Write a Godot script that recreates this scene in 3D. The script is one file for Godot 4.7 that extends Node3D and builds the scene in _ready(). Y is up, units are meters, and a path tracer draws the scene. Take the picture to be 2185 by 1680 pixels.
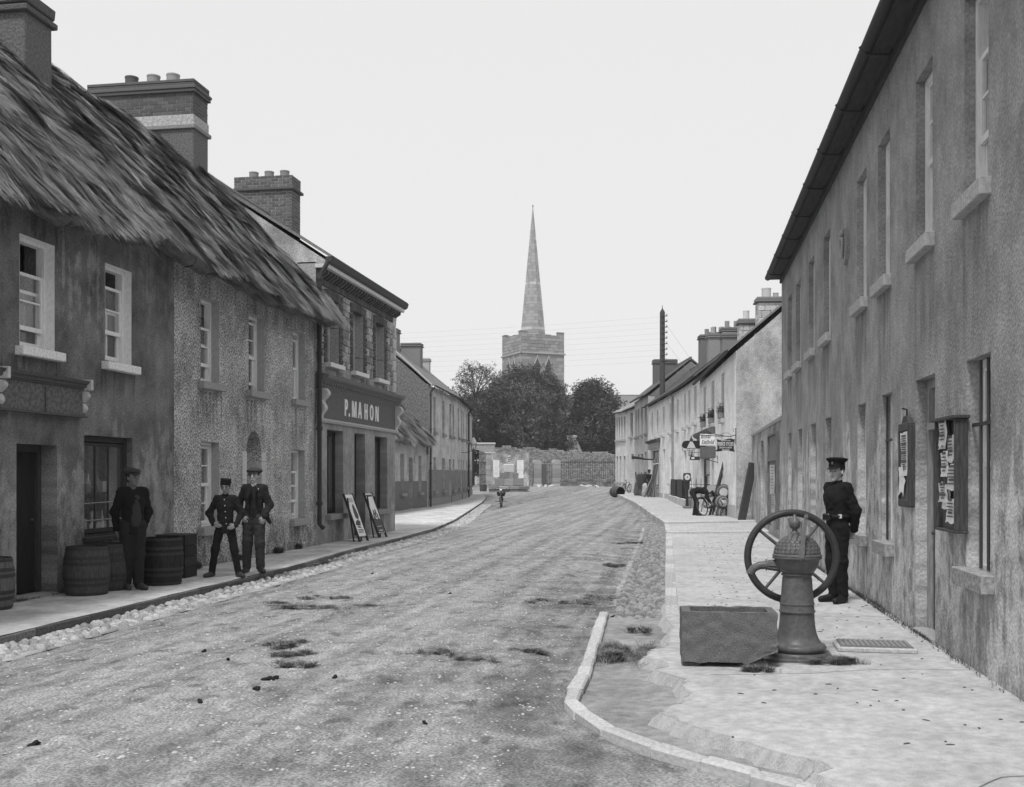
extends Node3D
# A village street in overcast daylight. World: x across the street, y up, -z along the street away from the camera; s = -z is the distance along the street.

var mats := {}
var texs := {}
var names := {}
var rng := RandomNumberGenerator.new()



func _ready() -> void:
	rng.seed = 7
	# camera: a plate camera on a tripod, its front raised so that uprights stay upright
	var cam := Camera3D.new()
	cam.name = "camera"
	add_child(cam)
	cam.position = Vector3(0, 1.72, 0)
	cam.rotation.y = atan(0.16)
	cam.set_frustum(0.05 * 1680.0 / 2272.0, Vector2(0, 0.05 * 178.0 / 2272.0), 0.05, 3000.0)
	cam.current = true
	# pale overcast sky, neutral because the photograph is monochrome
	var sm := ProceduralSkyMaterial.new()
	sm.sky_top_color = Color(0.82, 0.82, 0.82)
	sm.sky_horizon_color = Color(0.865, 0.865, 0.865)
	sm.sky_curve = 0.3
	sm.ground_bottom_color = Color(0.35, 0.35, 0.35)
	sm.ground_horizon_color = Color(0.5, 0.5, 0.5)
	sm.sun_angle_max = 1.0
	var sky := Sky.new()
	sky.sky_material = sm
	var env := Environment.new()
	env.background_mode = Environment.BG_SKY
	env.sky = sky
	env.tonemap_mode = Environment.TONE_MAPPER_LINEAR
	env.tonemap_exposure = 1.25
	env.sdfgi_enabled = true
	env.ssao_enabled = true
	env.ssil_enabled = true
	env.fog_enabled = true
	env.fog_density = 0.0005
	env.fog_light_color = Color(0.8, 0.8, 0.8)
	var we := WorldEnvironment.new()
	we.name = "environment"
	we.environment = env
	add_child(we)
	# sun behind thin cloud, high and behind the camera, a little to the left
	var sun := DirectionalLight3D.new()
	sun.name = "sun"
	add_child(sun)
	sun.look_at_from_position(Vector3(-0.12, 0.86, 0.46), Vector3.ZERO)
	sun.light_energy = 0.8
	sun.light_angular_distance = 12.0
	sun.shadow_enabled = true
	make_ground()
	left_row()
	right_row()
	far_end()
	street_things()
	people()


class MB:
	# collects triangles for one mesh
	var v := PackedVector3Array()
	var n := PackedVector3Array()
	var uv := PackedVector2Array()
	var uv2 := PackedVector2Array()
	var c := PackedColorArray()
	var ix := PackedInt32Array()

	func face(p: Array, out: Vector3, t := Transform3D.IDENTITY) -> void:
		# flat convex polygon turned towards `out`
		var q := []
		for a in p:
			q.append(t * a)
		var o := t.basis * out
		var nn: Vector3 = (q[1] - q[0]).cross(q[2] - q[0])
		if nn.length_squared() < 1e-14 and q.size() > 3:
			nn = (q[2] - q[0]).cross(q[3] - q[0])
		if nn.dot(o) < 0.0:
			q.reverse()
			nn = -nn
		nn = nn.normalized()
		var b := v.size()
		for a in q:
			v.append(a)
			n.append(nn)
		for i in range(1, q.size() - 1):
			ix.append_array([b, b + i + 1, b + i])

	func box(at: Vector3, size: Vector3, t := Transform3D.IDENTITY) -> void:
		var h := size * 0.5
		for ax in 3:
			for sg in [-1.0, 1.0]:
				var d := Vector3.ZERO
				d[ax] = sg
				var e := Vector3.ZERO
				e[(ax + 1) % 3] = h[(ax + 1) % 3]
				var f := Vector3.ZERO
				f[(ax + 2) % 3] = h[(ax + 2) % 3]
				var o := at + d * h[ax]
				face([o - e - f, o + e - f, o + e + f, o - e + f], d, t)

	func cbox(at: Vector3, size: Vector3, ch: float, t := Transform3D.IDENTITY, jit := 0.0, r: RandomNumberGenerator = null) -> void:
		# box with chamfered edges; jit moves its corners
		var h := size * 0.5
		var k := {}
		for sx in [-1, 1]:
			for sy in [-1, 1]:
				for sz in [-1, 1]:
					var j := Vector3.ZERO
					if r:
						j = Vector3(r.randf_range(-jit, jit), r.randf_range(-jit, jit), r.randf_range(-jit, jit))
					for ax in 3:
						var p := Vector3(sx * (h.x - ch), sy * (h.y - ch), sz * (h.z - ch))
						p[ax] = [sx, sy, sz][ax] * h[ax]
						k[[ax, sx, sy, sz]] = at + p + j
		for ax in 3:
			var a1 := (ax + 1) % 3
			var a2 := (ax + 2) % 3
			for sg in [-1, 1]:
				var q := []
				for w in [[-1, -1], [1, -1], [1, 1], [-1, 1]]:
					var sgn := [0, 0, 0]
					sgn[ax] = sg
					sgn[a1] = w[0]
					sgn[a2] = w[1]
					q.append(k[[ax, sgn[0], sgn[1], sgn[2]]])
				var d := Vector3.ZERO
				d[ax] = sg
				face(q, d, t)
			for w in [[-1, -1], [1, -1], [1, 1], [-1, 1]]:
				var q := []
				var s0 := [0, 0, 0]
				s0[a1] = w[0]
				s0[a2] = w[1]
				s0[ax] = -1
				var s1 := s0.duplicate()
				s1[ax] = 1
				q = [k[[a1, s0[0], s0[1], s0[2]]], k[[a1, s1[0], s1[1], s1[2]]], k[[a2, s1[0], s1[1], s1[2]]], k[[a2, s0[0], s0[1], s0[2]]]]
				var d := Vector3.ZERO
				d[a1] = w[0]
				d[a2] = w[1]
				face(q, d, t)
		for sx in [-1, 1]:
			for sy in [-1, 1]:
				for sz in [-1, 1]:
					face([k[[0, sx, sy, sz]], k[[1, sx, sy, sz]], k[[2, sx, sy, sz]]], Vector3(sx, sy, sz), t)

	func grid(p: Array, nn: Array, w: int, close := false) -> void:
		# rows of w points each, with normals, as a smooth sheet
		var b := v.size()
		for i in p.size():
			v.append(p[i])
			n.append(nn[i])
		var rows := p.size() / w
		# turn the faces the way the normals point
		var score := 0.0
		for j in range(0, rows - 1, maxi(1, (rows - 1) / 4)):
			for i in range(0, w - 1, maxi(1, (w - 1) / 4)):
				var k := j * w + i
				score += (p[k + w] - p[k]).cross(p[k + 1] - p[k]).dot(nn[k] + nn[k + 1] + nn[k + w])
		for j in rows - 1:
			for i in (w if close else w - 1):
				var a := b + j * w + i
				var d := b + j * w + (i + 1) % w
				if score > 0.0:
					ix.append_array([a, d, a + w, d, d + w, a + w])
				else:
					ix.append_array([a, a + w, d, d, a + w, d + w])

	func lathe(prof: Array, seg := 20, t := Transform3D.IDENTITY, caps := true) -> void:
		# profile of Vector2(radius, height), bottom to top, round the y axis
		var p := []
		var nn := []
		for j in prof.size():
			var d: Vector2 = prof[mini(j + 1, prof.size() - 1)] - prof[maxi(j - 1, 0)]
			var e := Vector2(d.y, -d.x).normalized()
			for i in seg:
				var a := TAU * i / seg
				p.append(t * Vector3(cos(a) * prof[j].x, prof[j].y, sin(a) * prof[j].x))
				nn.append((t.basis * Vector3(cos(a) * e.x, e.y, sin(a) * e.x)).normalized())
		grid(p, nn, seg, true)
		if caps:
			for top in [false, true]:
				var q := []
				var f: Vector2 = prof[-1] if top else prof[0]
				if f.x > 0.002:
					for i in seg:
						var a := TAU * i / seg
						q.append(Vector3(cos(a) * f.x, f.y, sin(a) * f.x))
					face(q, Vector3.UP if top else Vector3.DOWN, t)

	func tube(path: Array, rad, seg := 8, closed := false, flat := 1.0) -> void:
		var m := path.size()
		var p := []
		var nn := []
		var ref := Vector3.UP
		var d0: Vector3 = (path[1] - path[0]).normalized()
		if absf(d0.dot(ref)) > 0.9:
			ref = Vector3.RIGHT
		var cnt := m + 1 if closed else m
		for jj in cnt:
			var j := jj % m
			var d: Vector3
			if closed:
				d = (path[(j + 1) % m] - path[(j - 1 + m) % m]).normalized()
			else:
				d = (path[mini(j + 1, m - 1)] - path[maxi(j - 1, 0)]).normalized()
			var x := ref.cross(d).normalized()
			var y := d.cross(x).normalized()
			ref = y
			var r: float = rad[j] if rad is Array else rad
			for i in seg:
				var a := TAU * i / seg
				var o := x * cos(a) + y * sin(a) * flat
				p.append(path[j] + o * r)
				nn.append((x * cos(a) + y * sin(a) / flat).normalized())
		grid(p, nn, seg, true)
		if not closed:
			for e in [0, m - 1]:
				var q := []
				var b: int = v.size() - p.size() + (0 if e == 0 else (cnt - 1) * seg)
				for i in seg:
					q.append(p[(0 if e == 0 else (cnt - 1) * seg) + i])
				face(q, (path[0] - path[1]) if e == 0 else (path[m - 1] - path[m - 2]))

	func ball(at: Vector3, r: Vector3, seg := 10, t := Transform3D.IDENTITY) -> void:
		var p := []
		var nn := []
		var rows := maxi(4, seg / 2 + 1)
		for j in rows + 1:
			var th := PI * j / rows - PI / 2
			for i in seg:
				var a := TAU * i / seg
				var d := Vector3(cos(a) * cos(th), sin(th), sin(a) * cos(th))
				p.append(t * (at + d * r))
				nn.append((t.basis * (d / r)).normalized())
		grid(p, nn, seg, true)

	func prism(poly: Array, z0: float, z1: float, t := Transform3D.IDENTITY) -> void:
		# polygon of Vector2 (any shape) drawn out from z0 to z1
		var pv := PackedVector2Array(poly)
		var tri := Geometry2D.triangulate_polygon(pv)
		for k in range(0, tri.size(), 3):
			for z in [z0, z1]:
				face([Vector3(pv[tri[k]].x, pv[tri[k]].y, z), Vector3(pv[tri[k + 1]].x, pv[tri[k + 1]].y, z), Vector3(pv[tri[k + 2]].x, pv[tri[k + 2]].y, z)], Vector3(0, 0, signf(z - (z0 + z1) * 0.5)), t)
		var cw := Geometry2D.is_polygon_clockwise(pv)
		for i in pv.size():
			var a := pv[i]
			var b := pv[(i + 1) % pv.size()]
			var o := Vector3(b.y - a.y, a.x - b.x, 0) * (-1.0 if cw else 1.0)
			if o.length() > 1e-6:
				face([Vector3(a.x, a.y, z0), Vector3(b.x, b.y, z0), Vector3(b.x, b.y, z1), Vector3(a.x, a.y, z1)], o, t)

	func planar(w: float, h: float, x0 := 0.0, y0 := 0.0) -> void:
		# second set of texture coordinates: metres along x and up y of the wall's own axes
		uv2.resize(v.size())
		for i in v.size():
			uv2[i] = Vector2((v[i].x - x0) / w, (v[i].y - y0) / h)

	func planar_xz(w: float, h: float, x0 := 0.0, z0 := 0.0) -> void:
		uv2.resize(v.size())
		for i in v.size():
			uv2[i] = Vector2((v[i].x - x0) / w, (v[i].z - z0) / h)

	func mesh() -> ArrayMesh:
		var a := []
		a.resize(Mesh.ARRAY_MAX)
		a[Mesh.ARRAY_VERTEX] = v
		a[Mesh.ARRAY_NORMAL] = n
		if uv.size() == v.size():
			a[Mesh.ARRAY_TEX_UV] = uv
		if uv2.size() == v.size():
			a[Mesh.ARRAY_TEX_UV2] = uv2
		if c.size() == v.size():
			a[Mesh.ARRAY_COLOR] = c
		a[Mesh.ARRAY_INDEX] = ix
		var m := ArrayMesh.new()
		m.add_surface_from_arrays(Mesh.PRIMITIVE_TRIANGLES, a)
		return m


# ---------- nodes ----------
func numbered(called: String) -> String:
	names[called] = names.get(called, -1) + 1
	return called if names[called] == 0 else "%s_%03d" % [called, names[called]]


func meta(o: Node, label := "", category := "", group := "", kind := "") -> Node:
	if label:
		o.set_meta("label", label)
	if category:
		o.set_meta("category", category)
	if group:
		o.set_meta("group", group)
	if kind:
		o.set_meta("kind", kind)
	return o


func thing(called: String, label: String, category: String, t := Transform3D.IDENTITY, group := "") -> Node3D:
	var o := Node3D.new()
	o.name = numbered(called)
	add_child(o)
	o.transform = t
	meta(o, label, category, group)
	return o


func put(parent: Node, called: String, m, material: Material, t := Transform3D.IDENTITY) -> MeshInstance3D:
	var o := MeshInstance3D.new()
	o.name = numbered(called) if parent == self else called
	o.mesh = m.mesh() if m is MB else m
	o.material_override = material
	o.transform = t
	parent.add_child(o, true)
	return o


func part(parent: Node, called: String, t := Transform3D.IDENTITY) -> Node3D:
	var o := Node3D.new()
	o.name = called
	o.transform = t
	parent.add_child(o, true)
	return o


func structure(called: String, m, material: Material) -> MeshInstance3D:
	var o := put(self, called, m, material)
	o.set_meta("kind", "structure")
	return o


func copies(parent: Node, called: String, m, material: Material, where: Array, tints: Array = []) -> MultiMeshInstance3D:
	var mm := MultiMesh.new()
	mm.transform_format = MultiMesh.TRANSFORM_3D
	mm.use_colors = tints.size() > 0
	mm.mesh = m.mesh() if m is MB else m
	mm.instance_count = where.size()
	for i in where.size():
		mm.set_instance_transform(i, where[i])
		if tints.size():
			mm.set_instance_color(i, tints[i])
	var o := MultiMeshInstance3D.new()
	o.name = numbered(called) if parent == self else called
	o.multimesh = mm
	o.material_override = material
	parent.add_child(o, true)
	o.set_meta("kind", "stuff")
	return o


func at(x: float, y: float, s: float, turn := 0.0) -> Transform3D:
	return Transform3D(Basis(Vector3.UP, turn), Vector3(x, y, -s))


func left_face(x: float, s: float, lean := 0.0) -> Transform3D:
	# facade of the houses on the left: local x runs away along the street, local z out to the street
	return Transform3D(Basis(Vector3.UP, PI / 2 + lean), Vector3(x, 0, -s))


func right_face(x: float, s: float, lean := 0.0) -> Transform3D:
	# facade on the right: local x runs back towards the camera, so s is its far end
	return Transform3D(Basis(Vector3.UP, -PI / 2 + lean), Vector3(x, 0, -s))


func gy(s: float) -> float:
	# the street rises gently beyond forty metres
	return clampf(s - 40.0, 0.0, 45.0) * 0.006 + clampf(s - 85.0, 0.0, 30.0) * 0.0137


func R(a: float, b: float) -> float:
	return rng.randf_range(a, b)


# ---------- materials: neutral greys, since the photograph is monochrome ----------
func noise(kind: int, freq: float, oct: int, sd: int) -> FastNoiseLite:
	var f := FastNoiseLite.new()
	f.noise_type = kind
	f.frequency = freq
	f.seed = sd
	f.fractal_type = FastNoiseLite.FRACTAL_FBM if oct > 1 else FastNoiseLite.FRACTAL_NONE
	f.fractal_octaves = maxi(oct, 1)
	f.cellular_return_type = FastNoiseLite.RETURN_DISTANCE
	f.cellular_distance_function = FastNoiseLite.DISTANCE_EUCLIDEAN
	return f


func grain(key: String) -> ImageTexture:
	# tiling height pictures of what surfaces are made of; also used, paled, as colour grain
	if texs.has(key):
		return texs[key]
	var w := 512
	var a := PackedByteArray()
	var b := PackedByteArray()
	var mix := 0.5
	if key == "rough":
		a = noise(FastNoiseLite.TYPE_CELLULAR, 0.05, 1, 3).get_seamless_image(w, w).get_data()
		b = noise(FastNoiseLite.TYPE_SIMPLEX, 0.035, 4, 4).get_seamless_image(w, w).get_data()
		mix = 0.6
	elif key == "sand":
		a = noise(FastNoiseLite.TYPE_SIMPLEX, 0.09, 4, 5).get_seamless_image(w, w).get_data()
		b = noise(FastNoiseLite.TYPE_SIMPLEX, 0.012, 3, 6).get_seamless_image(w, w).get_data()
		mix = 0.45
	elif key == "stone":
		a = noise(FastNoiseLite.TYPE_SIMPLEX, 0.02, 6, 7).get_seamless_image(w, w).get_data()
		b = noise(FastNoiseLite.TYPE_CELLULAR, 0.03, 2, 8).get_seamless_image(w, w).get_data()
		mix = 0.35
	elif key == "road":
		a = noise(FastNoiseLite.TYPE_CELLULAR, 0.07, 2, 9).get_seamless_image(w, w).get_data()
		b = noise(FastNoiseLite.TYPE_SIMPLEX, 0.03, 5, 10).get_seamless_image(w, w).get_data()
		mix = 0.55
	elif key == "pit":
		a = noise(FastNoiseLite.TYPE_SIMPLEX, 0.05, 2, 21).get_seamless_image(w, w).get_data()
		b = noise(FastNoiseLite.TYPE_SIMPLEX, 0.016, 5, 22).get_seamless_image(w, w).get_data()
		mix = 0.6
	elif key == "wood":
		var nz := noise(FastNoiseLite.TYPE_SIMPLEX, 0.02, 4, 11)
		a.resize(w * w)
		for y in w:
			for x in w:
				a[y * w + x] = int(clampf(128 + 150 * nz.get_noise_3d(x * 2.6, y * 0.07, 30.0 * cos(TAU * y / w)), 0, 255))
		b = a
	elif key == "cloth":
		a = noise(FastNoiseLite.TYPE_SIMPLEX, 0.2, 2, 12).get_seamless_image(w, w).get_data()
		b = noise(FastNoiseLite.TYPE_SIMPLEX, 0.015, 3, 13).get_seamless_image(w, w).get_data()
	var o := PackedByteArray()
	o.resize(w * w)
	for i in w * w:
		o[i] = int(a[i] * (1.0 - mix) + b[i] * mix)
	texs[key] = ImageTexture.create_from_image(Image.create_from_data(w, w, false, Image.FORMAT_L8, o))
	return texs[key]


func tone(key: String, contrast: float) -> ImageTexture:
	# colour grain: the same picture stretched to reach from 1 - contrast to 1 (linear), written as sRGB
	var k := "%s|%.2f" % [key, contrast]
	if texs.has(k):
		return texs[k]
	var src: PackedByteArray = grain(key).get_image().get_data()
	var lo := 255
	var hi := 0
	var hist := PackedInt32Array()
	hist.resize(256)
	for i in src:
		hist[i] += 1
	var acc := 0
	for i in 256:
		acc += hist[i]
		if acc < src.size() * 0.02:
			lo = i
		if acc < src.size() * 0.98:
			hi = i
	lo = mini(lo, 254) if lo < 255 else 0
	var lut := PackedByteArray()
	lut.resize(256)
	for i in 256:
		var f := clampf(float(i - lo) / maxf(hi - lo, 1), 0, 1)
		var l := 1.0 - contrast + contrast * f
		lut[i] = int(255 * Color(l, l, l).linear_to_srgb().r)
	var o := PackedByteArray()
	o.resize(src.size())
	for i in src.size():
		o[i] = lut[src[i]]
	texs[k] = ImageTexture.create_from_image(Image.create_from_data(512, 512, false, Image.FORMAT_L8, o))
	return texs[k]


func grey(l: float) -> Color:
	return Color(l, l, l).linear_to_srgb()


func mat(l: float, key := "", size := 1.0, contrast := 0.3, relief := 0.3, rough := 0.9, local := false) -> StandardMaterial3D:
	# l: mean base colour (linear); size: metres that one tile of grain covers; relief in centimetres
	var k := "%.3f|%s|%.2f|%.2f|%.2f|%.2f|%s" % [l, key, size, contrast, relief, rough, local]
	if mats.has(k):
		return mats[k]
	var m := StandardMaterial3D.new()
	m.resource_name = "grey_%03d_%s" % [int(l * 1000), key]
	m.roughness = rough
	m.metallic_specular = 0.3
	m.albedo_color = grey(minf(l / (1.0 - contrast * 0.5) if key else l, 1.0))
	if key:
		m.albedo_texture = tone(key, contrast)
		m.uv1_triplanar = true
		m.uv1_world_triplanar = not local
		m.uv1_scale = Vector3.ONE / size
		if relief > 0.0:
			m.heightmap_enabled = true
			m.heightmap_texture = grain(key)
			m.heightmap_scale = relief
	mats[k] = m
	return m


func with_stains(m: StandardMaterial3D, im: Image) -> StandardMaterial3D:
	# multiplies a picture of weathering, laid over the wall in its own metres, onto the grain
	var d: StandardMaterial3D = m.duplicate()
	d.detail_enabled = true
	d.detail_blend_mode = BaseMaterial3D.BLEND_MODE_MUL
	d.detail_uv_layer = BaseMaterial3D.DETAIL_UV_2
	d.detail_albedo = ImageTexture.create_from_image(im)
	return d


func tinted(l: float, rough := 0.9, key := "", size := 1.0, contrast := 0.3, relief := 0.2) -> StandardMaterial3D:
	var d: StandardMaterial3D = mat(l, key, size, contrast, relief, rough).duplicate()
	d.vertex_color_use_as_albedo = true
	return d


func to_image(f: PackedFloat32Array, w: int, h: int) -> Image:
	# linear brightness factors 0..1 to an sRGB picture
	var lut := PackedByteArray()
	lut.resize(1024)
	for i in 1024:
		lut[i] = int(255 * Color(i / 1023.0, 0, 0).linear_to_srgb().r)
	var o := PackedByteArray()
	o.resize(w * h)
	for i in w * h:
		o[i] = lut[int(clampf(f[i], 0.0, 1.0) * 1023)]
	return Image.create_from_data(w, h, false, Image.FORMAT_L8, o)


func weather(w: int, h: int, wm: float, hm: float, sd: int, o: Dictionary) -> Image:
	# weathering of a wall wm x hm metres: blotches, drips below sills and eaves, pale lime bloom with a ragged edge near the foot, damp dirt on the lowest course
	var f := PackedFloat32Array()
	f.resize(w * h)
	var big := noise(FastNoiseLite.TYPE_SIMPLEX, 1.0, 4, sd)
	var fine := noise(FastNoiseLite.TYPE_SIMPLEX, 1.0, 3, sd + 1)
	var base: float = o.get("base", 0.7)
	var blot: float = o.get("blot", 0.15)
	var streak: float = o.get("streak", 0.1)
	var bloom: float = o.get("bloom", 0.0)
	var bloom_y: float = o.get("bloom_y", 2.0)
	var damp: float = o.get("damp", 0.0)
	var damp_y: float = o.get("damp_y", 0.4)
	var drips: Array = o.get("drips", [])
	for y in h:
		var ym := (y + 0.5) * hm / h
		for x in w:
			var xm := (x + 0.5) * wm / w
			var b := big.get_noise_2d(xm * 0.7, ym * 0.7)
			var g := fine.get_noise_2d(xm * 4.0, ym * 3.2)
			var st := fine.get_noise_2d(xm * 2.4 + 70.0, ym * 0.5)
			var val := base * (1.0 + blot * 2.0 * b + streak * st + 0.16 * g)
			if bloom > 0.0:
				var edge := bloom_y + 0.9 * big.get_noise_2d(xm * 0.9 + 31.0, ym * 0.4) + 0.4 * st
				var q := clampf((edge - ym) * 2.5, 0.0, 1.0) * clampf(0.65 + 0.8 * fine.get_noise_2d(xm * 2.6 + 11.0, ym * 0.7 + 5.0) + 0.6 * g + 0.5 * fine.get_noise_2d(xm * 11.0, ym * 5.0), 0.0, 1.0)
				val += bloom * q
			if damp > 0.0:
				var e2 := damp_y * (1.0 + 1.6 * big.get_noise_2d(xm * 1.3 + 50.0, 3.0)) + 0.25 * g
				if ym < e2:
					val *= 1.0 - damp * clampf((e2 - ym) * 6.0, 0.0, 1.0) * clampf(0.7 + g, 0.0, 1.0)
			for d in drips:
				# [x0, x1, top, length, strength]
				if xm > d[0] and xm < d[1] and ym < d[2] and ym > d[2] - d[3]:
					var e3 := clampf(0.2 + 1.6 * fine.get_noise_2d(xm * 5.0, ym * 0.5 + d[0]) + 0.8 * g, 0.0, 1.0)
					val *= 1.0 + d[4] * e3 * clampf((ym - d[2] + d[3]) / d[3] * 2.0, 0.0, 1.0)
			f[y * w + x] = val
	return to_image(f, w, h)


# ---------- ground ----------
const PLAN := Transform3D(Vector3(1, 0, 0), Vector3(0, 0, -1), Vector3(0, 1, 0), Vector3.ZERO)
const KERB_L := [[-8.0, -6.6], [9.75, -6.8], [18.5, -6.95], [22.7, -7.25], [27.0, -7.36], [32.0, -7.6], [38.0, -8.3], [46.6, -9.5], [60.0, -11.4], [68.5, -12.75], [75.0, -13.9], [79.5, -15.0], [83.0, -17.2]]
const EDGE_L := [[-8.0, -8.45], [30.7, -8.45], [30.9, -12.9], [52.8, -12.75], [62.0, -13.35], [72.0, -14.6], [83.0, -17.3]]
const KERB_R := [[-8.0, -0.1], [12.6, -0.19], [20.2, -0.3], [30.1, -0.44], [35.4, -0.57], [39.9, -0.96], [56.0, -2.35], [72.0, -4.0], [80.0, -5.0], [88.5, -6.1]]
const RIM := [[3.5, 2.6], [5.0, 1.6], [5.55, 0.95], [6.02, 0.40], [6.55, -0.16], [6.95, -0.47], [7.44, -0.70], [7.76, -0.80], [8.8, -0.82], [10.5, -0.86], [12.7, -0.92], [13.2, -0.80], [30.1, -1.06]]
const EDGE_R := [[-8.0, 2.4], [38.7, 2.4], [38.8, 1.9], [56.0, 0.6], [75.0, -2.25], [84.5, -4.0], [88.5, -6.0]]


func tab(t: Array, s: float) -> float:
	for i in range(1, t.size()):
		if s <= t[i][0]:
			return lerpf(t[i - 1][1], t[i][1], clampf((s - t[i - 1][0]) / (t[i][0] - t[i - 1][0]), 0.0, 1.0))
	return t[-1][1]


func strip(x0: Callable, x1: Callable, s0: float, s1: float, ds: float, nx: int, height: Callable) -> MB:
	# a sheet between two edges that follow the street
	var m := MB.new()
	var rows := int(ceil((s1 - s0) / ds)) + 1
	var p := []
	var nn := []
	for j in rows:
		var s := minf(s0 + j * ds, s1)
		for i in nx + 1:
			var x := lerpf(x0.call(s), x1.call(s), float(i) / nx)
			p.append(Vector3(x, height.call(x, s), -s))
	for j in rows:
		for i in nx + 1:
			var k := j * (nx + 1) + i
			var dx: Vector3 = p[j * (nx + 1) + mini(i + 1, nx)] - p[j * (nx + 1) + maxi(i - 1, 0)]
			var dz: Vector3 = p[mini(j + 1, rows - 1) * (nx + 1) + i] - p[maxi(j - 1, 0) * (nx + 1) + i]
			nn.append(dx.cross(dz).normalized() * (1.0 if dx.cross(dz).y > 0 else -1.0))
	m.grid(p, nn, nx + 1)
	return m


var road_lump: FastNoiseLite


func road_h(x: float, s: float) -> float:
	# height of the cambered road
	var a := tab(KERB_L, s) + 0.62
	var b := maxf(tab(RIM, s), tab(KERB_R, s) - 0.6) if s < 30.0 else tab(KERB_R, s) - 0.6
	var t := clampf((x - a) / maxf(b - a, 0.1), 0.0, 1.0)
	return gy(s) + 0.018 + 0.09 * 4.0 * t * (1.0 - t) + 0.018 * road_lump.get_noise_2d(x * 1.1, s * 1.1) + (0.010 * road_lump.get_noise_2d(x * 5.0, s * 5.0) if s < 30.0 else 0.0)


func make_ground() -> void:
	# the land, one sheet to the horizon
	var land := MB.new()
	var p := []
	var nn := []
	var ss := [-200.0, 0.0, 20.0, 40.0, 55.0, 70.0, 85.0, 95.0, 105.0, 115.0, 130.0, 300.0, 1500.0]
	for s in ss:
		for x in [-900.0, -60.0, -20.0, -8.0, 0.0, 8.0, 60.0, 900.0]:
			p.append(Vector3(x, gy(s) - 0.16, -s))
			nn.append(Vector3.UP)
	land.grid(p, nn, 8)
	structure("ground", land, mat(0.30, "sand", 3.0, 0.4, 1.0))

	# the road: rolled stone and mud
	var lump := noise(FastNoiseLite.TYPE_SIMPLEX, 1.0, 4, 41)
	road_lump = lump
	var road := strip(func(s): return tab(KERB_L, s) + 0.62, func(s): return tab(RIM, s), 3.5, 30.0, 0.12, 60, road_h)
	var far := strip(func(s): return tab(KERB_L, s) + 0.62 - clampf(s - 56.0, 0.0, 5.0) * 0.12 - clampf(s - 83.0, 0.0, 12.0) * 0.9, func(s): return tab(KERB_R, s) - 0.62 + clampf(s - 35.0, 0.0, 6.0) * 0.10 + clampf(s - 88.5, 0.0, 5.0) * 3.0, 30.0, 122.0, 0.8, 20, road_h)
	var b0 := road.v.size()
	road.v.append_array(far.v)
	road.n.append_array(far.n)
	for i in far.ix:
		road.ix.append(i + b0)
	road.planar_xz(10.0, -40.0, -9.0, -5.0)
	var w := 640
	var h := 1280
	var f := PackedFloat32Array()
	f.resize(w * h)
	var n1 := noise(FastNoiseLite.TYPE_SIMPLEX, 1.0, 4, 51)
	var n2 := noise(FastNoiseLite.TYPE_SIMPLEX, 1.0, 3, 52)
	var n3 := noise(FastNoiseLite.TYPE_CELLULAR, 1.0, 1, 53)
	for y in h:
		var s := 5.0 + 40.0 * y / h
		for x in w:
			var xm := -9.0 + 10.0 * x / w
			var b := n1.get_noise_2d(xm * 0.9, s * 0.7)
			var g := n2.get_noise_2d(xm * 3.5, s * 2.2)
			var track := n1.get_noise_2d(xm * 2.2 + 40.0, s * 0.05)
			# trodden mud along the right-hand side and in the wheel tracks
			var mud := clampf((xm + 2.6 + 1.2 * n1.get_noise_2d(s * 0.3, 7.0)) * 0.5, 0.0, 1.0) * clampf(0.5 + 1.2 * n2.get_noise_2d(xm * 1.2, s * 0.8), 0.0, 1.0)
			var val := 0.62 * (1.0 + 0.18 * b + 0.34 * track + 0.20 * g + 0.16 * n2.get_noise_2d(xm * 11.0, s * 8.0)) * (1.0 - 0.42 * mud)
			var spot := n2.get_noise_2d(xm * 2.0 + 9.0, s * 1.4)
			if spot + g * 0.6 > 0.42:
				val *= 1.0 - minf(1.2 * (spot + g * 0.6 - 0.42), 0.45)
			var peb := n3.get_noise_2d(xm * 9.0, s * 7.0)
			val *= 1.0 - 0.16 * clampf((peb + 0.75) * 2.4, 0.0, 1.0)
			f[y * w + x] = val
	structure("road", road, with_stains(mat(0.45, "road", 0.6, 0.6, 1.0), to_image(f, w, h)))

	# pavement on the left with its kerb stones
	var pv := strip(func(s): return tab(EDGE_L, s) - 0.3, func(s): return tab(KERB_L, s) + 0.006, -2.0, 83.0, 0.5, 4, func(_x, s): return gy(s) + 0.12 + 0.008 * lump.get_noise_2d(_x, s))
	# the paving runs to the edge and turns over it
	pv.planar_xz(10.0, -30.0, -14.0, -4.0)
	var wear := weather(512, 1024, 10.0, 30.0, 61, {"base": 0.80, "blot": 0.16, "streak": 0.05})
	var paving := with_stains(mat(0.60, "sand", 1.3, 0.25, 0.25), wear)
	var pl := structure("pavement_left", pv, paving)
	kerb_run(pl, KERB_L, 5.0, 83.0, -1.0, 0.112, [0.13, 0.17, 0.22])
	# the dished gutter and its cobbles
	var gut := strip(func(s): return tab(KERB_L, s) - 0.03, func(s): return tab(KERB_L, s) + 0.66, 4.0, 62.0, 0.5, 6, func(x, s): return gy(s) + 0.022 - 0.025 * sin(clampf((x - tab(KERB_L, s)) / 0.64, 0.0, 1.0) * PI))
	var gl := structure("gutter_left", gut, mat(0.09, "sand", 1.0, 0.5, 0.6))
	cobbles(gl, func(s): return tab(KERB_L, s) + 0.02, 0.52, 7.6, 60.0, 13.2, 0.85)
	edge_setts(gl, func(s): return tab(KERB_L, s) + 0.60, 7.6, 46.0)

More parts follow.
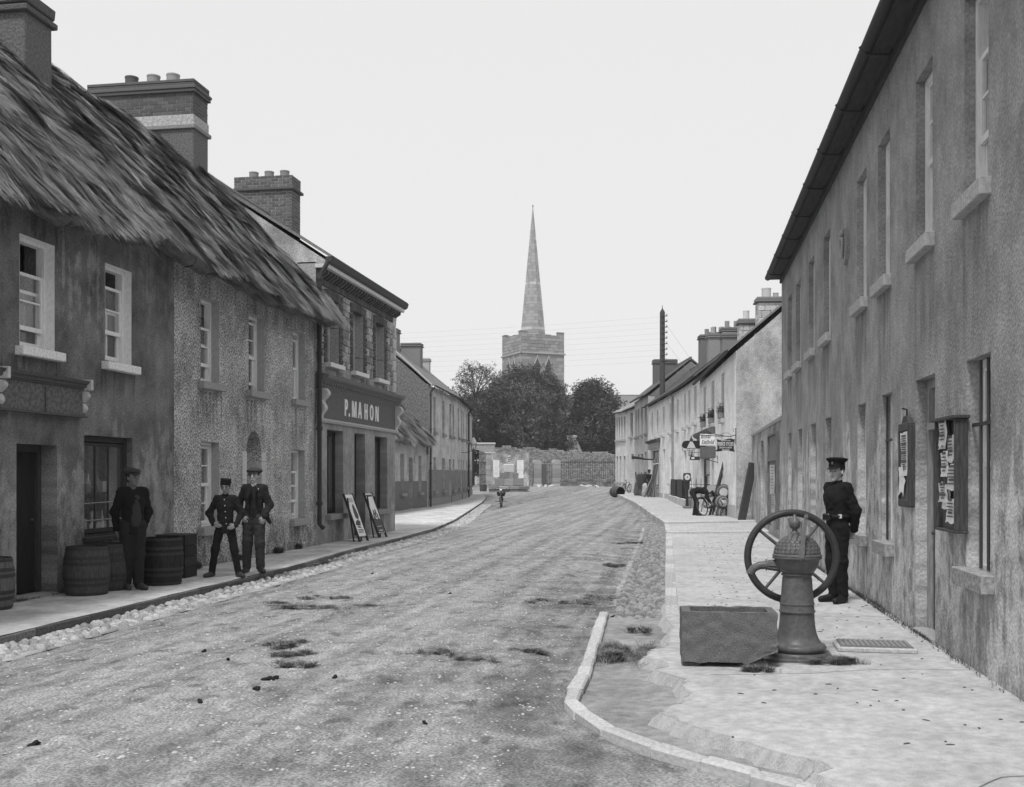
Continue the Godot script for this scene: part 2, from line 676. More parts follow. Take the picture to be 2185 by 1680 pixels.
	# right pavement: near part round the pump, a sunk drain beside it, then two shallow steps
	var near_edge := [Vector2(2.5, 3.0), Vector2(2.5, 31.2), Vector2(-0.46, 30.3), Vector2(-0.30, 20.2), Vector2(-0.22, 14.5), Vector2(-0.19, 12.5), Vector2(-0.12, 11.3), Vector2(-0.15, 10.3), Vector2(-0.28, 9.9), Vector2(-0.34, 9.55), Vector2(-0.10, 9.2), Vector2(-0.22, 8.9), Vector2(-0.04, 8.62), Vector2(0.02, 8.2), Vector2(0.0, 7.7), Vector2(-0.12, 7.35), Vector2(0.05, 7.0), Vector2(0.32, 6.62), Vector2(0.62, 6.3), Vector2(0.80, 6.12), Vector2(0.72, 5.75), Vector2(1.3, 5.2), Vector2(2.0, 3.0)]
	near_edge = near_edge.slice(0, 5) + rounded(near_edge.slice(4, 22), lump).slice(1) + near_edge.slice(22)
	var nr := MB.new()
	nr.prism(near_edge, -0.1, 0.12, PLAN)
	nr.planar_xz(10.0, -30.0, -4.0, -3.0)
	var wear2 := weather(512, 1024, 10.0, 30.0, 62, {"base": 0.80, "blot": 0.07, "streak": 0.04})
	var paving2 := with_stains(mat(0.52, "sand", 0.7, 0.3, 0.3), wear2)
	var pr := structure("pavement_right", nr, paving2)
	# open joints in the cement
	for q in [[Vector2(1.35, 5.6), Vector2(1.7, 6.0), Vector2(2.4, 6.35)], [Vector2(0.2, 8.75), Vector2(0.9, 8.9), Vector2(1.6, 9.2), Vector2(2.4, 9.3)], [Vector2(-0.1, 12.4), Vector2(0.9, 12.5), Vector2(2.4, 12.7)], [Vector2(-0.2, 17.9), Vector2(1.1, 18.05), Vector2(2.4, 18.1)]]:
		var jm := MB.new()
		var pts := rounded(q, lump)
		for i in pts.size() - 1:
			var dv: Vector2 = (pts[i + 1] - pts[i]).normalized().orthogonal() * 0.004
			jm.face([Vector3(pts[i].x - dv.x, 0.1235, -pts[i].y + dv.y), Vector3(pts[i].x + dv.x, 0.1235, -pts[i].y - dv.y), Vector3(pts[i + 1].x + dv.x, 0.1235, -pts[i + 1].y - dv.y), Vector3(pts[i + 1].x - dv.x, 0.1235, -pts[i + 1].y + dv.y)], Vector3.UP)
		put(pr, "dirt_filled_joint", jm, mat(0.16, "sand", 0.3, 0.5, 0.0))
	kerb_run(pr, KERB_R, 12.6, 30.2, 1.0, 0.127, [0.36, 0.42, 0.48])
	for st in [[30.3, 31.2, 35.3, 36.9, 0.18], [35.3, 36.9, 88.5, 88.5, 0.24]]:
		var m := MB.new()
		var s0: float = st[0]
		var s1: float = st[1]
		var e0: float = st[2]
		var top: float = st[4]
		var q := []
		var q2 := []
		var rows := 24
		for j in rows + 1:
			var t := float(j) / rows
			for i in 5:
				var u := i / 4.0
				var s := lerpf(lerpf(s0, s1, u), lerpf(e0, st[3], u), t)
				var x := lerpf(tab(KERB_R, s), tab(EDGE_R, s) + 0.25, u)
				q.append(Vector3(x, gy(s) + top, -s))
				q2.append(Vector3.UP)
		m.grid(q, q2, 5)
		m.face([Vector3(tab(KERB_R, s0), top, -s0), Vector3(tab(EDGE_R, s1) + 0.25, top, -s1), Vector3(tab(EDGE_R, s1) + 0.25, -0.1, -s1), Vector3(tab(KERB_R, s0), -0.1, -s0)], Vector3.BACK)
		m.planar_xz(10.0, -30.0, -4.0, -3.0)
		var o := structure("pavement_right", m, paving2)
		kerb_run(o, KERB_R, s0, e0, 1.0, top + 0.008, [0.36, 0.42, 0.48])
		var rs := MB.new()
		var d := Vector3(tab(EDGE_R, s1) - tab(KERB_R, s0), 0, -(s1 - s0))
		var bt := Transform3D(Basis(Vector3.UP, -atan2(d.z, d.x)), Vector3(tab(KERB_R, s0), 0, -s0) + d * 0.5)
		for k in 5:
			var stone := MB.new()
			stone.cbox(Vector3.ZERO, Vector3(d.length() / 5.0 - 0.012, 0.12, 0.16), 0.012, Transform3D.IDENTITY, 0.006, rng)
			put(o, "step_stone", stone, mat(0.52, "stone", 0.6, 0.3, 0.3), bt.translated_local(Vector3((k - 2.0) * d.length() / 5.0, top - 0.054, 0.03)))
	# right gutter, cobbled as far as the drain
	var gr := strip(func(s): return tab(KERB_R, s) - 0.72, func(s): return tab(KERB_R, s) + 0.03, 12.3, 42.0, 0.5, 6, func(x, s): return gy(s) + 0.010 - 0.02 * sin(clampf((tab(KERB_R, s) - x) / 0.7, 0.0, 1.0) * PI))
	var gro := structure("gutter_right", gr, mat(0.17, "sand", 1.0, 0.5, 0.6))
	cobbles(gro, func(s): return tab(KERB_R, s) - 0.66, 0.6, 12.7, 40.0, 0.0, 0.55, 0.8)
	edge_setts(gro, func(s): return tab(KERB_R, s) - 0.70, 14.0, 36.0)
	# sunk drain with a curved kerb round it
	var rim := [Vector2(-0.93, 12.8), Vector2(-0.90, 11.6), Vector2(-0.86, 10.5), Vector2(-0.83, 9.6), Vector2(-0.81, 8.76), Vector2(-0.82, 8.2), Vector2(-0.80, 7.76), Vector2(-0.70, 7.44), Vector2(-0.47, 6.95), Vector2(-0.16, 6.55), Vector2(0.13, 6.27), Vector2(0.40, 6.02), Vector2(0.62, 5.84), Vector2(0.95, 5.55), Vector2(1.6, 5.0), Vector2(2.3, 4.2)]
	var poly := rim.duplicate()
	poly.append_array([Vector2(2.4, 4.0), Vector2(2.45, 6.0), Vector2(0.9, 7.5), Vector2(0.3, 9.0), Vector2(0.2, 12.8)])
	var dr := MB.new()
	dr.prism(poly, -0.12, 0.035, PLAN)
	dr.planar_xz(10.0, -30.0, -4.0, -3.0)
	var basin := structure("drain_basin", dr, with_stains(mat(0.33, "sand", 0.9, 0.4, 0.5), wear))
	var fillet := MB.new()
	# worn cement sloping from the pavement edge into the drain
	var slope := []
	var sn := []
	var inner := near_edge.slice(6, near_edge.size() - 2)
	for i in inner.size():
		var a: Vector2 = inner[i]
		var dirv: Vector2 = (inner[mini(i + 1, inner.size() - 1)] - inner[maxi(i - 1, 0)]).normalized()
		var o := Vector2(-absf(dirv.y), -absf(dirv.x)).normalized() * (0.07 + 0.05 * lump.get_noise_1d(i * 0.9))
		slope.append(Vector3(a.x + 0.01, 0.1225, -a.y))
		slope.append(Vector3(a.x + o.x * 0.5, 0.085, -a.y - o.y * 0.5))
		slope.append(Vector3(a.x + o.x, 0.03, -a.y - o.y))
		for k in 3:
			sn.append(Vector3(o.x, 0.5, -o.y).normalized() * Vector3(1, 1, 1))
	fillet.grid(slope, sn, 3)
	put(basin, "cement_fillet", fillet, mat(0.34, "sand", 0.7, 0.4, 0.4))
	var path := []
	for i in rim.size() - 1:
		var a: Vector2 = rim[i]
		var b: Vector2 = rim[i + 1]
		var len := a.distance_to(b)
		var cnt := maxi(1, int(round(len / 0.48)))
		for k in cnt:
			path.append([a.lerp(b, float(k) / cnt), a.lerp(b, float(k + 1) / cnt)])
	for e in path:
		var a: Vector2 = e[0]
		var b: Vector2 = e[1]
		var mid: Vector2 = (a + b) * 0.5
		var stone := MB.new()
		stone.cbox(Vector3.ZERO, Vector3(a.distance_to(b) + 0.004, 0.14, R(0.105, 0.13)), 0.016, Transform3D.IDENTITY, 0.007, rng)
		put(basin, "kerb_stone", stone, mat([0.42, 0.50, 0.46][rng.randi() % 3], "stone", 0.5, 0.3, 0.35), Transform3D(Basis(Vector3.UP, atan2(b.y - a.y, b.x - a.x)), Vector3(mid.x, 0.025 + R(-0.006, 0.006), -mid.y)))


func rounded(p: Array, nz: FastNoiseLite) -> Array:
	# smooth uneven curve through points
	var o := []
	for i in p.size() - 1:
		var a: Vector2 = p[maxi(i - 1, 0)]
		var d: Vector2 = p[mini(i + 2, p.size() - 1)]
		for k in 5:
			var q: Vector2 = p[i].cubic_interpolate(p[i + 1], a, d, k / 5.0)
			o.append(q + Vector2(nz.get_noise_2d(q.x * 16.0, q.y * 16.0), 0.6 * nz.get_noise_2d(q.y * 16.0, q.x * 16.0)) * 0.06)
	o.append(p[-1])
	return o


func kerb_run(parent: Node, table: Array, s0: float, s1: float, side: float, top: float, shades: Array) -> void:
	# kerb stones along an edge; side: +1 where the road lies on the left of the edge
	var s := s0
	while s < s1 - 0.2:
		var len := minf(R(0.7, 1.25) * (1.0 if s < 45.0 else 2.0), s1 - s)
		var a := Vector3(tab(table, s), gy(s), -s)
		var b := Vector3(tab(table, s + len), gy(s + len), -(s + len))
		var m := MB.new()
		m.cbox(Vector3.ZERO, Vector3(0.17, 0.26, a.distance_to(b) - 0.008), 0.012, Transform3D.IDENTITY, 0.006, rng)
		var t := Transform3D(Basis.looking_at((b - a).normalized()), (a + b) * 0.5 + Vector3(side * 0.07, top - 0.13 + R(-0.004, 0.004), 0))
		put(parent, "kerb_stone", m, mat(shades[rng.randi() % 3], "stone", 0.6, 0.45, 0.4), t)
		s += len


func pebble(sd: int) -> MB:
	var r := RandomNumberGenerator.new()
	r.seed = sd
	var m := MB.new()
	var prof := []
	var p := []
	var nn := []
	var seg := 7
	var wob := []
	for i in seg:
		wob.append(r.randf_range(0.8, 1.15))
	for k in [[1.0, -0.5], [1.0, 0.0], [0.78, 0.62], [0.35, 0.95], [0.0, 1.0]]:
		for i in seg:
			var a := TAU * i / seg
			p.append(Vector3(cos(a) * k[0] * wob[i], k[1] * r.randf_range(0.92, 1.06) * (1.0 if k[0] > 0 else 1.0), sin(a) * k[0] * wob[i]))
			nn.append(Vector3(cos(a) * k[0], 0.25 + maxf(k[1], 0.0), sin(a) * k[0]).normalized())
	m.grid(p, nn, seg, true)
	return m


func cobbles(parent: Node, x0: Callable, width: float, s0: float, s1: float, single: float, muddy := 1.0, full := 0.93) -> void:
	# cobbles nearer than `single` are pieces of their own, the rest one mass
	var shapes := []
	for k in 5:
		shapes.append(pebble(70 + k).mesh())
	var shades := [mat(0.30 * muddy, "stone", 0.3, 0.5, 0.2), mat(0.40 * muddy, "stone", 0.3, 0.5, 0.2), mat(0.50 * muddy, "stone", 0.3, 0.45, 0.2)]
	var many := [[], [], []]
	var s := s0
	var row := 0
	while s < s1:
		var rs := R(0.085, 0.115)
		var x: float = x0.call(s) + R(0.0, 0.04)
		var stop: float = x0.call(s) + width
		while x < stop:
			var rw := R(0.09, 0.15)
			var mid: float = (x + rw * 0.5 - x0.call(s)) / width
			var t := Transform3D(Basis(Vector3.UP, R(-0.4, 0.4)).scaled_local(Vector3(rw * 0.48, R(0.035, 0.06), rs * 0.48)), Vector3(x + rw * 0.5, gy(s) + 0.012 - 0.025 * sin(mid * PI) + R(-0.006, 0.008), -s - R(-0.02, 0.02)))
			if s < single:
				put(parent, "cobble", shapes[rng.randi() % 5], shades[rng.randi() % 3], t)
			elif rng.randf() < full:
				many[rng.randi() % 3].append(t)
			x += rw
		s += rs
		row += 1
	for k in 3:
		copies(parent, "cobbles", shapes[k + 1], shades[k], many[k])


func edge_setts(parent: Node, x: Callable, s0: float, s1: float) -> void:
	# the row of flat setts where the gutter meets the road
	var s := s0
	var shapes := []
	for k in 4:
		var m := MB.new()
		m.cbox(Vector3.ZERO, Vector3(1, 1, 1), 0.16, Transform3D.IDENTITY, 0.05, rng)
		shapes.append(m.mesh())
	while s < s1:
		var len := R(0.16, 0.34)
		var xx: float = x.call(s)
		put(parent, "sett", shapes[rng.randi() % 4], mat([0.27, 0.34][rng.randi() % 2], "stone", 0.4, 0.35, 0.2), Transform3D(Basis(Vector3.UP, R(-0.06, 0.06)).scaled_local(Vector3(R(0.09, 0.13), 0.09, len - 0.02)), Vector3(xx + R(-0.02, 0.02), gy(s) - 0.012 + R(-0.006, 0.006), -s - len * 0.5)))
		s += len


# ---------- pieces of buildings; all in the building's own axes: x along the front, y up, z out ----------
func wall_panel(parent: Node, called: String, u0: float, u1: float, y0: float, y1: float, holes: Array, material: Material, thick := 0.45, z := 0.0, wm := 0.0, hm := 0.0) -> MeshInstance3D:
	var m := MB.new()
	var us := [u0, u1]
	var ys := [y0, y1]
	for h in holes:
		us.append_array([h[0], h[1]])
		ys.append_array([h[2], h[3]])
	us.sort()
	ys.sort()
	for zz in [z, z - thick]:
		var out := Vector3(0, 0, 1.0 if zz == z else -1.0)
		for i in us.size() - 1:
			for j in ys.size() - 1:
				var cu: float = (us[i] + us[i + 1]) * 0.5
				var cy: float = (ys[j] + ys[j + 1]) * 0.5
				if us[i + 1] - us[i] < 1e-5 or ys[j + 1] - ys[j] < 1e-5 or cu < u0 or cu > u1 or cy < y0 or cy > y1:
					continue
				var open := false
				for h in holes:
					if cu > h[0] and cu < h[1] and cy > h[2] and cy < h[3]:
						open = true
						break
				if not open:
					m.face([Vector3(us[i], ys[j], zz), Vector3(us[i + 1], ys[j], zz), Vector3(us[i + 1], ys[j + 1], zz), Vector3(us[i], ys[j + 1], zz)], out)
	for h in holes:
		reveal_faces(m, h[0], h[1], h[2], h[3], z, thick)
	for e in [[Vector3(u0, y0, z), Vector3(u0, y1, z), Vector3(-1, 0, 0)], [Vector3(u1, y0, z), Vector3(u1, y1, z), Vector3(1, 0, 0)], [Vector3(u0, y1, z), Vector3(u1, y1, z), Vector3(0, 1, 0)]]:
		var b := Vector3(0, 0, -thick)
		m.face([e[0], e[1], e[1] + b, e[0] + b], e[2])
	m.planar(wm if wm > 0 else u1 - u0, hm if hm > 0 else y1, u0 if wm <= 0 else 0.0, 0.0)
	return put(parent, called, m, material)


func reveal_faces(m: MB, u0: float, u1: float, y0: float, y1: float, z: float, d: float) -> void:
	var b := Vector3(0, 0, -d)
	var p := [Vector3(u0, y0, z), Vector3(u1, y0, z), Vector3(u1, y1, z), Vector3(u0, y1, z)]
	var c: Vector3 = (p[0] + p[2]) * 0.5
	for i in 4:
		var a: Vector3 = p[i]
		var e: Vector3 = p[(i + 1) % 4]
		m.face([a, e, e + b, a + b], c - (a + e) * 0.5)


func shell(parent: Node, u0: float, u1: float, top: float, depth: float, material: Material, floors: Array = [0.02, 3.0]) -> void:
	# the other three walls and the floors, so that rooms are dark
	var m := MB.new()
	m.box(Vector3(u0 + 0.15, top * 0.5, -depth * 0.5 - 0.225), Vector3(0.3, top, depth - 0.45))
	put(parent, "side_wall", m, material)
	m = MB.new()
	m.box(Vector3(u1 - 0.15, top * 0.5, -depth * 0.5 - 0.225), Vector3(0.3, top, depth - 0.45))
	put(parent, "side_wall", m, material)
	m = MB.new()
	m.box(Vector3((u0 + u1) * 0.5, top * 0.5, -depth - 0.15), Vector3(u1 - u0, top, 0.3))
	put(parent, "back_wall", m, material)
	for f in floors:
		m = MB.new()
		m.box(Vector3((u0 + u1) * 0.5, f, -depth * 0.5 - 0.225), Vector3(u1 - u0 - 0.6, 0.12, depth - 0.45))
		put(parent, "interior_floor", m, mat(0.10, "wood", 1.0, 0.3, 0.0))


func glass() -> StandardMaterial3D:
	if not mats.has("glass"):
		var g := StandardMaterial3D.new()
		g.resource_name = "window_glass"
		g.transparency = BaseMaterial3D.TRANSPARENCY_ALPHA
		g.albedo_color = Color(0.8, 0.8, 0.8, 0.12)
		g.roughness = 0.03
		g.metallic_specular = 0.5
		mats["glass"] = g
	return mats["glass"]


func window(parent: Node, u0: float, u1: float, y0: float, y1: float, o := {}) -> Node3D:
	var w := part(parent, "window")
	var d: float = o.get("depth", 0.16)
	var fm: Material = o.get("frame", mat(0.62, "wood", 0.6, 0.25, 0.05, 0.6))
	if o.has("reveal"):
		var rv := MB.new()
		reveal_faces(rv, u0 + 0.004, u1 - 0.004, y0 + 0.004, y1 - 0.004, 0.004, d + 0.02)
		put(w, "reveal", rv, o.reveal)
	var fw: float = o.get("frame_width", 0.05)
	var fr := MB.new()
	fr.box(Vector3(u0 + fw * 0.5 + 0.005, (y0 + y1) * 0.5, -d - 0.05), Vector3(fw, y1 - y0 - 0.012, 0.12))
	fr.box(Vector3(u1 - fw * 0.5 - 0.005, (y0 + y1) * 0.5, -d - 0.05), Vector3(fw, y1 - y0 - 0.012, 0.12))
	fr.box(Vector3((u0 + u1) * 0.5, y1 - fw * 0.5 - 0.006, -d - 0.05), Vector3(u1 - u0 - 2 * fw - 0.012, fw, 0.118))
	fr.box(Vector3((u0 + u1) * 0.5, y0 + 0.02, -d - 0.05), Vector3(u1 - u0 - 2 * fw - 0.012, 0.04, 0.118))
	put(w, "frame", fr, fm)
	var a := u0 + fw + 0.008
	var b := u1 - fw - 0.008
	var sashes: Array = o.get("sashes", [[(y0 + y1) * 0.5 - 0.02, y1 - fw, 0.0, 0, 0], [y0 + 0.04, (y0 + y1) * 0.5 + 0.02, 1.0, 0, 0]])
	for q in sashes:
		# [bottom, top, 0 outer or 1 inner, cross bars, upright bars]
		var z: float = -d - 0.03 - 0.045 * q[2]
		var st := 0.042
		var sm := MB.new()
		sm.box(Vector3(a + st * 0.5, (q[0] + q[1]) * 0.5, z), Vector3(st, q[1] - q[0], 0.036))
		sm.box(Vector3(b - st * 0.5, (q[0] + q[1]) * 0.5, z), Vector3(st, q[1] - q[0], 0.036))
		sm.box(Vector3((a + b) * 0.5, q[1] - st * 0.5, z), Vector3(b - a - 2 * st, st, 0.036))
		sm.box(Vector3((a + b) * 0.5, q[0] + 0.03, z), Vector3(b - a - 2 * st, 0.06, 0.036))
		var gx := [a + st]
		var gyy := [q[0] + 0.06]
		for k in q[3]:
			var yy := lerpf(q[0] + 0.06, q[1] - st, (k + 1.0) / (q[3] + 1))
			sm.box(Vector3((a + b) * 0.5, yy, z), Vector3(b - a - 2 * st, 0.022, 0.03))
			gyy.append(yy)
		for k in q[4]:
			var xx := lerpf(a + st, b - st, (k + 1.0) / (q[4] + 1))
			sm.box(Vector3(xx, (q[0] + q[1]) * 0.5, z), Vector3(0.022, q[1] - q[0] - 0.09, 0.031))
			gx.append(xx)
		gx.append(b - st)
		gyy.append(q[1] - st)
		put(w, "sash", sm, fm)
		for i in gx.size() - 1:
			for j in gyy.size() - 1:
				var pm := MB.new()
				var tilt := R(-0.004, 0.004)
				pm.face([Vector3(gx[i], gyy[j], z - tilt), Vector3(gx[i + 1], gyy[j], z + tilt), Vector3(gx[i + 1], gyy[j + 1], z + tilt), Vector3(gx[i], gyy[j + 1], z - tilt)], Vector3(0, 0, 1))
				put(w, "pane", pm, glass())
	if o.has("sill"):
		# [overhang along the wall, height, projection, material]
		var q: Array = o.sill
		var sl := MB.new()
		sl.cbox(Vector3((u0 + u1) * 0.5 + q[4] if q.size() > 4 else (u0 + u1) * 0.5, y0 - q[1] * 0.5 + 0.01, (q[2] - d) * 0.5), Vector3(u1 - u0 + 2 * q[0], q[1], q[2] + d), 0.008, Transform3D.IDENTITY, 0.004, rng)
		put(w, "sill", sl, q[3])
	if o.has("blind"):
		var bl := MB.new()
		bl.box(Vector3((a + b) * 0.5, y1 - fw - o.blind * (y1 - y0) * 0.5, -d - 0.16), Vector3(b - a, o.blind * (y1 - y0), 0.006))
		put(w, "blind", bl, mat(0.55, "cloth", 0.4, 0.15, 0.05))
	if o.has("curtain"):
		for sd in [0, 1]:
			var cu := MB.new()
			var pts := []
			var ns := []
			for r in 2:
				for i in 13:
					var x: float = (a if sd == 0 else b) + (1 if sd == 0 else -1) * i / 12.0 * (b - a) * o.curtain
					pts.append(Vector3(x, [y0 + 0.05, y1 - fw][r], -d - 0.2 + 0.02 * sin(i * 2.0)))
					ns.append(Vector3(-cos(i * 2.0), 0, 1.5).normalized())
			cu.grid(pts, ns, 13)
			put(w, "curtain", cu, mat(0.45, "cloth", 0.4, 0.15, 0.05))
	return w


func door(parent: Node, u0: float, u1: float, y0: float, y1: float, o := {}) -> Node3D:
	var w := part(parent, "door")
	var d: float = o.get("depth", 0.28)
	var dm: Material = o.get("mat", mat(0.02, "wood", 0.8, 0.4, 0.15, 0.7))
	var fm: Material = o.get("frame", mat(0.06, "wood", 0.8, 0.4, 0.1, 0.7))
	if o.has("reveal"):
		var rv := MB.new()
		reveal_faces(rv, u0 + 0.004, u1 - 0.004, y0 + 0.004, y1 - 0.004, 0.004, d + 0.02)
		put(w, "reveal", rv, o.reveal)
	var fw := 0.085
	var top: float = o.get("transom", y1)
	var fr := MB.new()
	fr.box(Vector3(u0 + fw * 0.5 + 0.005, (y0 + y1) * 0.5, -d - 0.06), Vector3(fw, y1 - y0 - 0.012, 0.14))
	fr.box(Vector3(u1 - fw * 0.5 - 0.005, (y0 + y1) * 0.5, -d - 0.06), Vector3(fw, y1 - y0 - 0.012, 0.14))
	fr.box(Vector3((u0 + u1) * 0.5, y1 - fw * 0.5 - 0.006, -d - 0.06), Vector3(u1 - u0 - 2 * fw - 0.012, fw, 0.138))
	if top < y1:
		fr.box(Vector3((u0 + u1) * 0.5, top + 0.035, -d - 0.05), Vector3(u1 - u0 - 2 * fw - 0.012, 0.07, 0.16))
	put(w, "frame", fr, fm)
	var a := u0 + fw + 0.01
	var b := u1 - fw - 0.01
	var yt := top - (fw if top >= y1 else 0.0)
	if top < y1:
		var pm := MB.new()
		pm.face([Vector3(a, top + 0.07, -d - 0.05), Vector3(b, top + 0.07, -d - 0.05), Vector3(b, y1 - fw, -d - 0.05), Vector3(a, y1 - fw, -d - 0.05)], Vector3(0, 0, 1))
		put(w, "fanlight", pm, glass())
	var n: int = o.get("planks", 6)
	for k in n:
		var x0 := lerpf(a, b, float(k) / n)
		var x1 := lerpf(a, b, (k + 1.0) / n)
		var pl := MB.new()
		pl.cbox(Vector3((x0 + x1) * 0.5, (y0 + yt) * 0.5 + 0.01, -d - 0.05 + R(-0.002, 0.002)), Vector3(x1 - x0 - 0.003, yt - y0 - 0.03, 0.035), 0.005)
		put(w, "plank", pl, dm)
	var kn := MB.new()
	kn.ball(Vector3(a + 0.09 if o.get("knob_near", true) else b - 0.09, y0 + 1.0, -d - 0.015), Vector3(0.025, 0.025, 0.025), 8)
	put(w, "knob", kn, mat(0.08, "", 1, 0, 0, 0.4))
	var th := MB.new()
	th.cbox(Vector3((u0 + u1) * 0.5, y0 - 0.02, -d * 0.5), Vector3(u1 - u0 - 0.01, 0.06, d + 0.06), 0.01)
	put(w, "threshold", th, mat(0.35, "stone", 0.5, 0.3, 0.2))
	return w


func gutter_pipe(parent: Node, called: String, a: Vector3, b: Vector3, r := 0.06, material: Material = null) -> void:
	# half-round eaves gutter on brackets
	var m := MB.new()
	var d := (b - a).normalized()
	var side := d.cross(Vector3.UP).normalized()
	for sgn in [1.0, 0.86]:
		var p := []
		var nn := []
		for e in [a, b]:
			for i in 9:
				var t := PI * i / 8.0 + PI
				p.append(e + (side * cos(t) + Vector3.UP * sin(t)) * r * sgn)
				nn.append((side * cos(t) + Vector3.UP * sin(t)) * (1.0 if sgn == 1.0 else -1.0))
		m.grid(p, nn, 9)
	var q := []
	for i in 9:
		var t := PI * i / 8.0 + PI
		q.append(a + (side * cos(t) + Vector3.UP * sin(t)) * r)
	m.face(q, -d)
	put(parent, called, m, material if material else mat(0.05, "stone", 0.5, 0.3, 0.1, 0.6))


func downpipe(parent: Node, path: Array, r: float, material: Material) -> void:
	var m := MB.new()
	m.tube(path, r, 10)
	var p := put(parent, "downpipe", m, material)
	var y: float = path[0].y - 0.4
	while y > path[-1].y + 0.5:
		var c := MB.new()
		var x := Vector3(path[-2].x, y, path[-2].z)
		c.lathe([Vector2(r * 1.05, -0.05), Vector2(r * 1.35, -0.04), Vector2(r * 1.35, 0.04), Vector2(r * 1.05, 0.05)], 10, Transform3D(Basis(), x))
		put(p, "collar", c, material)
		y -= 1.75


func slate_roof(parent: Node, u0: float, u1: float, eave: Vector2, ridge: Vector2, back: Vector2, material: Material, overhang := 0.08) -> MeshInstance3D:
	# courses of slate that overlap, front and back slope; eave, ridge, back are (z, y)
	var m := MB.new()
	for sl in [[eave, ridge], [back, ridge]]:
		var a: Vector2 = sl[0]
		var b: Vector2 = sl[1]
		var len := a.distance_to(b)
		var n := int(len / 0.22)
		var up := Vector2(-(b - a).y, (b - a).x).normalized()
		if up.y < 0:
			up = -up
		for k in n:
			var p := a.lerp(b, float(k) / n) + up * 0.03
			var q := a.lerp(b, minf((k + 1.35) / n, 1.0)) + up * 0.008
			var wob := R(-0.004, 0.004)
			m.face([Vector3(u0 - overhang, p.y + wob, p.x), Vector3(u1 + overhang, p.y, p.x), Vector3(u1 + overhang, q.y, q.x), Vector3(u0 - overhang, q.y, q.x)], Vector3(0, up.y, up.x))
			var p2 := p - up * 0.024
			m.face([Vector3(u0 - overhang, p.y + wob, p.x), Vector3(u1 + overhang, p.y, p.x), Vector3(u1 + overhang, p2.y, p2.x), Vector3(u0 - overhang, p2.y, p2.x)], Vector3(0, -1, signf(a.x - b.x)))
	# deck below
	m.face([Vector3(u0 - overhang, eave.y, eave.x), Vector3(u1 + overhang, eave.y, eave.x), Vector3(u1 + overhang, ridge.y, ridge.x), Vector3(u0 - overhang, ridge.y, ridge.x)], Vector3(0, -1, 0))
	m.face([Vector3(u0 - overhang, back.y, back.x), Vector3(u1 + overhang, back.y, back.x), Vector3(u1 + overhang, ridge.y, ridge.x), Vector3(u0 - overhang, ridge.y, ridge.x)], Vector3(0, -1, 0))
	for u in [u0 - overhang, u1 + overhang]:
		for sl in [eave, back]:
			m.face([Vector3(u, sl.y + 0.03, sl.x), Vector3(u, ridge.y + 0.03, ridge.x), Vector3(u, ridge.y - 0.07, ridge.x), Vector3(u, sl.y - 0.04, sl.x)], Vector3(-1.0 if u < u0 else 1.0, 0, 0))
	var rf := put(parent, "roof", m, material)
	var rt := MB.new()
	rt.tube([Vector3(u0 - overhang, ridge.y + 0.02, ridge.x), Vector3(u1 + overhang, ridge.y + 0.02, ridge.x)], 0.09, 8)
	put(rf, "ridge_tile", rt, mat(0.16, "stone", 0.6, 0.4, 0.3))
	return rf


func gable_end(parent: Node, called: String, u: float, front: Vector2, ridge: Vector2, back: Vector2, material: Material, th := 0.3) -> void:
	# triangular head of a side wall, z-y plane at local x = u .. u + th
	var m := MB.new()
	var t := Transform3D(Vector3(0, 0, 1), Vector3(0, 1, 0), Vector3(1, 0, 0), Vector3(u, 0, 0))
	m.prism([front, ridge, back], 0.0, th, t)
	m.uv2.resize(m.v.size())
	for i in m.v.size():
		m.uv2[i] = Vector2(m.v[i].z / 8.0, m.v[i].y / 10.0)
	put(parent, called, m, material)


func brick_face(parent: Node, t: Transform3D, w: float, h: float, shapes: Array, shades: Array, bl := 0.225, course := 0.0845, half := false) -> int:
	# running bond on a rectangle: local x along, y up, z out; each brick its own mesh
	var n := 0
	var rows := int(round(h / course))
	for r in rows:
		var x := 0.0
		var first := true
		while x < w - 0.02:
			var l := bl
			if first and r % 2 == 1:
				l = bl * 0.5
			first = false
			l = minf(l, w - x)
			if w - x - l < 0.05:
				l = w - x
			var b := put(parent, "brick", shapes[rng.randi() % shapes.size()], shades[rng.randi() % shades.size()], t * Transform3D(Basis().scaled(Vector3(l - 0.012, course - 0.012, 0.06)), Vector3(x + l * 0.5, (r + 0.5) * course, -0.037 + R(-0.002, 0.002))))
			n += 1
			x += l
	return n


func unit_bricks(k := 4, ch := 0.03, jit := 0.02) -> Array:
	var a := []
	for i in k:
		var m := MB.new()
		m.cbox(Vector3.ZERO, Vector3.ONE, ch, Transform3D.IDENTITY, jit, rng)
		a.append(m.mesh())
	return a


func pot(parent: Node, at_: Vector3, r: float, h: float, l: float) -> void:
	var m := MB.new()
	m.lathe([Vector2(r * 0.96, 0), Vector2(r * 0.94, h * 0.85), Vector2(r * 1.0, h * 0.88), Vector2(r * 1.0, h), Vector2(r * 0.8, h), Vector2(r * 0.8, h * 0.3)], 16, Transform3D(Basis(), at_), false)
	put(parent, "chimney_pot", m, mat(l, "sand", 0.3, 0.25, 0.1, 0.8))


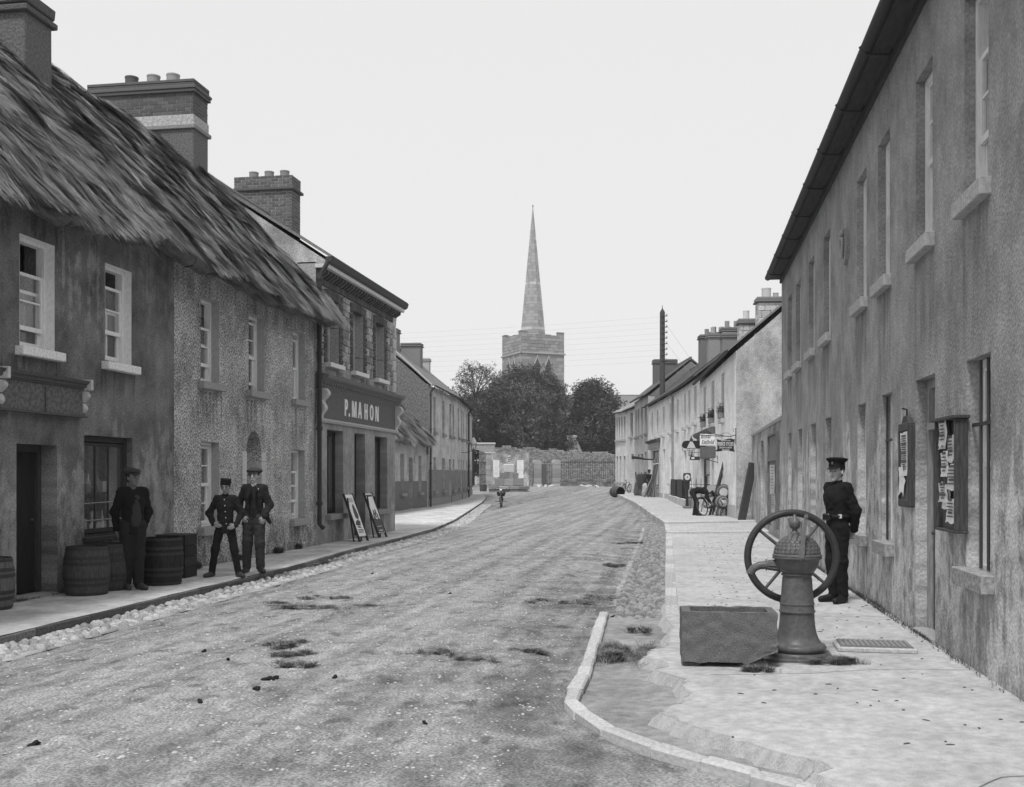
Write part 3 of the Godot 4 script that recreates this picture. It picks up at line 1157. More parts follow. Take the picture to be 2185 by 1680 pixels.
func plain_chimney(parent: Node, at_: Vector3, size: Vector3, l: float, pots := 0, cap := 0.14) -> Node3D:
	# rendered stack with a weathered cap; at_ is the middle of its foot
	var c := part(parent, "chimney", Transform3D(Basis(), at_))
	var m := MB.new()
	m.cbox(Vector3(0, size.y * 0.5, 0), size, 0.02, Transform3D.IDENTITY, 0.01, rng)
	put(c, "stack", m, mat(l, "rough", 1.2, 0.4, 1.0))
	m = MB.new()
	m.cbox(Vector3(0, size.y - cap * 1.4, 0), Vector3(size.x + 0.14, cap * 0.5, size.z + 0.14), 0.015)
	m.cbox(Vector3(0, size.y - cap * 0.5, 0), Vector3(size.x + 0.09, cap * 0.9, size.z + 0.09), 0.02, Transform3D.IDENTITY, 0.01, rng)
	put(c, "cap", m, mat(l * 0.8, "rough", 0.9, 0.5, 1.0))
	for k in pots:
		var f := (k + 0.5) / pots - 0.5
		var o := Vector3(f * size.x * 0.85, size.y, 0) if size.x > size.z else Vector3(0, size.y, f * size.z * 0.85)
		pot(c, o, 0.13, 0.35, l * 1.3)
	return c


# ---------- left side of the street ----------
func thatch(parent: Node, u0: float, u1: float, eave_z: float, eave_y: float, ridge_z: float, ridge_y: float, sd: int, count: int, droop: Callable) -> void:
	var nz := noise(FastNoiseLite.TYPE_SIMPLEX, 1.0, 3, sd)
	var surf := func(u: float, t: float) -> Vector3:
		var y: float = lerpf(eave_y + 0.26 + droop.call(u), ridge_y + 0.10 * nz.get_noise_2d(u * 0.5, 77.0), t) + 0.16 * sin(t * PI) + 0.09 * nz.get_noise_2d(u * 0.8, t * 3.0) + 0.012 * nz.get_noise_2d(u * 3.0, t * 2.0 + 9.0)
		var z := lerpf(eave_z, ridge_z, t) + 0.05 * nz.get_noise_2d(u * 1.3 + 20.0, t * 3.0)
		return Vector3(u, y, z)
	# the body of the roof: underside at the wall, rounded lip at the eave, front slope, ridge, back slope
	var m := MB.new()
	var nu := int((u1 - u0) / 0.14)
	var p := []
	var nn := []
	for i in nu + 1:
		var u := lerpf(u0, u1, float(i) / nu)
		var e: Vector3 = surf.call(u, 0.0)
		var rag := 0.05 * nz.get_noise_2d(u * 6.0, 3.0)
		var row := [Vector3(u, e.y - 0.02, -0.05), Vector3(u, e.y - 0.27 + rag, eave_z - 0.22), Vector3(u, e.y - 0.24 + rag, eave_z - 0.06), Vector3(u, e.y - 0.12, eave_z + 0.0)]
		for j in 25:
			row.append(surf.call(u, j / 24.0))
		for j in 6:
			row.append(Vector3(u, lerpf(ridge_y, eave_y, (j + 1) / 6.0), lerpf(ridge_z, 2.0 * ridge_z - eave_z, (j + 1) / 6.0)))
		p.append_array(row)
	var w := 35
	for i in nu + 1:
		for j in w:
			var a: Vector3 = p[mini(i + 1, nu) * w + j] - p[maxi(i - 1, 0) * w + j]
			var b: Vector3 = p[i * w + mini(j + 1, w - 1)] - p[i * w + maxi(j - 1, 0)]
			nn.append(a.cross(b).normalized())
	m.grid(p, nn, w)
	for e in [0, nu]:
		var q := []
		for j in range(0, w, 2):
			q.append(p[e * w + j])
		var poly := []
		for a in q:
			poly.append(Vector2(a.z, a.y))
		var tri := Geometry2D.triangulate_polygon(PackedVector2Array(poly))
		for k in range(0, tri.size(), 3):
			m.face([q[tri[k]], q[tri[k + 1]], q[tri[k + 2]]], Vector3(-1.0 if e == 0 else 1.0, 0, 0))
	var roof := put(parent, "thatched_roof", m, mat(0.21, "pit", 0.35, 0.6, 2.0, 1.0))
	# straw laid down the slope: mats of thin strands, each strand with its own tone
	var mats_ := []
	for q in 6:
		var straw := MB.new()
		var cols := PackedColorArray()
		for k in 170:
			var x0 := R(-0.30, 0.30)
			var z0 := R(-0.30, 0.30)
			var wd := R(0.003, 0.0065)
			var l := R(0.09, 0.24)
			var dx := R(-0.10, 0.10) * l * (1.0 if k % 11 else 3.0)
			var y0 := R(0.0, 0.006)
			var y1 := y0 + R(0.0, 0.006)
			var n0 := straw.v.size()
			straw.face([Vector3(x0 - wd, y0, z0), Vector3(x0 + wd, y0, z0), Vector3(x0 + dx + wd * 0.6, y1, z0 + l), Vector3(x0 + dx - wd * 0.6, y1, z0 + l)], Vector3.UP)
			var t := R(0.65, 1.3) if k % 9 else R(0.35, 0.5)
			for e in straw.v.size() - n0:
				cols.append(Color(t, t, t))
		straw.c = cols
		mats_.append(straw.mesh())
	var where := [[], [], [], [], [], []]
	var tints := [[], [], [], [], [], []]
	for i in count:
		var fringe := i < count / 5
		var u := R(u0 + 0.15, u1 - 0.15)
		var t := R(0.0, 0.03) if fringe else rng.randf() * 0.97
		var a: Vector3 = surf.call(u, t)
		var b: Vector3 = surf.call(u, t + 0.04)
		var c: Vector3 = surf.call(u + 0.2, t)
		var down := (a - b).normalized()
		var across := (c - a).normalized()
		var up := down.cross(across).normalized()
		if up.y < 0:
			up = -up
		var lift := R(-0.012, 0.008)
		if fringe:
			a += up * R(-0.24, 0.0) - Vector3(0, 0, R(0.0, 0.10)) - down * R(0.17, 0.32)
			lift = R(-0.22, 0.0)
		var dir := (down + across * R(-0.03, 0.03) + up * lift).normalized()
		var x := up.cross(dir).normalized()
		var y := dir.cross(x).normalized()
		var k := rng.randi() % 6
		where[k].append(Transform3D(Basis(x * (1.0 if rng.randf() < 0.5 else -1.0), y, dir * R(0.8, 1.2)), a + up * R(0.0, 0.010)))
		var patch := nz.get_noise_2d(u * 0.9 + 5.0, t * 3.0 + 40.0)
		var band := nz.get_noise_2d(u * 13.0 + 15.0, t * 2.0 + 90.0)
		var l := clampf(0.27 * (1.0 + 0.30 * patch + 0.14 * band) * R(0.95, 1.05), 0.05, 0.6)
		tints[k].append(Color(l, l, l))
	for k in 6:
		copies(roof, "straw", mats_[k], tinted(1.0, 0.9), where[k], tints[k])


func console(parent: Node, u: float, y0: float, y1: float, wd: float, proj: float, material: Material) -> void:
	# scrolled bracket at the end of a shop fascia
	var m := MB.new()
	var h := y1 - y0
	var prof := [Vector2(0.0, 0.0)]
	for k in 25:
		var t := k / 24.0
		var z := proj * (0.28 + 0.30 * t + 0.42 * pow(absf(sin(t * PI * 2.0 - 0.4)), 1.5) * (0.55 + 0.45 * t))
		prof.append(Vector2(z, t * h))
	prof.append(Vector2(0.0, h))
	m.prism(prof, -wd * 0.5, wd * 0.5, Transform3D(Vector3(0, 0, 1), Vector3(0, 1, 0), Vector3(1, 0, 0), Vector3(u, y0, 0)))
	put(parent, "console", m, material)


func cornice(parent: Node, called: String, u0: float, u1: float, prof: Array, material: Material) -> void:
	# moulding: profile of Vector2(z, y) drawn along the wall
	var m := MB.new()
	m.prism(prof, u0, u1, Transform3D(Vector3(0, 0, 1), Vector3(0, 1, 0), Vector3(1, 0, 0), Vector3.ZERO))
	put(parent, called, m, material)


func left_row() -> void:
	var white := mat(0.86, "wood", 0.6, 0.2, 0.05, 0.55)
	var limed := mat(0.84, "sand", 0.6, 0.2, 0.15)
	# --- dark rendered house with the thatch ---
	var h1 := thing("thatched_house", "dark rendered thatched house with a shop sign board over its plank door", "house", left_face(-8.45, 8.0))
	var holes := [[4.56, 5.34, 3.40, 4.87], [6.62, 7.39, 3.42, 4.9], [4.5, 5.4, 0.14, 2.15], [6.07, 7.42, 0.84, 2.32], [2.2, 3.0, 3.40, 4.87], [1.6, 3.0, 0.84, 2.3]]
	var st1 := weather(768, 512, 8.8, 6.0, 101, {"base": 0.27, "blot": 0.24, "streak": 0.14, "bloom": 0.20, "bloom_y": 2.2, "damp": 0.5, "damp_y": 0.35, "drips": [[4.2, 5.6, 5.3, 0.7, -0.5], [5.4, 6.6, 5.3, 1.9, 0.7], [7.0, 8.8, 5.3, 1.2, 0.35], [3.9, 5.5, 3.3, 0.4, -0.5], [6.5, 7.5, 3.3, 0.5, -0.4]]})
	wall_panel(h1, "wall", 0.0, 8.8, -0.05, 5.6, holes, with_stains(mat(0.62, "rough", 0.8, 0.36, 0.8), st1), 0.45, 0.0, 8.8, 6.0)
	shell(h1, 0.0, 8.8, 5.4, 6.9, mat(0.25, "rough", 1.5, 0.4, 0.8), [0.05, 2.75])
	var osill := mat(0.82, "stone", 0.5, 0.3, 0.3)
	window(h1, 4.56, 5.34, 3.40, 4.87, {"depth": 0.13, "reveal": limed, "frame": white, "sashes": [[3.66, 4.42, 0.0, 1, 0], [3.45, 4.2, 1.0, 0, 0]], "sill": [0.09, 0.12, 0.12, osill]})
	window(h1, 6.62, 7.39, 3.42, 4.90, {"depth": 0.13, "reveal": limed, "frame": white, "sashes": [[3.88, 4.60, 0.0, 1, 0], [3.50, 4.24, 1.0, 0, 1]], "sill": [0.09, 0.12, 0.12, osill]})
	window(h1, 2.2, 3.0, 3.40, 4.87, {"depth": 0.13, "reveal": limed, "frame": white, "sill": [0.09, 0.12, 0.12, osill]})
	var dark := mat(0.045, "wood", 0.7, 0.4, 0.1, 0.6)
	door(h1, 4.5, 5.4, 0.14, 2.15, {"depth": 0.24, "planks": 5, "knob_near": false})
	var sw := window(h1, 6.07, 7.42, 0.84, 2.32, {"depth": 0.10, "frame": dark, "frame_width": 0.075, "sashes": [[0.9, 2.22, 0.0, 0, 2]], "sill": [0.04, 0.07, 0.06, dark]})
	window(h1, 1.6, 3.0, 0.84, 2.3, {"depth": 0.10, "frame": dark, "frame_width": 0.075, "sashes": [[0.9, 2.22, 0.0, 0, 2]], "sill": [0.04, 0.07, 0.06, dark]})
	for y in [1.08, 1.33]:
		var bar := MB.new()
		var pts := []
		for k in 9:
			pts.append(Vector3(lerpf(6.1, 7.39, k / 8.0), y + 0.02 * sin(k * PI / 8.0), -0.06 + 0.13 * sin(k * PI / 8.0)))
		bar.tube(pts, 0.011, 6)
		put(sw, "guard_rail", bar, mat(0.25, "", 1, 0, 0, 0.4))
	shop_goods(h1, 6.15, 7.35, 0.93, -0.32)
	# the sign board
	var sg := part(h1, "sign_board")
	var m := MB.new()
	m.box(Vector3(5.0, 2.755, 0.04), Vector3(1.95, 0.39, 0.08))
	put(sg, "panel", m, mat(0.13, "pit", 0.7, 0.6, 0.2, 0.8))
	m = MB.new()
	m.box(Vector3(5.0, 2.57, 0.05), Vector3(1.95, 0.03, 0.12))
	m.box(Vector3(5.0, 2.745, 0.088), Vector3(0.018, 0.33, 0.016))
	put(sg, "batten", m, mat(0.09, "wood", 0.5, 0.4, 0.1, 0.7))
	cornice(sg, "cornice", 4.02, 5.98, [Vector2(0, 2.955), Vector2(0.09, 2.955), Vector2(0.10, 2.975), Vector2(0.13, 2.985), Vector2(0.14, 3.02), Vector2(0.17, 3.03), Vector2(0.19, 3.07), Vector2(0, 3.10)], mat(0.10, "wood", 0.6, 0.5, 0.1, 0.7))
	for u in [4.06, 5.94]:
		console(sg, u, 2.56, 2.93, 0.09, 0.17, mat(0.5, "wood", 0.5, 0.4, 0.1, 0.7))
		m = MB.new()
		m.cbox(Vector3(u, 3.02, 0.10), Vector3(0.06, 0.15, 0.22), 0.01)
		put(sg, "end_block", m, mat(0.55, "wood", 0.5, 0.4, 0.1, 0.7))
	thatch(h1, -1.0, 8.62, 0.50, 5.06, -3.45, 9.42, 11, 3400, func(u): return (-0.02 if u < 5.0 else 0.10 + 0.10 * clampf((u - 5.0) / 3.0, 0.0, 1.0)) + 0.05 * sin(u * 1.9))
	# rough stack on the party wall
	plain_chimney(h1, Vector3(8.25, 7.9, -3.0), Vector3(0.75, 1.75, 1.75), 0.13, 0, 0.2)

	# --- roughcast house with the arched door ---
	var h2 := thing("thatched_house", "pale roughcast thatched house with an arched stone doorway", "house", left_face(-8.45, 16.8))
	var d0 := 16.8
	var holes2 := []
	for q in [[17.79, 18.56, 3.41, 4.94], [19.91, 20.70, 3.42, 4.96], [22.33, 23.08, 3.42, 4.96], [17.81, 18.56, 0.81, 2.35], [22.24, 23.07, 0.78, 2.32], [19.81, 20.55, 0.15, 2.64]]:
		holes2.append([q[0] - d0, q[1] - d0, q[2], q[3]])
	var st2 := weather(640, 512, 7.05, 6.0, 202, {"base": 0.66, "blot": 0.20, "streak": 0.12, "bloom": 0.12, "bloom_y": 2.2, "damp": 0.55, "damp_y": 0.5, "drips": [[0.8, 1.9, 3.25, 0.9, -0.45], [3.0, 4.0, 3.25, 0.9, -0.45], [5.4, 6.4, 3.25, 1.0, -0.45], [0.0, 7.0, 5.4, 0.8, -0.30], [0.9, 1.9, 0.7, 0.5, -0.4], [5.3, 6.4, 0.7, 0.5, -0.4]]})
	var wm2 := with_stains(mat(0.66, "rough", 0.95, 0.82, 1.8), st2)
	wall_panel(h2, "wall", 0.0, 7.05, -0.05, 5.7, holes2, wm2, 0.45, 0.0, 7.05, 6.0)
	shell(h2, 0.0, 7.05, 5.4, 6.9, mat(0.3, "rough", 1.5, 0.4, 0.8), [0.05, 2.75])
	# arch head: fills the corners of the opening above the spring of the arch
	m = MB.new()
	for sd in [-1.0, 1.0]:
		var cu := 20.18 - d0
		var poly := [Vector2(cu + sd * 0.37, 2.645), Vector2(cu + sd * 0.37, 2.21)]
		for k in 11:
			var a := k / 10.0 * PI / 2
			poly.append(Vector2(cu + sd * 0.37 * cos(a), 2.21 + 0.42 * sin(a)))
		poly.append(Vector2(cu, 2.645))
		m.prism(poly, -0.45, 0.0)
	m.planar(7.05, 6.0)
	put(h2, "arch_head", m, wm2)
	for u in [[19.60, 19.81], [20.55, 20.78]]:
		var y := 0.15
		while y < 2.15:
			var hh := minf(R(0.28, 0.62), 2.22 - y)
			if 2.22 - y - hh < 0.12:
				hh = 2.22 - y
			m = MB.new()
			m.cbox(Vector3((u[0] + u[1]) * 0.5 - d0, y + hh * 0.5, -0.14), Vector3(u[1] - u[0], hh - 0.006, 0.31), 0.008, Transform3D.IDENTITY, 0.003, rng)
			put(h2, "jamb_stone", m, mat([0.5, 0.58, 0.54][rng.randi() % 3], "stone", 0.7, 0.25, 0.2))
			y += hh
	var dd := door(h2, 19.83 - d0, 20.53 - d0, 0.15, 2.2, {"depth": 0.30, "planks": 4, "frame": mat(0.55, "wood", 0.6, 0.3, 0.1, 0.6), "mat": mat(0.02, "wood", 0.8, 0.4, 0.15, 0.6)})
	m = MB.new()
	for k in 13:
		var a := k / 12.0 * PI
		var b := (k + 1) / 12.0 * PI
		if k < 12:
			m.face([Vector3(20.18 - d0, 2.2, -0.34), Vector3(20.18 - d0 + 0.36 * cos(a), 2.2 + 0.41 * sin(a), -0.34), Vector3(20.18 - d0 + 0.36 * cos(b), 2.2 + 0.41 * sin(b), -0.34)], Vector3(0, 0, 1))
	put(dd, "fanlight", m, glass())
	m = MB.new()
	for k in 5:
		var a := (k + 1) / 6.0 * PI
		m.tube([Vector3(20.18 - d0, 2.21, -0.335), Vector3(20.18 - d0 + 0.36 * cos(a), 2.2 + 0.41 * sin(a), -0.335)], 0.010, 5)
	put(dd, "fanlight_bar", m, white)
	var smooth := mat(0.42, "sand", 0.7, 0.25, 0.15)
	var gsill := mat(0.33, "stone", 0.6, 0.35, 0.4)
	window(h2, 17.79 - d0, 18.56 - d0, 3.41, 4.94, {"reveal": smooth, "frame": white, "blind": 0.14, "sashes": [[3.73, 4.44, 0.0, 1, 0], [3.46, 4.15, 1.0, 0, 0]], "sill": [0.10, 0.13, 0.12, gsill]})
	window(h2, 19.91 - d0, 20.70 - d0, 3.42, 4.96, {"reveal": smooth, "frame": white, "sashes": [[4.10, 4.84, 0.0, 1, 0], [3.58, 4.2, 1.0, 0, 0]], "sill": [0.10, 0.13, 0.12, gsill]})
	window(h2, 22.33 - d0, 23.08 - d0, 3.42, 4.96, {"reveal": smooth, "frame": white, "sashes": [[4.12, 4.80, 0.0, 0, 0], [3.47, 4.2, 1.0, 0, 0]], "sill": [0.10, 0.13, 0.12, gsill]})
	window(h2, 17.81 - d0, 18.56 - d0, 0.81, 2.35, {"reveal": smooth, "frame": white, "curtain": 0.2, "sashes": [[1.55, 2.28, 0.0, 1, 1], [0.86, 1.6, 1.0, 1, 1]], "sill": [0.11, 0.15, 0.12, gsill]})
	window(h2, 22.24 - d0, 23.07 - d0, 0.78, 2.32, {"reveal": smooth, "frame": white, "curtain": 0.2, "sashes": [[1.15, 1.85, 0.0, 1, 1], [0.84, 1.55, 1.0, 1, 1]], "sill": [0.11, 0.15, 0.12, gsill]})
	m = MB.new()
	m.cbox(Vector3(3.5, 5.37, 0.05), Vector3(7.0, 0.10, 0.14), 0.012)
	put(h2, "eaves_ledge", m, mat(0.36, "sand", 0.8, 0.4, 0.5))
	thatch(h2, -0.18, 7.35, 0.50, 5.22, -3.45, 9.55, 12, 3000, func(u): return 0.04 * sin(u * 1.3) + (0.0 if u < 6.0 else 0.06 * (u - 6.0)))
	brick_stack(h2)

	shop_house()
	far_left()


func shop_goods(parent: Node, u0: float, u1: float, y: float, z: float) -> void:
	# shelf with bottles and boxes behind the shop window
	var g := part(parent, "window_display")
	var m := MB.new()
	m.box(Vector3((u0 + u1) * 0.5, y - 0.02, z), Vector3(u1 - u0, 0.03, 0.3))
	m.box(Vector3((u0 + u1) * 0.5, y + 0.55, z - 0.1), Vector3(u1 - u0, 0.025, 0.15))
	put(g, "shelf", m, mat(0.12, "wood", 0.6, 0.3, 0.05))
	for k in 16:
		var b := MB.new()
		var yy := y if k < 9 else y + 0.565
		var x := lerpf(u0 + 0.06, u1 - 0.06, (k % 9) / 8.0) + R(-0.02, 0.02)
		if k % 3 == 0:
			b.cbox(Vector3(x, yy + 0.08, z + R(-0.05, 0.05)), Vector3(R(0.09, 0.14), 0.16, 0.08), 0.004)
			put(g, "box", b, mat([0.15, 0.35, 0.5][k % 2], "", 1, 0, 0, 0.7))
		else:
			var r := R(0.03, 0.04)
			b.lathe([Vector2(r, 0), Vector2(r, 0.15), Vector2(r * 0.4, 0.2), Vector2(r * 0.35, 0.28)], 10, Transform3D(Basis(), Vector3(x, yy, z + R(-0.04, 0.04))))
			put(g, "bottle", b, mat([0.05, 0.4, 0.12][k % 3], "", 1, 0, 0, 0.15))


func brick_stack(h2: Node) -> void:
	# tall stack of the roughcast house: plastered foot, ledge, plaster band, brick shaft, oversailing courses
	var c := part(h2, "chimney", Transform3D(Basis(), Vector3(5.7, 8.0, -3.68)))   # street side s 22.5..23.25
	var dx := 0.75
	var dz := 2.55
	var m := MB.new()
	m.cbox(Vector3(dx * 0.5, 0.78, 0), Vector3(dx, 1.56, dz), 0.02, Transform3D.IDENTITY, 0.01, rng)
	put(c, "foot", m, mat(0.15, "rough", 0.8, 0.6, 1.4))
	m = MB.new()
	m.cbox(Vector3(dx * 0.5, 1.60, 0), Vector3(dx + 0.12, 0.09, dz + 0.12), 0.01)
	put(c, "ledge", m, mat(0.24, "stone", 0.6, 0.4, 0.3))
	m = MB.new()
	m.cbox(Vector3(dx * 0.5, 1.76, 0), Vector3(dx + 0.03, 0.24, dz + 0.03), 0.01)
	put(c, "plaster_band", m, mat(0.40, "pit", 0.7, 0.5, 0.6))
	m = MB.new()
	m.box(Vector3(dx * 0.5, 2.22, 0), Vector3(dx - 0.03, 0.9, dz - 0.03))
	put(c, "core", m, mat(0.30, "sand", 0.6, 0.3, 0.3))
	var shapes := unit_bricks()
	var shades := [mat(0.105, "stone", 0.4, 0.4, 0.2), mat(0.125, "stone", 0.4, 0.4, 0.2), mat(0.09, "stone", 0.4, 0.4, 0.2)]
	# face towards the camera (local -x) and face to the street (local +z)
	brick_face(c, Transform3D(Basis(Vector3.UP, -PI / 2), Vector3(0.0, 1.88, -dz * 0.5)), dz, 0.51, shapes, shades)
	brick_face(c, Transform3D(Basis(), Vector3(0.0, 1.88, dz * 0.5)), dx, 0.51, shapes, shades)
	for k in 4:
		m = MB.new()
		var o: float = [0.10, 0.14, 0.05, 0.05][k]
		m.cbox(Vector3(dx * 0.5, 2.42 + k * 0.075, 0), Vector3(dx + o, 0.068, dz + o), 0.008, Transform3D.IDENTITY, 0.003, rng)
		put(c, "oversailing_course", m, shades[k % 3])
	pot(c, Vector3(dx * 0.5, 2.68, 0.60), 0.155, 0.26, 0.30)
	pot(c, Vector3(dx * 0.5, 2.68, 0.12), 0.155, 0.26, 0.28)
	pot(c, Vector3(dx * 0.5, 2.68, -0.42), 0.155, 0.26, 0.10)


func shop_house() -> void:
	var s0 := 23.85
	var h := thing("brick_shop", "two-storey stone and brick shop with white fascia letters and scrolled brackets", "shop", left_face(-8.45, s0))
	var plaster := with_stains(mat(0.60, "sand", 0.9, 0.22, 0.25), weather(512, 256, 6.9, 3.2, 301, {"base": 0.50, "blot": 0.14, "streak": 0.16, "bloom": 0.12, "bloom_y": 1.0, "damp": 0.35, "damp_y": 0.5}))
	var low := [[0.76, 2.0, 0.80, 2.87], [2.93, 3.88, 0.14, 2.87], [4.79, 6.05, 0.79, 2.86]]
	wall_panel(h, "shop_wall", 0.0, 6.9, -0.05, 3.05, low, plaster, 0.45, 0.0, 6.9, 3.2)
	var up := [[0.77, 1.65, 4.47, 6.08], [2.78, 3.70, 4.46, 6.08], [4.86, 5.74, 4.46, 6.09]]
	wall_panel(h, "upper_wall", 0.0, 6.9, 3.05, 6.75, up, mat(0.36, "sand", 0.6, 0.4, 0.6), 0.45, -0.012)
	var render := with_stains(mat(0.62, "rough", 0.9, 0.4, 0.8), weather(256, 256, 7.0, 10.0, 302, {"base": 0.6, "blot": 0.3, "streak": 0.2}))
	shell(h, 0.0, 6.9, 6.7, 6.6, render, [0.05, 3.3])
	gable_end(h, "gable", 0.0, Vector2(0.33, 6.72), Vector2(-3.3, 9.12), Vector2(-6.9, 6.7), render)
	gable_end(h, "gable", 6.6, Vector2(0.33, 6.72), Vector2(-3.3, 9.12), Vector2(-6.9, 6.7), render)
	slate_roof(h, 0.0, 6.9, Vector2(0.38, 6.86), Vector2(-3.3, 9.22), Vector2(-7.2, 6.7), mat(0.20, "stone", 0.7, 0.4, 0.3, 0.6), 0.03)
	# shop windows and door
	var dk := mat(0.03, "wood", 0.7, 0.4, 0.1, 0.5)
	var sill := mat(0.27, "stone", 0.7, 0.3, 0.3)
	window(h, 0.76, 2.0, 0.80, 2.87, {"depth": 0.22, "frame": dk, "frame_width": 0.08, "sashes": [[0.85, 2.78, 0.0, 0, 2]], "sill": [0.10, 0.13, 0.14, sill], "curtain": 0.15})
	door(h, 2.93, 3.88, 0.14, 2.87, {"depth": 0.26, "transom": 2.05, "mat": dk, "frame": dk})
	window(h, 4.79, 6.05, 0.79, 2.86, {"depth": 0.22, "frame": dk, "frame_width": 0.08, "sashes": [[0.85, 2.78, 0.0, 0, 2]], "sill": [0.10, 0.13, 0.14, sill], "curtain": 0.15})
	# fascia with letters
	var fs := part(h, "fascia")
	var m := MB.new()
	m.box(Vector3(3.45, 3.46, 0.03), Vector3(6.5, 0.74, 0.08))
	put(fs, "panel", m, mat(0.12, "sand", 0.8, 0.35, 0.1, 0.7))
	cornice(fs, "lower_moulding", 0.0, 6.9, [Vector2(0, 3.02), Vector2(0.07, 3.02), Vector2(0.09, 3.05), Vector2(0.11, 3.06), Vector2(0.12, 3.10), Vector2(0, 3.115)], mat(0.5, "wood", 0.6, 0.25, 0.1, 0.6))
	cornice(fs, "cornice", -0.02, 6.95, [Vector2(0, 3.80), Vector2(0.08, 3.80), Vector2(0.10, 3.84), Vector2(0.13, 3.86), Vector2(0.15, 3.92), Vector2(0.22, 4.0), Vector2(0.27, 4.02), Vector2(0.30, 4.06), Vector2(0.31, 4.12), Vector2(0, 4.19)], mat(0.16, "wood", 0.7, 0.4, 0.15, 0.7))
	for k in 40:
		var e := MB.new()
		e.ball(Vector3(0.1 + k * 0.172, 3.935, 0.185), Vector3(0.055, 0.05, 0.035), 8)
		put(fs, "egg_moulding", e, mat(0.17, "wood", 0.7, 0.4, 0.1, 0.7))
	for u in [0.13, 6.77]:
		console(fs, u, 3.11, 3.80, 0.22, 0.30, mat(0.52, "sand", 0.5, 0.2, 0.1, 0.7))
	var font := SystemFont.new()
	font.font_names = PackedStringArray(["Droid Sans"])
	font.font_weight = 700
	var xs := [1.83, 2.16, 2.42, 2.98, 3.50, 4.02, 4.52]
	var txt := "P.MAHON"
	for k in 7:
		var t := TextMesh.new()
		t.text = txt[k]
		t.font = font
		t.font_size = 64
		t.pixel_size = 0.0093
		t.depth = 0.02
		t.horizontal_alignment = HORIZONTAL_ALIGNMENT_LEFT
		t.vertical_alignment = VERTICAL_ALIGNMENT_CENTER
		var l := put(fs, "letter", t, mat(0.82, "sand", 0.3, 0.12, 0.05, 0.6))
		l.transform = Transform3D(Basis().scaled(Vector3(0.82, 0.98, 1)), Vector3(xs[k], 3.455, 0.082))
	# upper windows, brick dressings, rubble between
	var shapes := unit_bricks(4, 0.05, 0.025)
	var br := [mat(0.095, "stone", 0.4, 0.4, 0.2), mat(0.115, "stone", 0.4, 0.4, 0.2), mat(0.08, "stone", 0.4, 0.4, 0.2)]
	var whites := mat(0.70, "stone", 0.6, 0.2, 0.2)
	for q in up:
		window(h, q[0], q[1], q[2], q[3], {"depth": 0.24, "frame": mat(0.5, "wood", 0.6, 0.25, 0.05, 0.6), "curtain": 0.25, "reveal": mat(0.36, "sand", 0.6, 0.4, 0.6), "sill": [0.12, 0.11, 0.14, whites]})
		var dr := part(h, "brick_dressing")
		for sd in [0, 1]:
			var rows := 19
			for r in rows:
				var w := 0.22 if r % 2 == 0 else 0.33
				var xx: float = q[0] - w * 0.5 + 0.006 if sd == 0 else q[1] + w * 0.5 - 0.006
				put(dr, "brick", shapes[rng.randi() % 4], br[rng.randi() % 3], Transform3D(Basis().scaled(Vector3(w - 0.012, 0.0725, 0.24)), Vector3(xx, q[2] + 0.045 + r * 0.0845, -0.10 + R(-0.003, 0.003))))
		for k in 15:
			var f := k / 14.0
			var uu: float = lerpf(q[0] - 0.16, q[1] + 0.16, f)
			var an := (f - 0.5) * 0.42
			put(dr, "brick", shapes[rng.randi() % 4], br[rng.randi() % 3], Transform3D(Basis(Vector3.FORWARD, an) * Basis().scaled(Vector3(0.075, 0.22, 0.22)), Vector3(uu, 6.16 - 0.05 * pow(2 * f - 1, 2), -0.09)))
	# rubble panels
	var stones := unit_bricks(6, 0.09, 0.05)
	var sh := [mat(0.26, "stone", 0.8, 0.55, 0.9), mat(0.33, "stone", 0.8, 0.55, 0.9), mat(0.20, "stone", 0.8, 0.55, 0.9), mat(0.40, "stone", 0.8, 0.5, 0.9)]
	for pn in [[0.02, 0.50], [1.92, 2.51], [3.97, 4.59], [6.01, 6.62]]:
		var y := 4.20
		while y < 6.22:
			var hh := R(0.13, 0.26)
			if 6.26 - y - hh < 0.1:
				hh = 6.26 - y
			var x: float = pn[0]
			while x < pn[1] - 0.03:
				var ww := minf(R(0.16, 0.36), pn[1] - x)
				if pn[1] - x - ww < 0.1:
					ww = pn[1] - x
				put(h, "rubble_stone", stones[rng.randi() % 6], sh[rng.randi() % 4], Transform3D(Basis().scaled(Vector3(ww - 0.014, hh - 0.014, 0.16)), Vector3(x + ww * 0.5, y + hh * 0.5, -0.065 + R(-0.01, 0.012))))
				x += ww
			y += hh
	for q in up:
		# low stones below the sills
		for k in 3:
			put(h, "rubble_stone", stones[k], sh[k], Transform3D(Basis().scaled(Vector3(0.42, 0.14, 0.12)), Vector3(q[0] + 0.05 + k * 0.43, 4.27, -0.06)))
	var y2 := 4.2
	var kk := 0
	while y2 < 6.25:
		put(h, "quoin_stone", stones[kk % 6], mat(0.50, "stone", 0.8, 0.25, 0.3), Transform3D(Basis().scaled(Vector3(0.30 if kk % 2 == 0 else 0.22, 0.31, 0.34)), Vector3(6.9 - (0.15 if kk % 2 == 0 else 0.11), y2 + 0.16, -0.135)))
		y2 += 0.325
		kk += 1
	for k in 76:
		put(h, "soldier_brick", shapes[rng.randi() % 4], br[rng.randi() % 3], Transform3D(Basis().scaled(Vector3(0.074, 0.15, 0.2)), Vector3(0.06 + k * 0.0868, 6.355, -0.07 + R(-0.003, 0.003))))
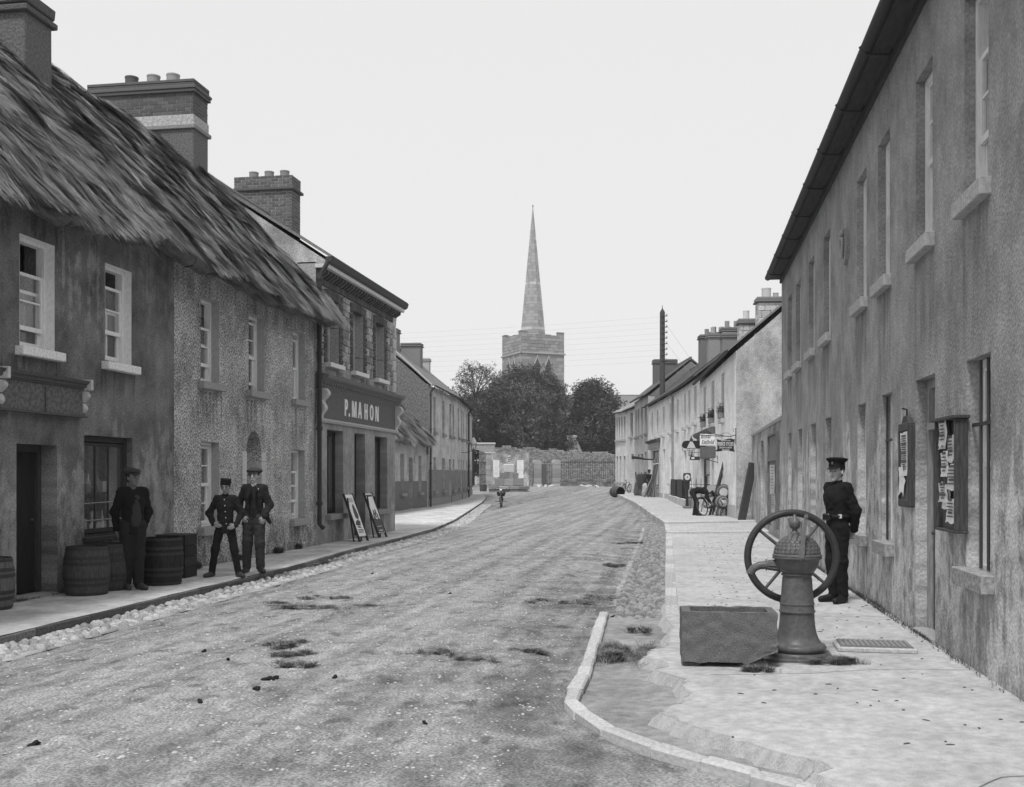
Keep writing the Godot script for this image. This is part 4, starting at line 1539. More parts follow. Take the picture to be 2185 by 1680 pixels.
	for k in 31:
		var d := MB.new()
		d.prism([Vector2(0, 6.43), Vector2(0.06, 6.43), Vector2(0.10, 6.47), Vector2(0.19, 6.52), Vector2(0.2, 6.60), Vector2(0, 6.60)], -0.055, 0.055, Transform3D(Vector3(0, 0, 1), Vector3(0, 1, 0), Vector3(1, 0, 0), Vector3(0.1 + k * 0.223, 0, 0)))
		put(h, "corbel", d, br[k % 3])
	m = MB.new()
	m.cbox(Vector3(3.45, 6.655, 0.13), Vector3(6.94, 0.10, 0.32), 0.01)
	put(h, "cornice_board", m, mat(0.58, "stone", 0.9, 0.25, 0.2))
	cornice(h, "eaves_gutter", -0.05, 7.0, [Vector2(0.24, 6.71), Vector2(0.30, 6.70), Vector2(0.36, 6.74), Vector2(0.38, 6.80), Vector2(0.40, 6.86), Vector2(0.24, 6.86)], mat(0.06, "stone", 0.6, 0.4, 0.1, 0.6))
	downpipe(h, [Vector3(-0.02, 6.75, 0.30), Vector3(-0.06, 6.55, 0.2), Vector3(-0.06, 6.4, 0.10), Vector3(-0.06, 0.62, 0.10), Vector3(0.02, 0.52, 0.17)], 0.055, mat(0.05, "stone", 0.5, 0.3, 0.1, 0.5))
	# brick stack on the ridge
	var c := part(h, "chimney", Transform3D(Basis(), Vector3(5.15, 8.4, -3.42)))
	m = MB.new()
	m.box(Vector3(0.35, 0.8, 0), Vector3(0.67, 1.6, 1.71))
	put(c, "core", m, mat(0.42, "sand", 0.5, 0.3, 0.3))
	var b2 := [mat(0.12, "stone", 0.4, 0.4, 0.2), mat(0.145, "stone", 0.4, 0.4, 0.2), mat(0.10, "stone", 0.4, 0.4, 0.2)]
	brick_face(c, Transform3D(Basis(Vector3.UP, -PI / 2), Vector3(0.0, 0.2, -0.87)), 1.74, 1.35, shapes, b2)
	brick_face(c, Transform3D(Basis(), Vector3(0.0, 0.2, 0.87)), 0.7, 1.35, shapes, b2)
	m = MB.new()
	m.cbox(Vector3(0.35, 1.57, 0), Vector3(0.84, 0.075, 1.88), 0.008)
	put(c, "oversailing_course", m, b2[2])
	m = MB.new()
	m.box(Vector3(0.35, 1.76, 0), Vector3(0.69, 0.32, 1.73))
	put(c, "core", m, mat(0.42, "sand", 0.5, 0.3, 0.3))
	brick_face(c, Transform3D(Basis(Vector3.UP, -PI / 2), Vector3(-0.01, 1.61, -0.88)), 1.76, 0.34, shapes, b2)
	brick_face(c, Transform3D(Basis(), Vector3(-0.01, 1.61, 0.88)), 0.72, 0.34, shapes, b2)
	for z in [-0.42, 0.05, 0.52]:
		pot(c, Vector3(0.35, 1.94, z), 0.14, 0.22, 0.22)


func dado_piece(h: Node, u0: float, u1: float, y0: float, y1: float, l: float, z := 0.008, called := "painted_dado") -> void:
	var m := MB.new()
	m.box(Vector3((u0 + u1) * 0.5, (y0 + y1) * 0.5, z * 0.5), Vector3(u1 - u0, y1 - y0, z))
	put(h, called, m, mat(l, "sand", 1.1, 0.3, 0.2))


func far_left() -> void:
	# low thatched cottage behind the widened pavement
	var c := thing("thatched_cottage", "low thatched cottage with dark painted dado set back beyond the brick shop", "house", left_face(-12.85, 41.0))
	var up := with_stains(mat(0.55, "sand", 1.0, 0.25, 0.3), weather(384, 128, 12.0, 4.0, 401, {"base": 0.82, "blot": 0.15, "streak": 0.12}))
	var holes := [[6.7, 7.4, 0.95, 2.80], [8.2, 9.0, 0.20, 2.66], [10.1, 10.75, 0.95, 2.77], [2.5, 3.2, 0.95, 2.8]]
	wall_panel(c, "wall", 0.0, 11.8, -0.1, 3.7, holes, up, 0.45, 0.0, 12.0, 4.0)
	shell(c, 0.0, 11.8, 3.5, 6.0, mat(0.3, "rough", 1.5, 0.4, 0.5), [0.1])
	for r in [[0.0, 2.5], [3.2, 6.7], [7.4, 8.2], [9.0, 10.1], [10.75, 11.8]]:
		dado_piece(c, r[0], r[1], -0.08, 1.52, 0.17)
	for r in [[2.5, 3.2], [6.7, 7.4], [10.1, 10.75]]:
		dado_piece(c, r[0], r[1], -0.08, 0.94, 0.17)
	var dk := mat(0.03, "wood", 0.7, 0.4, 0.1, 0.5)
	var gs := mat(0.28, "stone", 0.7, 0.3, 0.3)
	for q in [holes[0], holes[2], holes[3]]:
		window(c, q[0], q[1], q[2], q[3], {"frame": mat(0.3, "wood", 0.6, 0.3, 0.1, 0.6), "sill": [0.08, 0.14, 0.13, gs]})
	door(c, 8.2, 9.0, 0.20, 2.66, {"mat": dk, "frame": dk})
	thatch(c, 0.0, 11.9, 0.45, 3.30, -3.0, 6.9, 13, 1500, func(u): return 0.03 * sin(u * 1.7))
	var sg := MB.new()
	sg.cbox(Vector3(9.55, 2.56, 0.025), Vector3(0.55, 0.36, 0.04), 0.005)
	put(c, "wall_plate", sg, mat(0.45, "pit", 0.12, 0.7, 0.0))
	# long terrace that curves out of sight
	var segs := [
		{"s": 52.8, "x": -12.75, "s1": 62.0, "x1": -13.35, "label": "first pale terrace house past the thatched cottage, with a rough bare gable", "up": [[54.3, 55.0], [57.2, 58.0], [59.8, 60.5], [61.0, 61.6]], "low": [[54.3, 55.1], [57.2, 58.1], [61.0, 61.7]], "doors": [[59.6, 60.5]]},
		{"s": 62.0, "x": -13.35, "s1": 72.0, "x1": -14.6, "label": "middle terrace house of the curving left row, behind the bracket lamp", "up": [[64.0, 64.8], [66.3, 67.1], [67.7, 68.4], [70.4, 71.2]], "low": [[64.2, 65.1], [67.8, 68.5], [70.4, 71.2]], "doors": [[66.2, 67.1]]},
		{"s": 72.0, "x": -14.6, "s1": 81.5, "x1": -16.2, "label": "last terrace house of the left row at the corner of the square", "up": [[74.0, 74.8], [76.5, 77.3], [79.3, 80.1]], "low": [[74.0, 74.8], [79.3, 80.1]], "doors": [[76.4, 77.4]]}]
	var k := 0
	for g in segs:
		var len := Vector2(g.s1 - g.s, g.x1 - g.x).length()
		var lean := atan2(g.x - g.x1, g.s1 - g.s)
		var base := gy((g.s + g.s1) * 0.5) - 0.05
		var h := thing("terrace_house", g.label, "house", left_face(g.x, g.s, lean).translated(Vector3(0, base, 0)), "houses of the curving left terrace")
		var f := func(s: float) -> float: return (s - g.s) / (g.s1 - g.s) * len
		var hs := []
		var y_up := [4.03, 5.88]
		var y_lo := [0.92, 2.70]
		for q in g.up:
			hs.append([f.call(q[0]), f.call(q[1]), y_up[0], y_up[1]])
		for q in g.low:
			hs.append([f.call(q[0]), f.call(q[1]), y_lo[0], y_lo[1]])
		for q in g.doors:
			hs.append([f.call(q[0]), f.call(q[1]), 0.18, 2.68])
		wall_panel(h, "wall", 0.0, len, -0.5, 6.35, hs, with_stains(mat(0.60, "sand", 1.2, 0.25, 0.3), weather(256, 192, len, 7.0, 410 + k, {"base": 0.86, "blot": 0.15, "streak": 0.14})), 0.45, 0.0, len, 7.0)
		shell(h, 0.0, len, 6.3, 6.4, mat(0.20, "rough", 1.4, 0.6, 1.2), [0.05, 3.3])
		# painted dado with its plinth, cut round the openings
		var cuts := []
		for i in hs.size():
			if i >= g.up.size():
				cuts.append([hs[i][0], hs[i][1], hs[i][2]])
		cuts.sort_custom(func(a, b): return a[0] < b[0])
		var x := 0.0
		for q in cuts + [[len, len, 0.0]]:
			dado_piece(h, x, q[0], 0.05, 2.05, 0.22)
			dado_piece(h, x, q[0], -0.35, 0.55, 0.28, 0.045, "plinth")
			if q[2] > 0.5:
				dado_piece(h, q[0], q[1], 0.05, 0.89, 0.22)
				dado_piece(h, q[0], q[1], -0.35, 0.55, 0.28, 0.045, "plinth")
			x = q[1]
		for i in hs.size():
			var q: Array = hs[i]
			if i < g.up.size() + g.low.size():
				window(h, q[0], q[1], q[2], q[3], {"frame": mat(0.10, "wood", 0.6, 0.3, 0.1, 0.6), "sill": [0.07, 0.15, 0.14, gs], "depth": 0.14})
			else:
				door(h, q[0], q[1], q[2], q[3], {"mat": dk, "frame": dk, "depth": 0.2})
		slate_roof(h, 0.0, len, Vector2(0.32, 6.33), Vector2(-2.9, 8.95), Vector2(-6.8, 6.2), mat(0.24, "stone", 0.7, 0.4, 0.3, 0.6), 0.02)
		gutter_pipe(h, "eaves_gutter", Vector3(-0.02, 6.33, 0.34), Vector3(len + 0.02, 6.33, 0.34), 0.07)
		if k == 0:
			var bare := mat(0.155, "pit", 1.1, 0.65, 1.5)
			gable_end(h, "gable", 0.0, Vector2(0.0, 6.3), Vector2(-2.9, 8.85), Vector2(-6.4, 6.2), bare)
			var gb := MB.new()
			gb.box(Vector3(-0.01, 4.6, -3.0), Vector3(0.06, 3.6, 6.0))
			put(h, "bare_render", gb, bare)
			var cp := MB.new()
			cp.cbox(Vector3.ZERO, Vector3(0.34, 0.09, 4.1), 0.01)
			put(h, "gable_coping", cp, mat(0.40, "stone", 0.8, 0.3, 0.3), Transform3D(Basis(Vector3.RIGHT, 0.738), Vector3(0.12, 7.72, -1.32)))
			downpipe(h, [Vector3(0.25, 6.25, 0.3), Vector3(0.22, 6.0, 0.08), Vector3(0.22, 0.1, 0.08), Vector3(0.22, 0.02, 0.12)], 0.05, mat(0.07, "", 1, 0, 0, 0.5))
			plain_chimney(h, Vector3(1.0, 7.6, -2.3), Vector3(0.8, 1.75, 1.1), 0.20, 0, 0.13)
			plain_chimney(h, Vector3(6.6, 7.6, -2.1), Vector3(0.8, 1.7, 1.1), 0.20, 0, 0.13)
			plain_chimney(h, Vector3(9.0, 8.0, -3.0), Vector3(0.6, 1.5, 0.9), 0.28, 0, 0.12)
		elif k == 1:
			downpipe(h, [Vector3(9.85, 6.25, 0.3), Vector3(9.85, 6.0, 0.08), Vector3(9.85, 0.1, 0.08), Vector3(9.85, 0.02, 0.12)], 0.06, mat(0.05, "", 1, 0, 0, 0.5))
			plain_chimney(h, Vector3(9.4, 7.8, -3.0), Vector3(0.7, 1.9, 0.9), 0.38, 0, 0.12)
		k += 1


# ---------- right side of the street ----------
func right_row() -> void:
	var far := 26.75
	var len := 22.75
	var h := thing("barrack", "long grey roughcast barrack with two rows of sash windows behind the pump", "building", right_face(2.4, far))
	var f := func(s: float) -> float: return far - s
	var ups := [[8.94, 9.67], [10.85, 11.60], [13.0, 13.76], [14.60, 15.40], [18.08, 18.92], [20.22, 21.10], [22.48, 23.42], [24.32, 25.20], [6.6, 7.3]]
	var lows := [[8.87, 9.60], [12.85, 13.52], [14.65, 15.32], [17.95, 18.70], [20.0, 20.8], [22.24, 23.02], [24.41, 25.08]]
	var holes := []
	for q in ups:
		holes.append([f.call(q[1]), f.call(q[0]), 4.08, 5.82])
	for q in lows:
		holes.append([f.call(q[1]), f.call(q[0]), 0.94, 2.71])
	holes.append([f.call(11.60), f.call(10.75), 0.15, 2.72])
	var drips := []
	for q in ups:
		drips.append([f.call(q[1]) - 0.05, f.call(q[0]) + 0.05, 3.92, 1.2, -0.28])
	for q in lows:
		drips.append([f.call(q[1]) - 0.1, f.call(q[0]) + 0.1, 0.85, 0.7, -0.35])
	var st := weather(1536, 512, len, 7.0, 501, {"base": 0.45, "blot": 0.14, "streak": 0.10, "bloom": 0.40, "bloom_y": 2.0, "damp": 0.35, "damp_y": 0.22, "drips": drips})
	var wm := with_stains(mat(0.64, "rough", 0.8, 0.32, 0.6), st)
	wall_panel(h, "wall", 0.0, len, -0.05, 6.55, holes, wm, 0.5, 0.0, len, 7.0)
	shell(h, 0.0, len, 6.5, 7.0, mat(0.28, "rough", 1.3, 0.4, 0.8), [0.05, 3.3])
	var sill := mat(0.40, "stone", 0.8, 0.3, 0.4)
	var wt := mat(0.74, "wood", 0.6, 0.18, 0.05, 0.5)
	var k := 0
	for i in ups.size():
		var q: Array = holes[i]
		window(h, q[0], q[1], q[2], q[3], {"depth": 0.10, "frame": wt, "frame_width": 0.06, "sashes": [[4.92, 5.76, 0.0, 1, 1], [4.13, 4.97, 1.0, 1, 1]] if i > 0 else [[4.55, 5.30, 0.0, 1, 1], [4.13, 4.97, 1.0, 1, 1]], "sill": [0.08, 0.14, 0.09, sill], "curtain": 0.22})
	for i in lows.size():
		var q: Array = holes[ups.size() + i]
		var w := window(h, q[0], q[1], q[2], q[3], {"depth": 0.11, "frame": wt, "frame_width": 0.06, "sashes": [[1.80, 2.65, 0.0, 1, 1], [1.0, 1.85, 1.0, 1, 1]], "sill": [0.09, 0.15, 0.10, mat(0.30, "stone", 0.8, 0.45, 0.6)]})
		if i < 2:
			for u in ([0.35, 0.65] if i == 0 else [0.12]):
				var bar := MB.new()
				bar.tube([Vector3(lerpf(q[0], q[1], u), 0.96, -0.05), Vector3(lerpf(q[0], q[1], u), 2.69, -0.05)], 0.014, 6)
				put(w, "iron_bar", bar, mat(0.06, "", 1, 0, 0, 0.5))
			var cross := MB.new()
			cross.box(Vector3((q[0] + q[1]) * 0.5, 2.16, -0.05), Vector3(q[1] - q[0] - 0.01, 0.03, 0.02))
			put(w, "iron_bar", cross, mat(0.06, "", 1, 0, 0, 0.5))
	var dh: Array = holes[-1]
	door(h, dh[0], dh[1], dh[2], dh[3], {"depth": 0.12, "transom": 2.2, "frame": mat(0.30, "wood", 0.8, 0.4, 0.1, 0.6), "mat": mat(0.07, "wood", 0.8, 0.4, 0.15, 0.6)})
	# eaves: boarded soffit, dark board, half-round gutter, slate roof
	var m := MB.new()
	m.box(Vector3(len * 0.5, 6.575, 0.14), Vector3(len + 0.1, 0.04, 0.30))
	put(h, "soffit", m, mat(0.06, "wood", 0.9, 0.4, 0.1, 0.8))
	m = MB.new()
	m.box(Vector3(len * 0.5, 6.50, 0.025), Vector3(len, 0.10, 0.05))
	put(h, "wall_plate", m, mat(0.07, "wood", 0.9, 0.4, 0.1, 0.8))
	for j in 4:
		gutter_pipe(h, "eaves_gutter", Vector3(len * j / 4.0 + 0.01, 6.60, 0.33), Vector3(len * (j + 1) / 4.0 - 0.01, 6.60, 0.33), 0.075, mat(0.045, "stone", 0.5, 0.4, 0.1, 0.6))
	for j in 12:
		var bk := MB.new()
		bk.tube([Vector3(0.9 + j * 1.9, 6.60, 0.02), Vector3(0.9 + j * 1.9, 6.49, 0.10), Vector3(0.9 + j * 1.9, 6.505, 0.33), Vector3(0.9 + j * 1.9, 6.60, 0.415)], 0.016, 6)
		put(h, "gutter_bracket", bk, mat(0.05, "", 1, 0, 0, 0.6))
	slate_roof(h, 0.0, len, Vector2(0.34, 6.63), Vector2(-3.6, 9.2), Vector2(-7.4, 6.5), mat(0.2, "stone", 0.7, 0.4, 0.3, 0.6), 0.06)
	gable_end(h, "gable", 0.0, Vector2(0, 6.5), Vector2(-3.6, 9.1), Vector2(-7.2, 6.5), wm)
	gable_end(h, "gable", len - 0.3, Vector2(0, 6.5), Vector2(-3.6, 9.1), Vector2(-7.2, 6.5), wm)
	# badge between the upper windows
	var b := part(h, "wall_badge", Transform3D(Basis(), Vector3(f.call(16.3), 5.12, 0.0)))
	m = MB.new()
	var oval := []
	for j in 20:
		oval.append(Vector2(0.22 * cos(TAU * j / 20), 0.27 * sin(TAU * j / 20)))
	m.prism(oval, 0.0, 0.05)
	put(b, "plaque", m, mat(0.30, "stone", 0.4, 0.4, 0.3))
	m = MB.new()
	m.tube([Vector3(-0.08, -0.14, 0.07), Vector3(-0.10, 0.02, 0.09), Vector3(-0.03, 0.12, 0.09), Vector3(0.09, 0.10, 0.08), Vector3(0.10, 0.0, 0.08), Vector3(0.0, -0.16, 0.07)], 0.022, 8)
	m.ball(Vector3(0, 0.20, 0.07), Vector3(0.09, 0.05, 0.04), 10)
	put(b, "relief", m, mat(0.35, "stone", 0.3, 0.3, 0.2))
	notice_boards(h, f)
	yard_wall()
	white_row()


func paper(parent: Node, u: float, y: float, w: float, h: float, z: float, l: float, lines: int, torn := 0.0) -> void:
	# sheet of paper with rows of print, slightly curled, with an uneven edge
	var p := []
	var nn := []
	for j in 7:
		for i in 5:
			var e := (R(-1, 1) * torn if (i == 0 or i == 4) else 0.0)
			var e2 := (R(-1, 1) * torn if (j == 0 or j == 6) else 0.0)
			p.append(Vector3(u + (i / 4.0 - 0.5) * w + e, y + (j / 6.0 - 0.5) * h + e2, z + R(0.0, 0.004) + 0.004 * absf(j - 3)))
			nn.append(Vector3(R(-0.1, 0.1), R(-0.1, 0.1), 1).normalized())
	var m := MB.new()
	m.grid(p, nn, 5)
	var sheet := put(parent, "paper", m, mat(l, "sand", 0.4, 0.15, 0.0, 0.8))
	var t := MB.new()
	for k in lines:
		var yy := y + h * (0.40 - 0.8 * k / maxf(lines, 1))
		var lw := w * R(0.35, 0.8)
		var th := 0.012 if k % 4 else 0.022
		t.face([Vector3(u - lw * 0.5, yy, z + 0.0155), Vector3(u + lw * 0.5, yy, z + 0.0155), Vector3(u + lw * 0.5, yy + th, z + 0.0155), Vector3(u - lw * 0.5, yy + th, z + 0.0155)], Vector3(0, 0, 1))
	if lines > 0:
		put(sheet, "print", t, mat(0.10, "", 1, 0, 0, 0.8))


func notice_boards(h: Node, f: Callable) -> void:
	var wood := mat(0.07, "wood", 0.6, 0.5, 0.15, 0.7)
	# deep notice board beside the door, crowded with papers
	var n := part(h, "notice_board", Transform3D(Basis(), Vector3(f.call(9.92), 1.74, 0.0)))
	var w := 0.68
	var hh := 0.96
	var m := MB.new()
	m.box(Vector3(0, 0, 0.02), Vector3(w, hh, 0.04))
	put(n, "backing", m, mat(0.14, "wood", 0.6, 0.5, 0.1, 0.8))
	m = MB.new()
	m.cbox(Vector3(0, hh * 0.5 + 0.015, 0.06), Vector3(w + 0.1, 0.03, 0.15), 0.005)
	m.cbox(Vector3(0, -hh * 0.5 - 0.012, 0.05), Vector3(w + 0.06, 0.024, 0.11), 0.005)
	m.cbox(Vector3(w * 0.5 + 0.012, 0, 0.055), Vector3(0.024, hh, 0.11), 0.004)
	m.cbox(Vector3(-w * 0.5 - 0.012, 0, 0.055), Vector3(0.024, hh, 0.11), 0.004)
	put(n, "case", m, wood)
	for k in 13:
		var r: int = k % 6
		paper(n, [-0.16, 0.12][k % 2] + R(-0.06, 0.06), 0.36 - r * 0.135 + R(-0.02, 0.02), R(0.24, 0.34), R(0.15, 0.26), 0.046 + k * 0.0035, R(0.62, 0.85), 6, 0.012)
	# narrow board with a torn bill
	n = part(h, "notice_board", Transform3D(Basis(), Vector3(f.call(11.9), 1.84, 0.0)))
	m = MB.new()
	m.box(Vector3(0, 0, 0.025), Vector3(0.46, 0.86, 0.05))
	put(n, "backing", m, mat(0.13, "wood", 0.5, 0.5, 0.1, 0.8))
	m = MB.new()
	m.cbox(Vector3(0.24, 0, 0.035), Vector3(0.04, 0.86, 0.07), 0.004)
	m.cbox(Vector3(-0.24, 0, 0.035), Vector3(0.04, 0.86, 0.07), 0.004)
	m.cbox(Vector3(0, 0.41, 0.035), Vector3(0.5, 0.09, 0.075), 0.01)
	m.prism([Vector2(-0.2, 0.45), Vector2(0.2, 0.45), Vector2(0.08, 0.53), Vector2(-0.08, 0.53)], 0.01, 0.05)
	m.cbox(Vector3(0, -0.40, 0.035), Vector3(0.5, 0.08, 0.075), 0.01)
	put(n, "case", m, wood)
	paper(n, 0.03, 0.12, 0.36, 0.46, 0.056, 0.74, 16, 0.01)
	paper(n, -0.08, -0.16, 0.30, 0.28, 0.062, 0.78, 0, 0.035)
	m = MB.new()
	m.tube([Vector3(0, 0.53, 0.03), Vector3(0, 0.60, 0.03), Vector3(0.02, 0.61, 0.08)], 0.01, 6)
	put(n, "hook", m, mat(0.04, "", 1, 0, 0, 0.5))


func yard_wall() -> void:
	# rough wall between the barrack and the white row, with a bill board and a narrow doorway
	var far := 38.7
	var y := thing("yard_wall", "rough patched yard wall between the barrack and the white shop gable", "wall", right_face(2.45, far))
	var st := weather(512, 192, 11.95, 4.0, 601, {"base": 0.52, "blot": 0.3, "streak": 0.15, "bloom": 0.25, "bloom_y": 1.6, "damp": 0.4, "damp_y": 0.3})
	var wm := with_stains(mat(0.6, "rough", 1.0, 0.5, 1.6), st)
	wall_panel(y, "wall", 0.0, 11.95, -0.05, 3.15, [[4.3, 5.3, 0.15, 2.85]], wm, 0.45, 0.0, 11.95, 4.0)
	var m := MB.new()
	m.cbox(Vector3(6.0, 3.19, -0.22), Vector3(11.9, 0.10, 0.52), 0.02, Transform3D.IDENTITY, 0.01, rng)
	put(y, "coping", m, mat(0.35, "rough", 0.9, 0.5, 1.0))
	door(y, 4.3, 5.3, 0.15, 2.85, {"depth": 0.2, "mat": mat(0.05, "wood", 0.8, 0.4, 0.15, 0.7)})
	var b := part(y, "bill_board", Transform3D(Basis(), Vector3(far - 29.3, 1.75, 0)))
	m = MB.new()
	m.box(Vector3(0, 0, 0.02), Vector3(2.6, 2.2, 0.04))
	put(b, "backing", m, mat(0.2, "wood", 0.9, 0.5, 0.1))
	m = MB.new()
	for sd in [-1.0, 1.0]:
		m.cbox(Vector3(sd * 1.34, -0.12, 0.04), Vector3(0.09, 2.5, 0.1), 0.01)
		m.cbox(Vector3(0, sd * 1.12, 0.045), Vector3(2.58, 0.08, 0.1), 0.01)
	m.cbox(Vector3(0, 0.42, 0.045), Vector3(2.58, 0.06, 0.08), 0.01)
	put(b, "frame", m, mat(0.16, "wood", 0.8, 0.4, 0.1))
	paper(b, -0.1, -0.1, 1.5, 0.8, 0.05, 0.5, 8, 0.03)
	paper(b, 0.3, -0.72, 1.2, 0.5, 0.056, 0.42, 6, 0.03)


func row_house(label: String, s0: float, x0: float, s1: float, x1: float, eave: float, ups: Array, lows: Array, doors: Array, l: float, o := {}) -> Node3D:
	# house of the right row from its far end (s1, x1) to its near end (s0, x0)
	var len := Vector2(s1 - s0, x0 - x1).length()
	var lean := atan2(x0 - x1, s1 - s0)
	var h := thing(o.get("name", "terrace_house"), label, "house", right_face(x1, s1, lean), "houses of the right row")
	var f := func(s: float) -> float: return (s1 - s) / (s1 - s0) * len
	var hs := []
	for q in ups:
		hs.append([f.call(q[1]), f.call(q[0]), q[2], q[3]])
	for q in lows:
		hs.append([f.call(q[1]), f.call(q[0]), q[2], q[3]])
	for q in doors:
		hs.append([f.call(q[1]), f.call(q[0]), q[2], q[3]])
	var wm := with_stains(mat(minf(l * 1.25, 0.95), o.get("key", "sand"), 1.2, 0.18, o.get("relief", 0.3)), weather(256, 192, len, 8.0, 700 + int(s0), {"base": 0.86, "blot": 0.08, "streak": 0.07, "damp": 0.4, "damp_y": 0.5}))
	wall_panel(h, "wall", 0.0, len, -0.2, eave, hs, wm, 0.45, 0.0, len, 8.0)
	var side: Material = o.get("side", mat(0.36, "rough", 1.2, 0.5, 1.2))
	shell(h, 0.0, len, eave - 0.05, 6.6, side, [0.1, 3.3])
	var gs := mat(l * 0.62, "stone", 0.7, 0.3, 0.3)
	var dk: Material = o.get("frames", mat(0.12, "wood", 0.6, 0.3, 0.1, 0.6))
	for i in hs.size():
		var q: Array = hs[i]
		if i < ups.size() + lows.size():
			window(h, q[0], q[1], q[2], q[3], {"frame": dk, "depth": 0.16, "sill": [0.08, 0.16, 0.14, gs], "reveal": mat(l, "sand", 1.0, 0.2, 0.2)})
		else:
			door(h, q[0], q[1], q[2], q[3], {"mat": mat(0.05, "wood", 0.7, 0.4, 0.1, 0.6), "frame": dk, "transom": q[3] - 0.55, "depth": 0.2})
	var pitch: float = o.get("pitch", 0.82)
	var rz: float = o.get("ridge", 3.4)
	slate_roof(h, 0.0, len, Vector2(0.30, eave + 0.02), Vector2(-rz, eave + pitch * (rz + 0.3)), Vector2(-2 * rz - 0.3, eave), mat(o.get("roof", 0.15), "stone", 0.7, 0.4, 0.3, 0.6), 0.03)
	gutter_pipe(h, "eaves_gutter", Vector3(-0.03, eave + 0.02, 0.32), Vector3(len + 0.03, eave + 0.02, 0.32), 0.08, mat(0.05, "", 1, 0, 0, 0.6))
	gable_end(h, "gable", len - 0.3, Vector2(0.0, eave - 0.06), Vector2(-rz, eave + pitch * rz), Vector2(-6.6, eave - 0.06), side)
	gable_end(h, "gable", 0.0, Vector2(0.0, eave - 0.06), Vector2(-rz, eave + pitch * rz), Vector2(-6.6, eave - 0.06), side)
	var pl := MB.new()
	var x := 0.0
	var cuts := []
	for q in doors:
		cuts.append([f.call(q[1]), f.call(q[0])])
	cuts.sort_custom(func(a, b): return a[0] < b[0])
	for q in cuts + [[len, len]]:
		pl.box(Vector3((x + q[0]) * 0.5, 0.25, 0.02), Vector3(q[0] - x, 0.9, 0.05))
		x = q[1]
	put(h, "plinth", pl, mat(l * 0.55, "sand", 1.1, 0.3, 0.3))
	return h


func stone_stack(h: Node, at_: Vector3, size: Vector3, pots: Array) -> void:
	# chimney of squared stones under a heavy cap; at_ is the middle of its foot
	var c := part(h, "chimney", Transform3D(Basis(), at_))
	var m := MB.new()
	m.box(Vector3(0, size.y * 0.5, 0), Vector3(size.x - 0.02, size.y, size.z - 0.02))
	put(c, "core", m, mat(0.22, "sand", 0.6, 0.3, 0.3))
	var stones := unit_bricks(5, 0.05, 0.03)
	var sh := [mat(0.48, "stone", 0.8, 0.3, 0.4), mat(0.55, "stone", 0.8, 0.3, 0.4), mat(0.42, "stone", 0.8, 0.3, 0.4)]
	for fc in 2:
		var w := size.z if fc == 0 else size.x
		var y := 0.0
		while y < size.y - 0.2:
			var hh := minf(R(0.22, 0.30), size.y - 0.16 - y)
			if hh < 0.05:
				break
			var x := -w * 0.5
			while x < w * 0.5 - 0.02:
				var ww := minf(R(0.2, 0.5), w * 0.5 - x)
				if w * 0.5 - x - ww < 0.12:
					ww = w * 0.5 - x
				# faces towards the camera (local +x) and towards the street (local +z)
				var t := Transform3D(Basis().scaled(Vector3(0.1, hh - 0.015, ww - 0.015)), Vector3(size.x * 0.5 - 0.03, y + hh * 0.5, x + ww * 0.5)) if fc == 0 else Transform3D(Basis().scaled(Vector3(ww - 0.015, hh - 0.015, 0.1)), Vector3(x + ww * 0.5, y + hh * 0.5, size.z * 0.5 - 0.03))
				put(c, "block", stones[rng.randi() % 5], sh[rng.randi() % 3], t)
				x += ww
			y += hh
	m = MB.new()
	m.cbox(Vector3(0, size.y - 0.08, 0), Vector3(size.x + 0.2, 0.07, size.z + 0.2), 0.01)
	m.cbox(Vector3(0, size.y + 0.02, 0), Vector3(size.x + 0.14, 0.14, size.z + 0.14), 0.03)
	put(c, "cap", m, mat(0.20, "rough", 0.8, 0.5, 0.8))
	for q in pots:
		pot(c, Vector3(0, size.y + 0.08, q[0]), q[1], q[2], q[3])


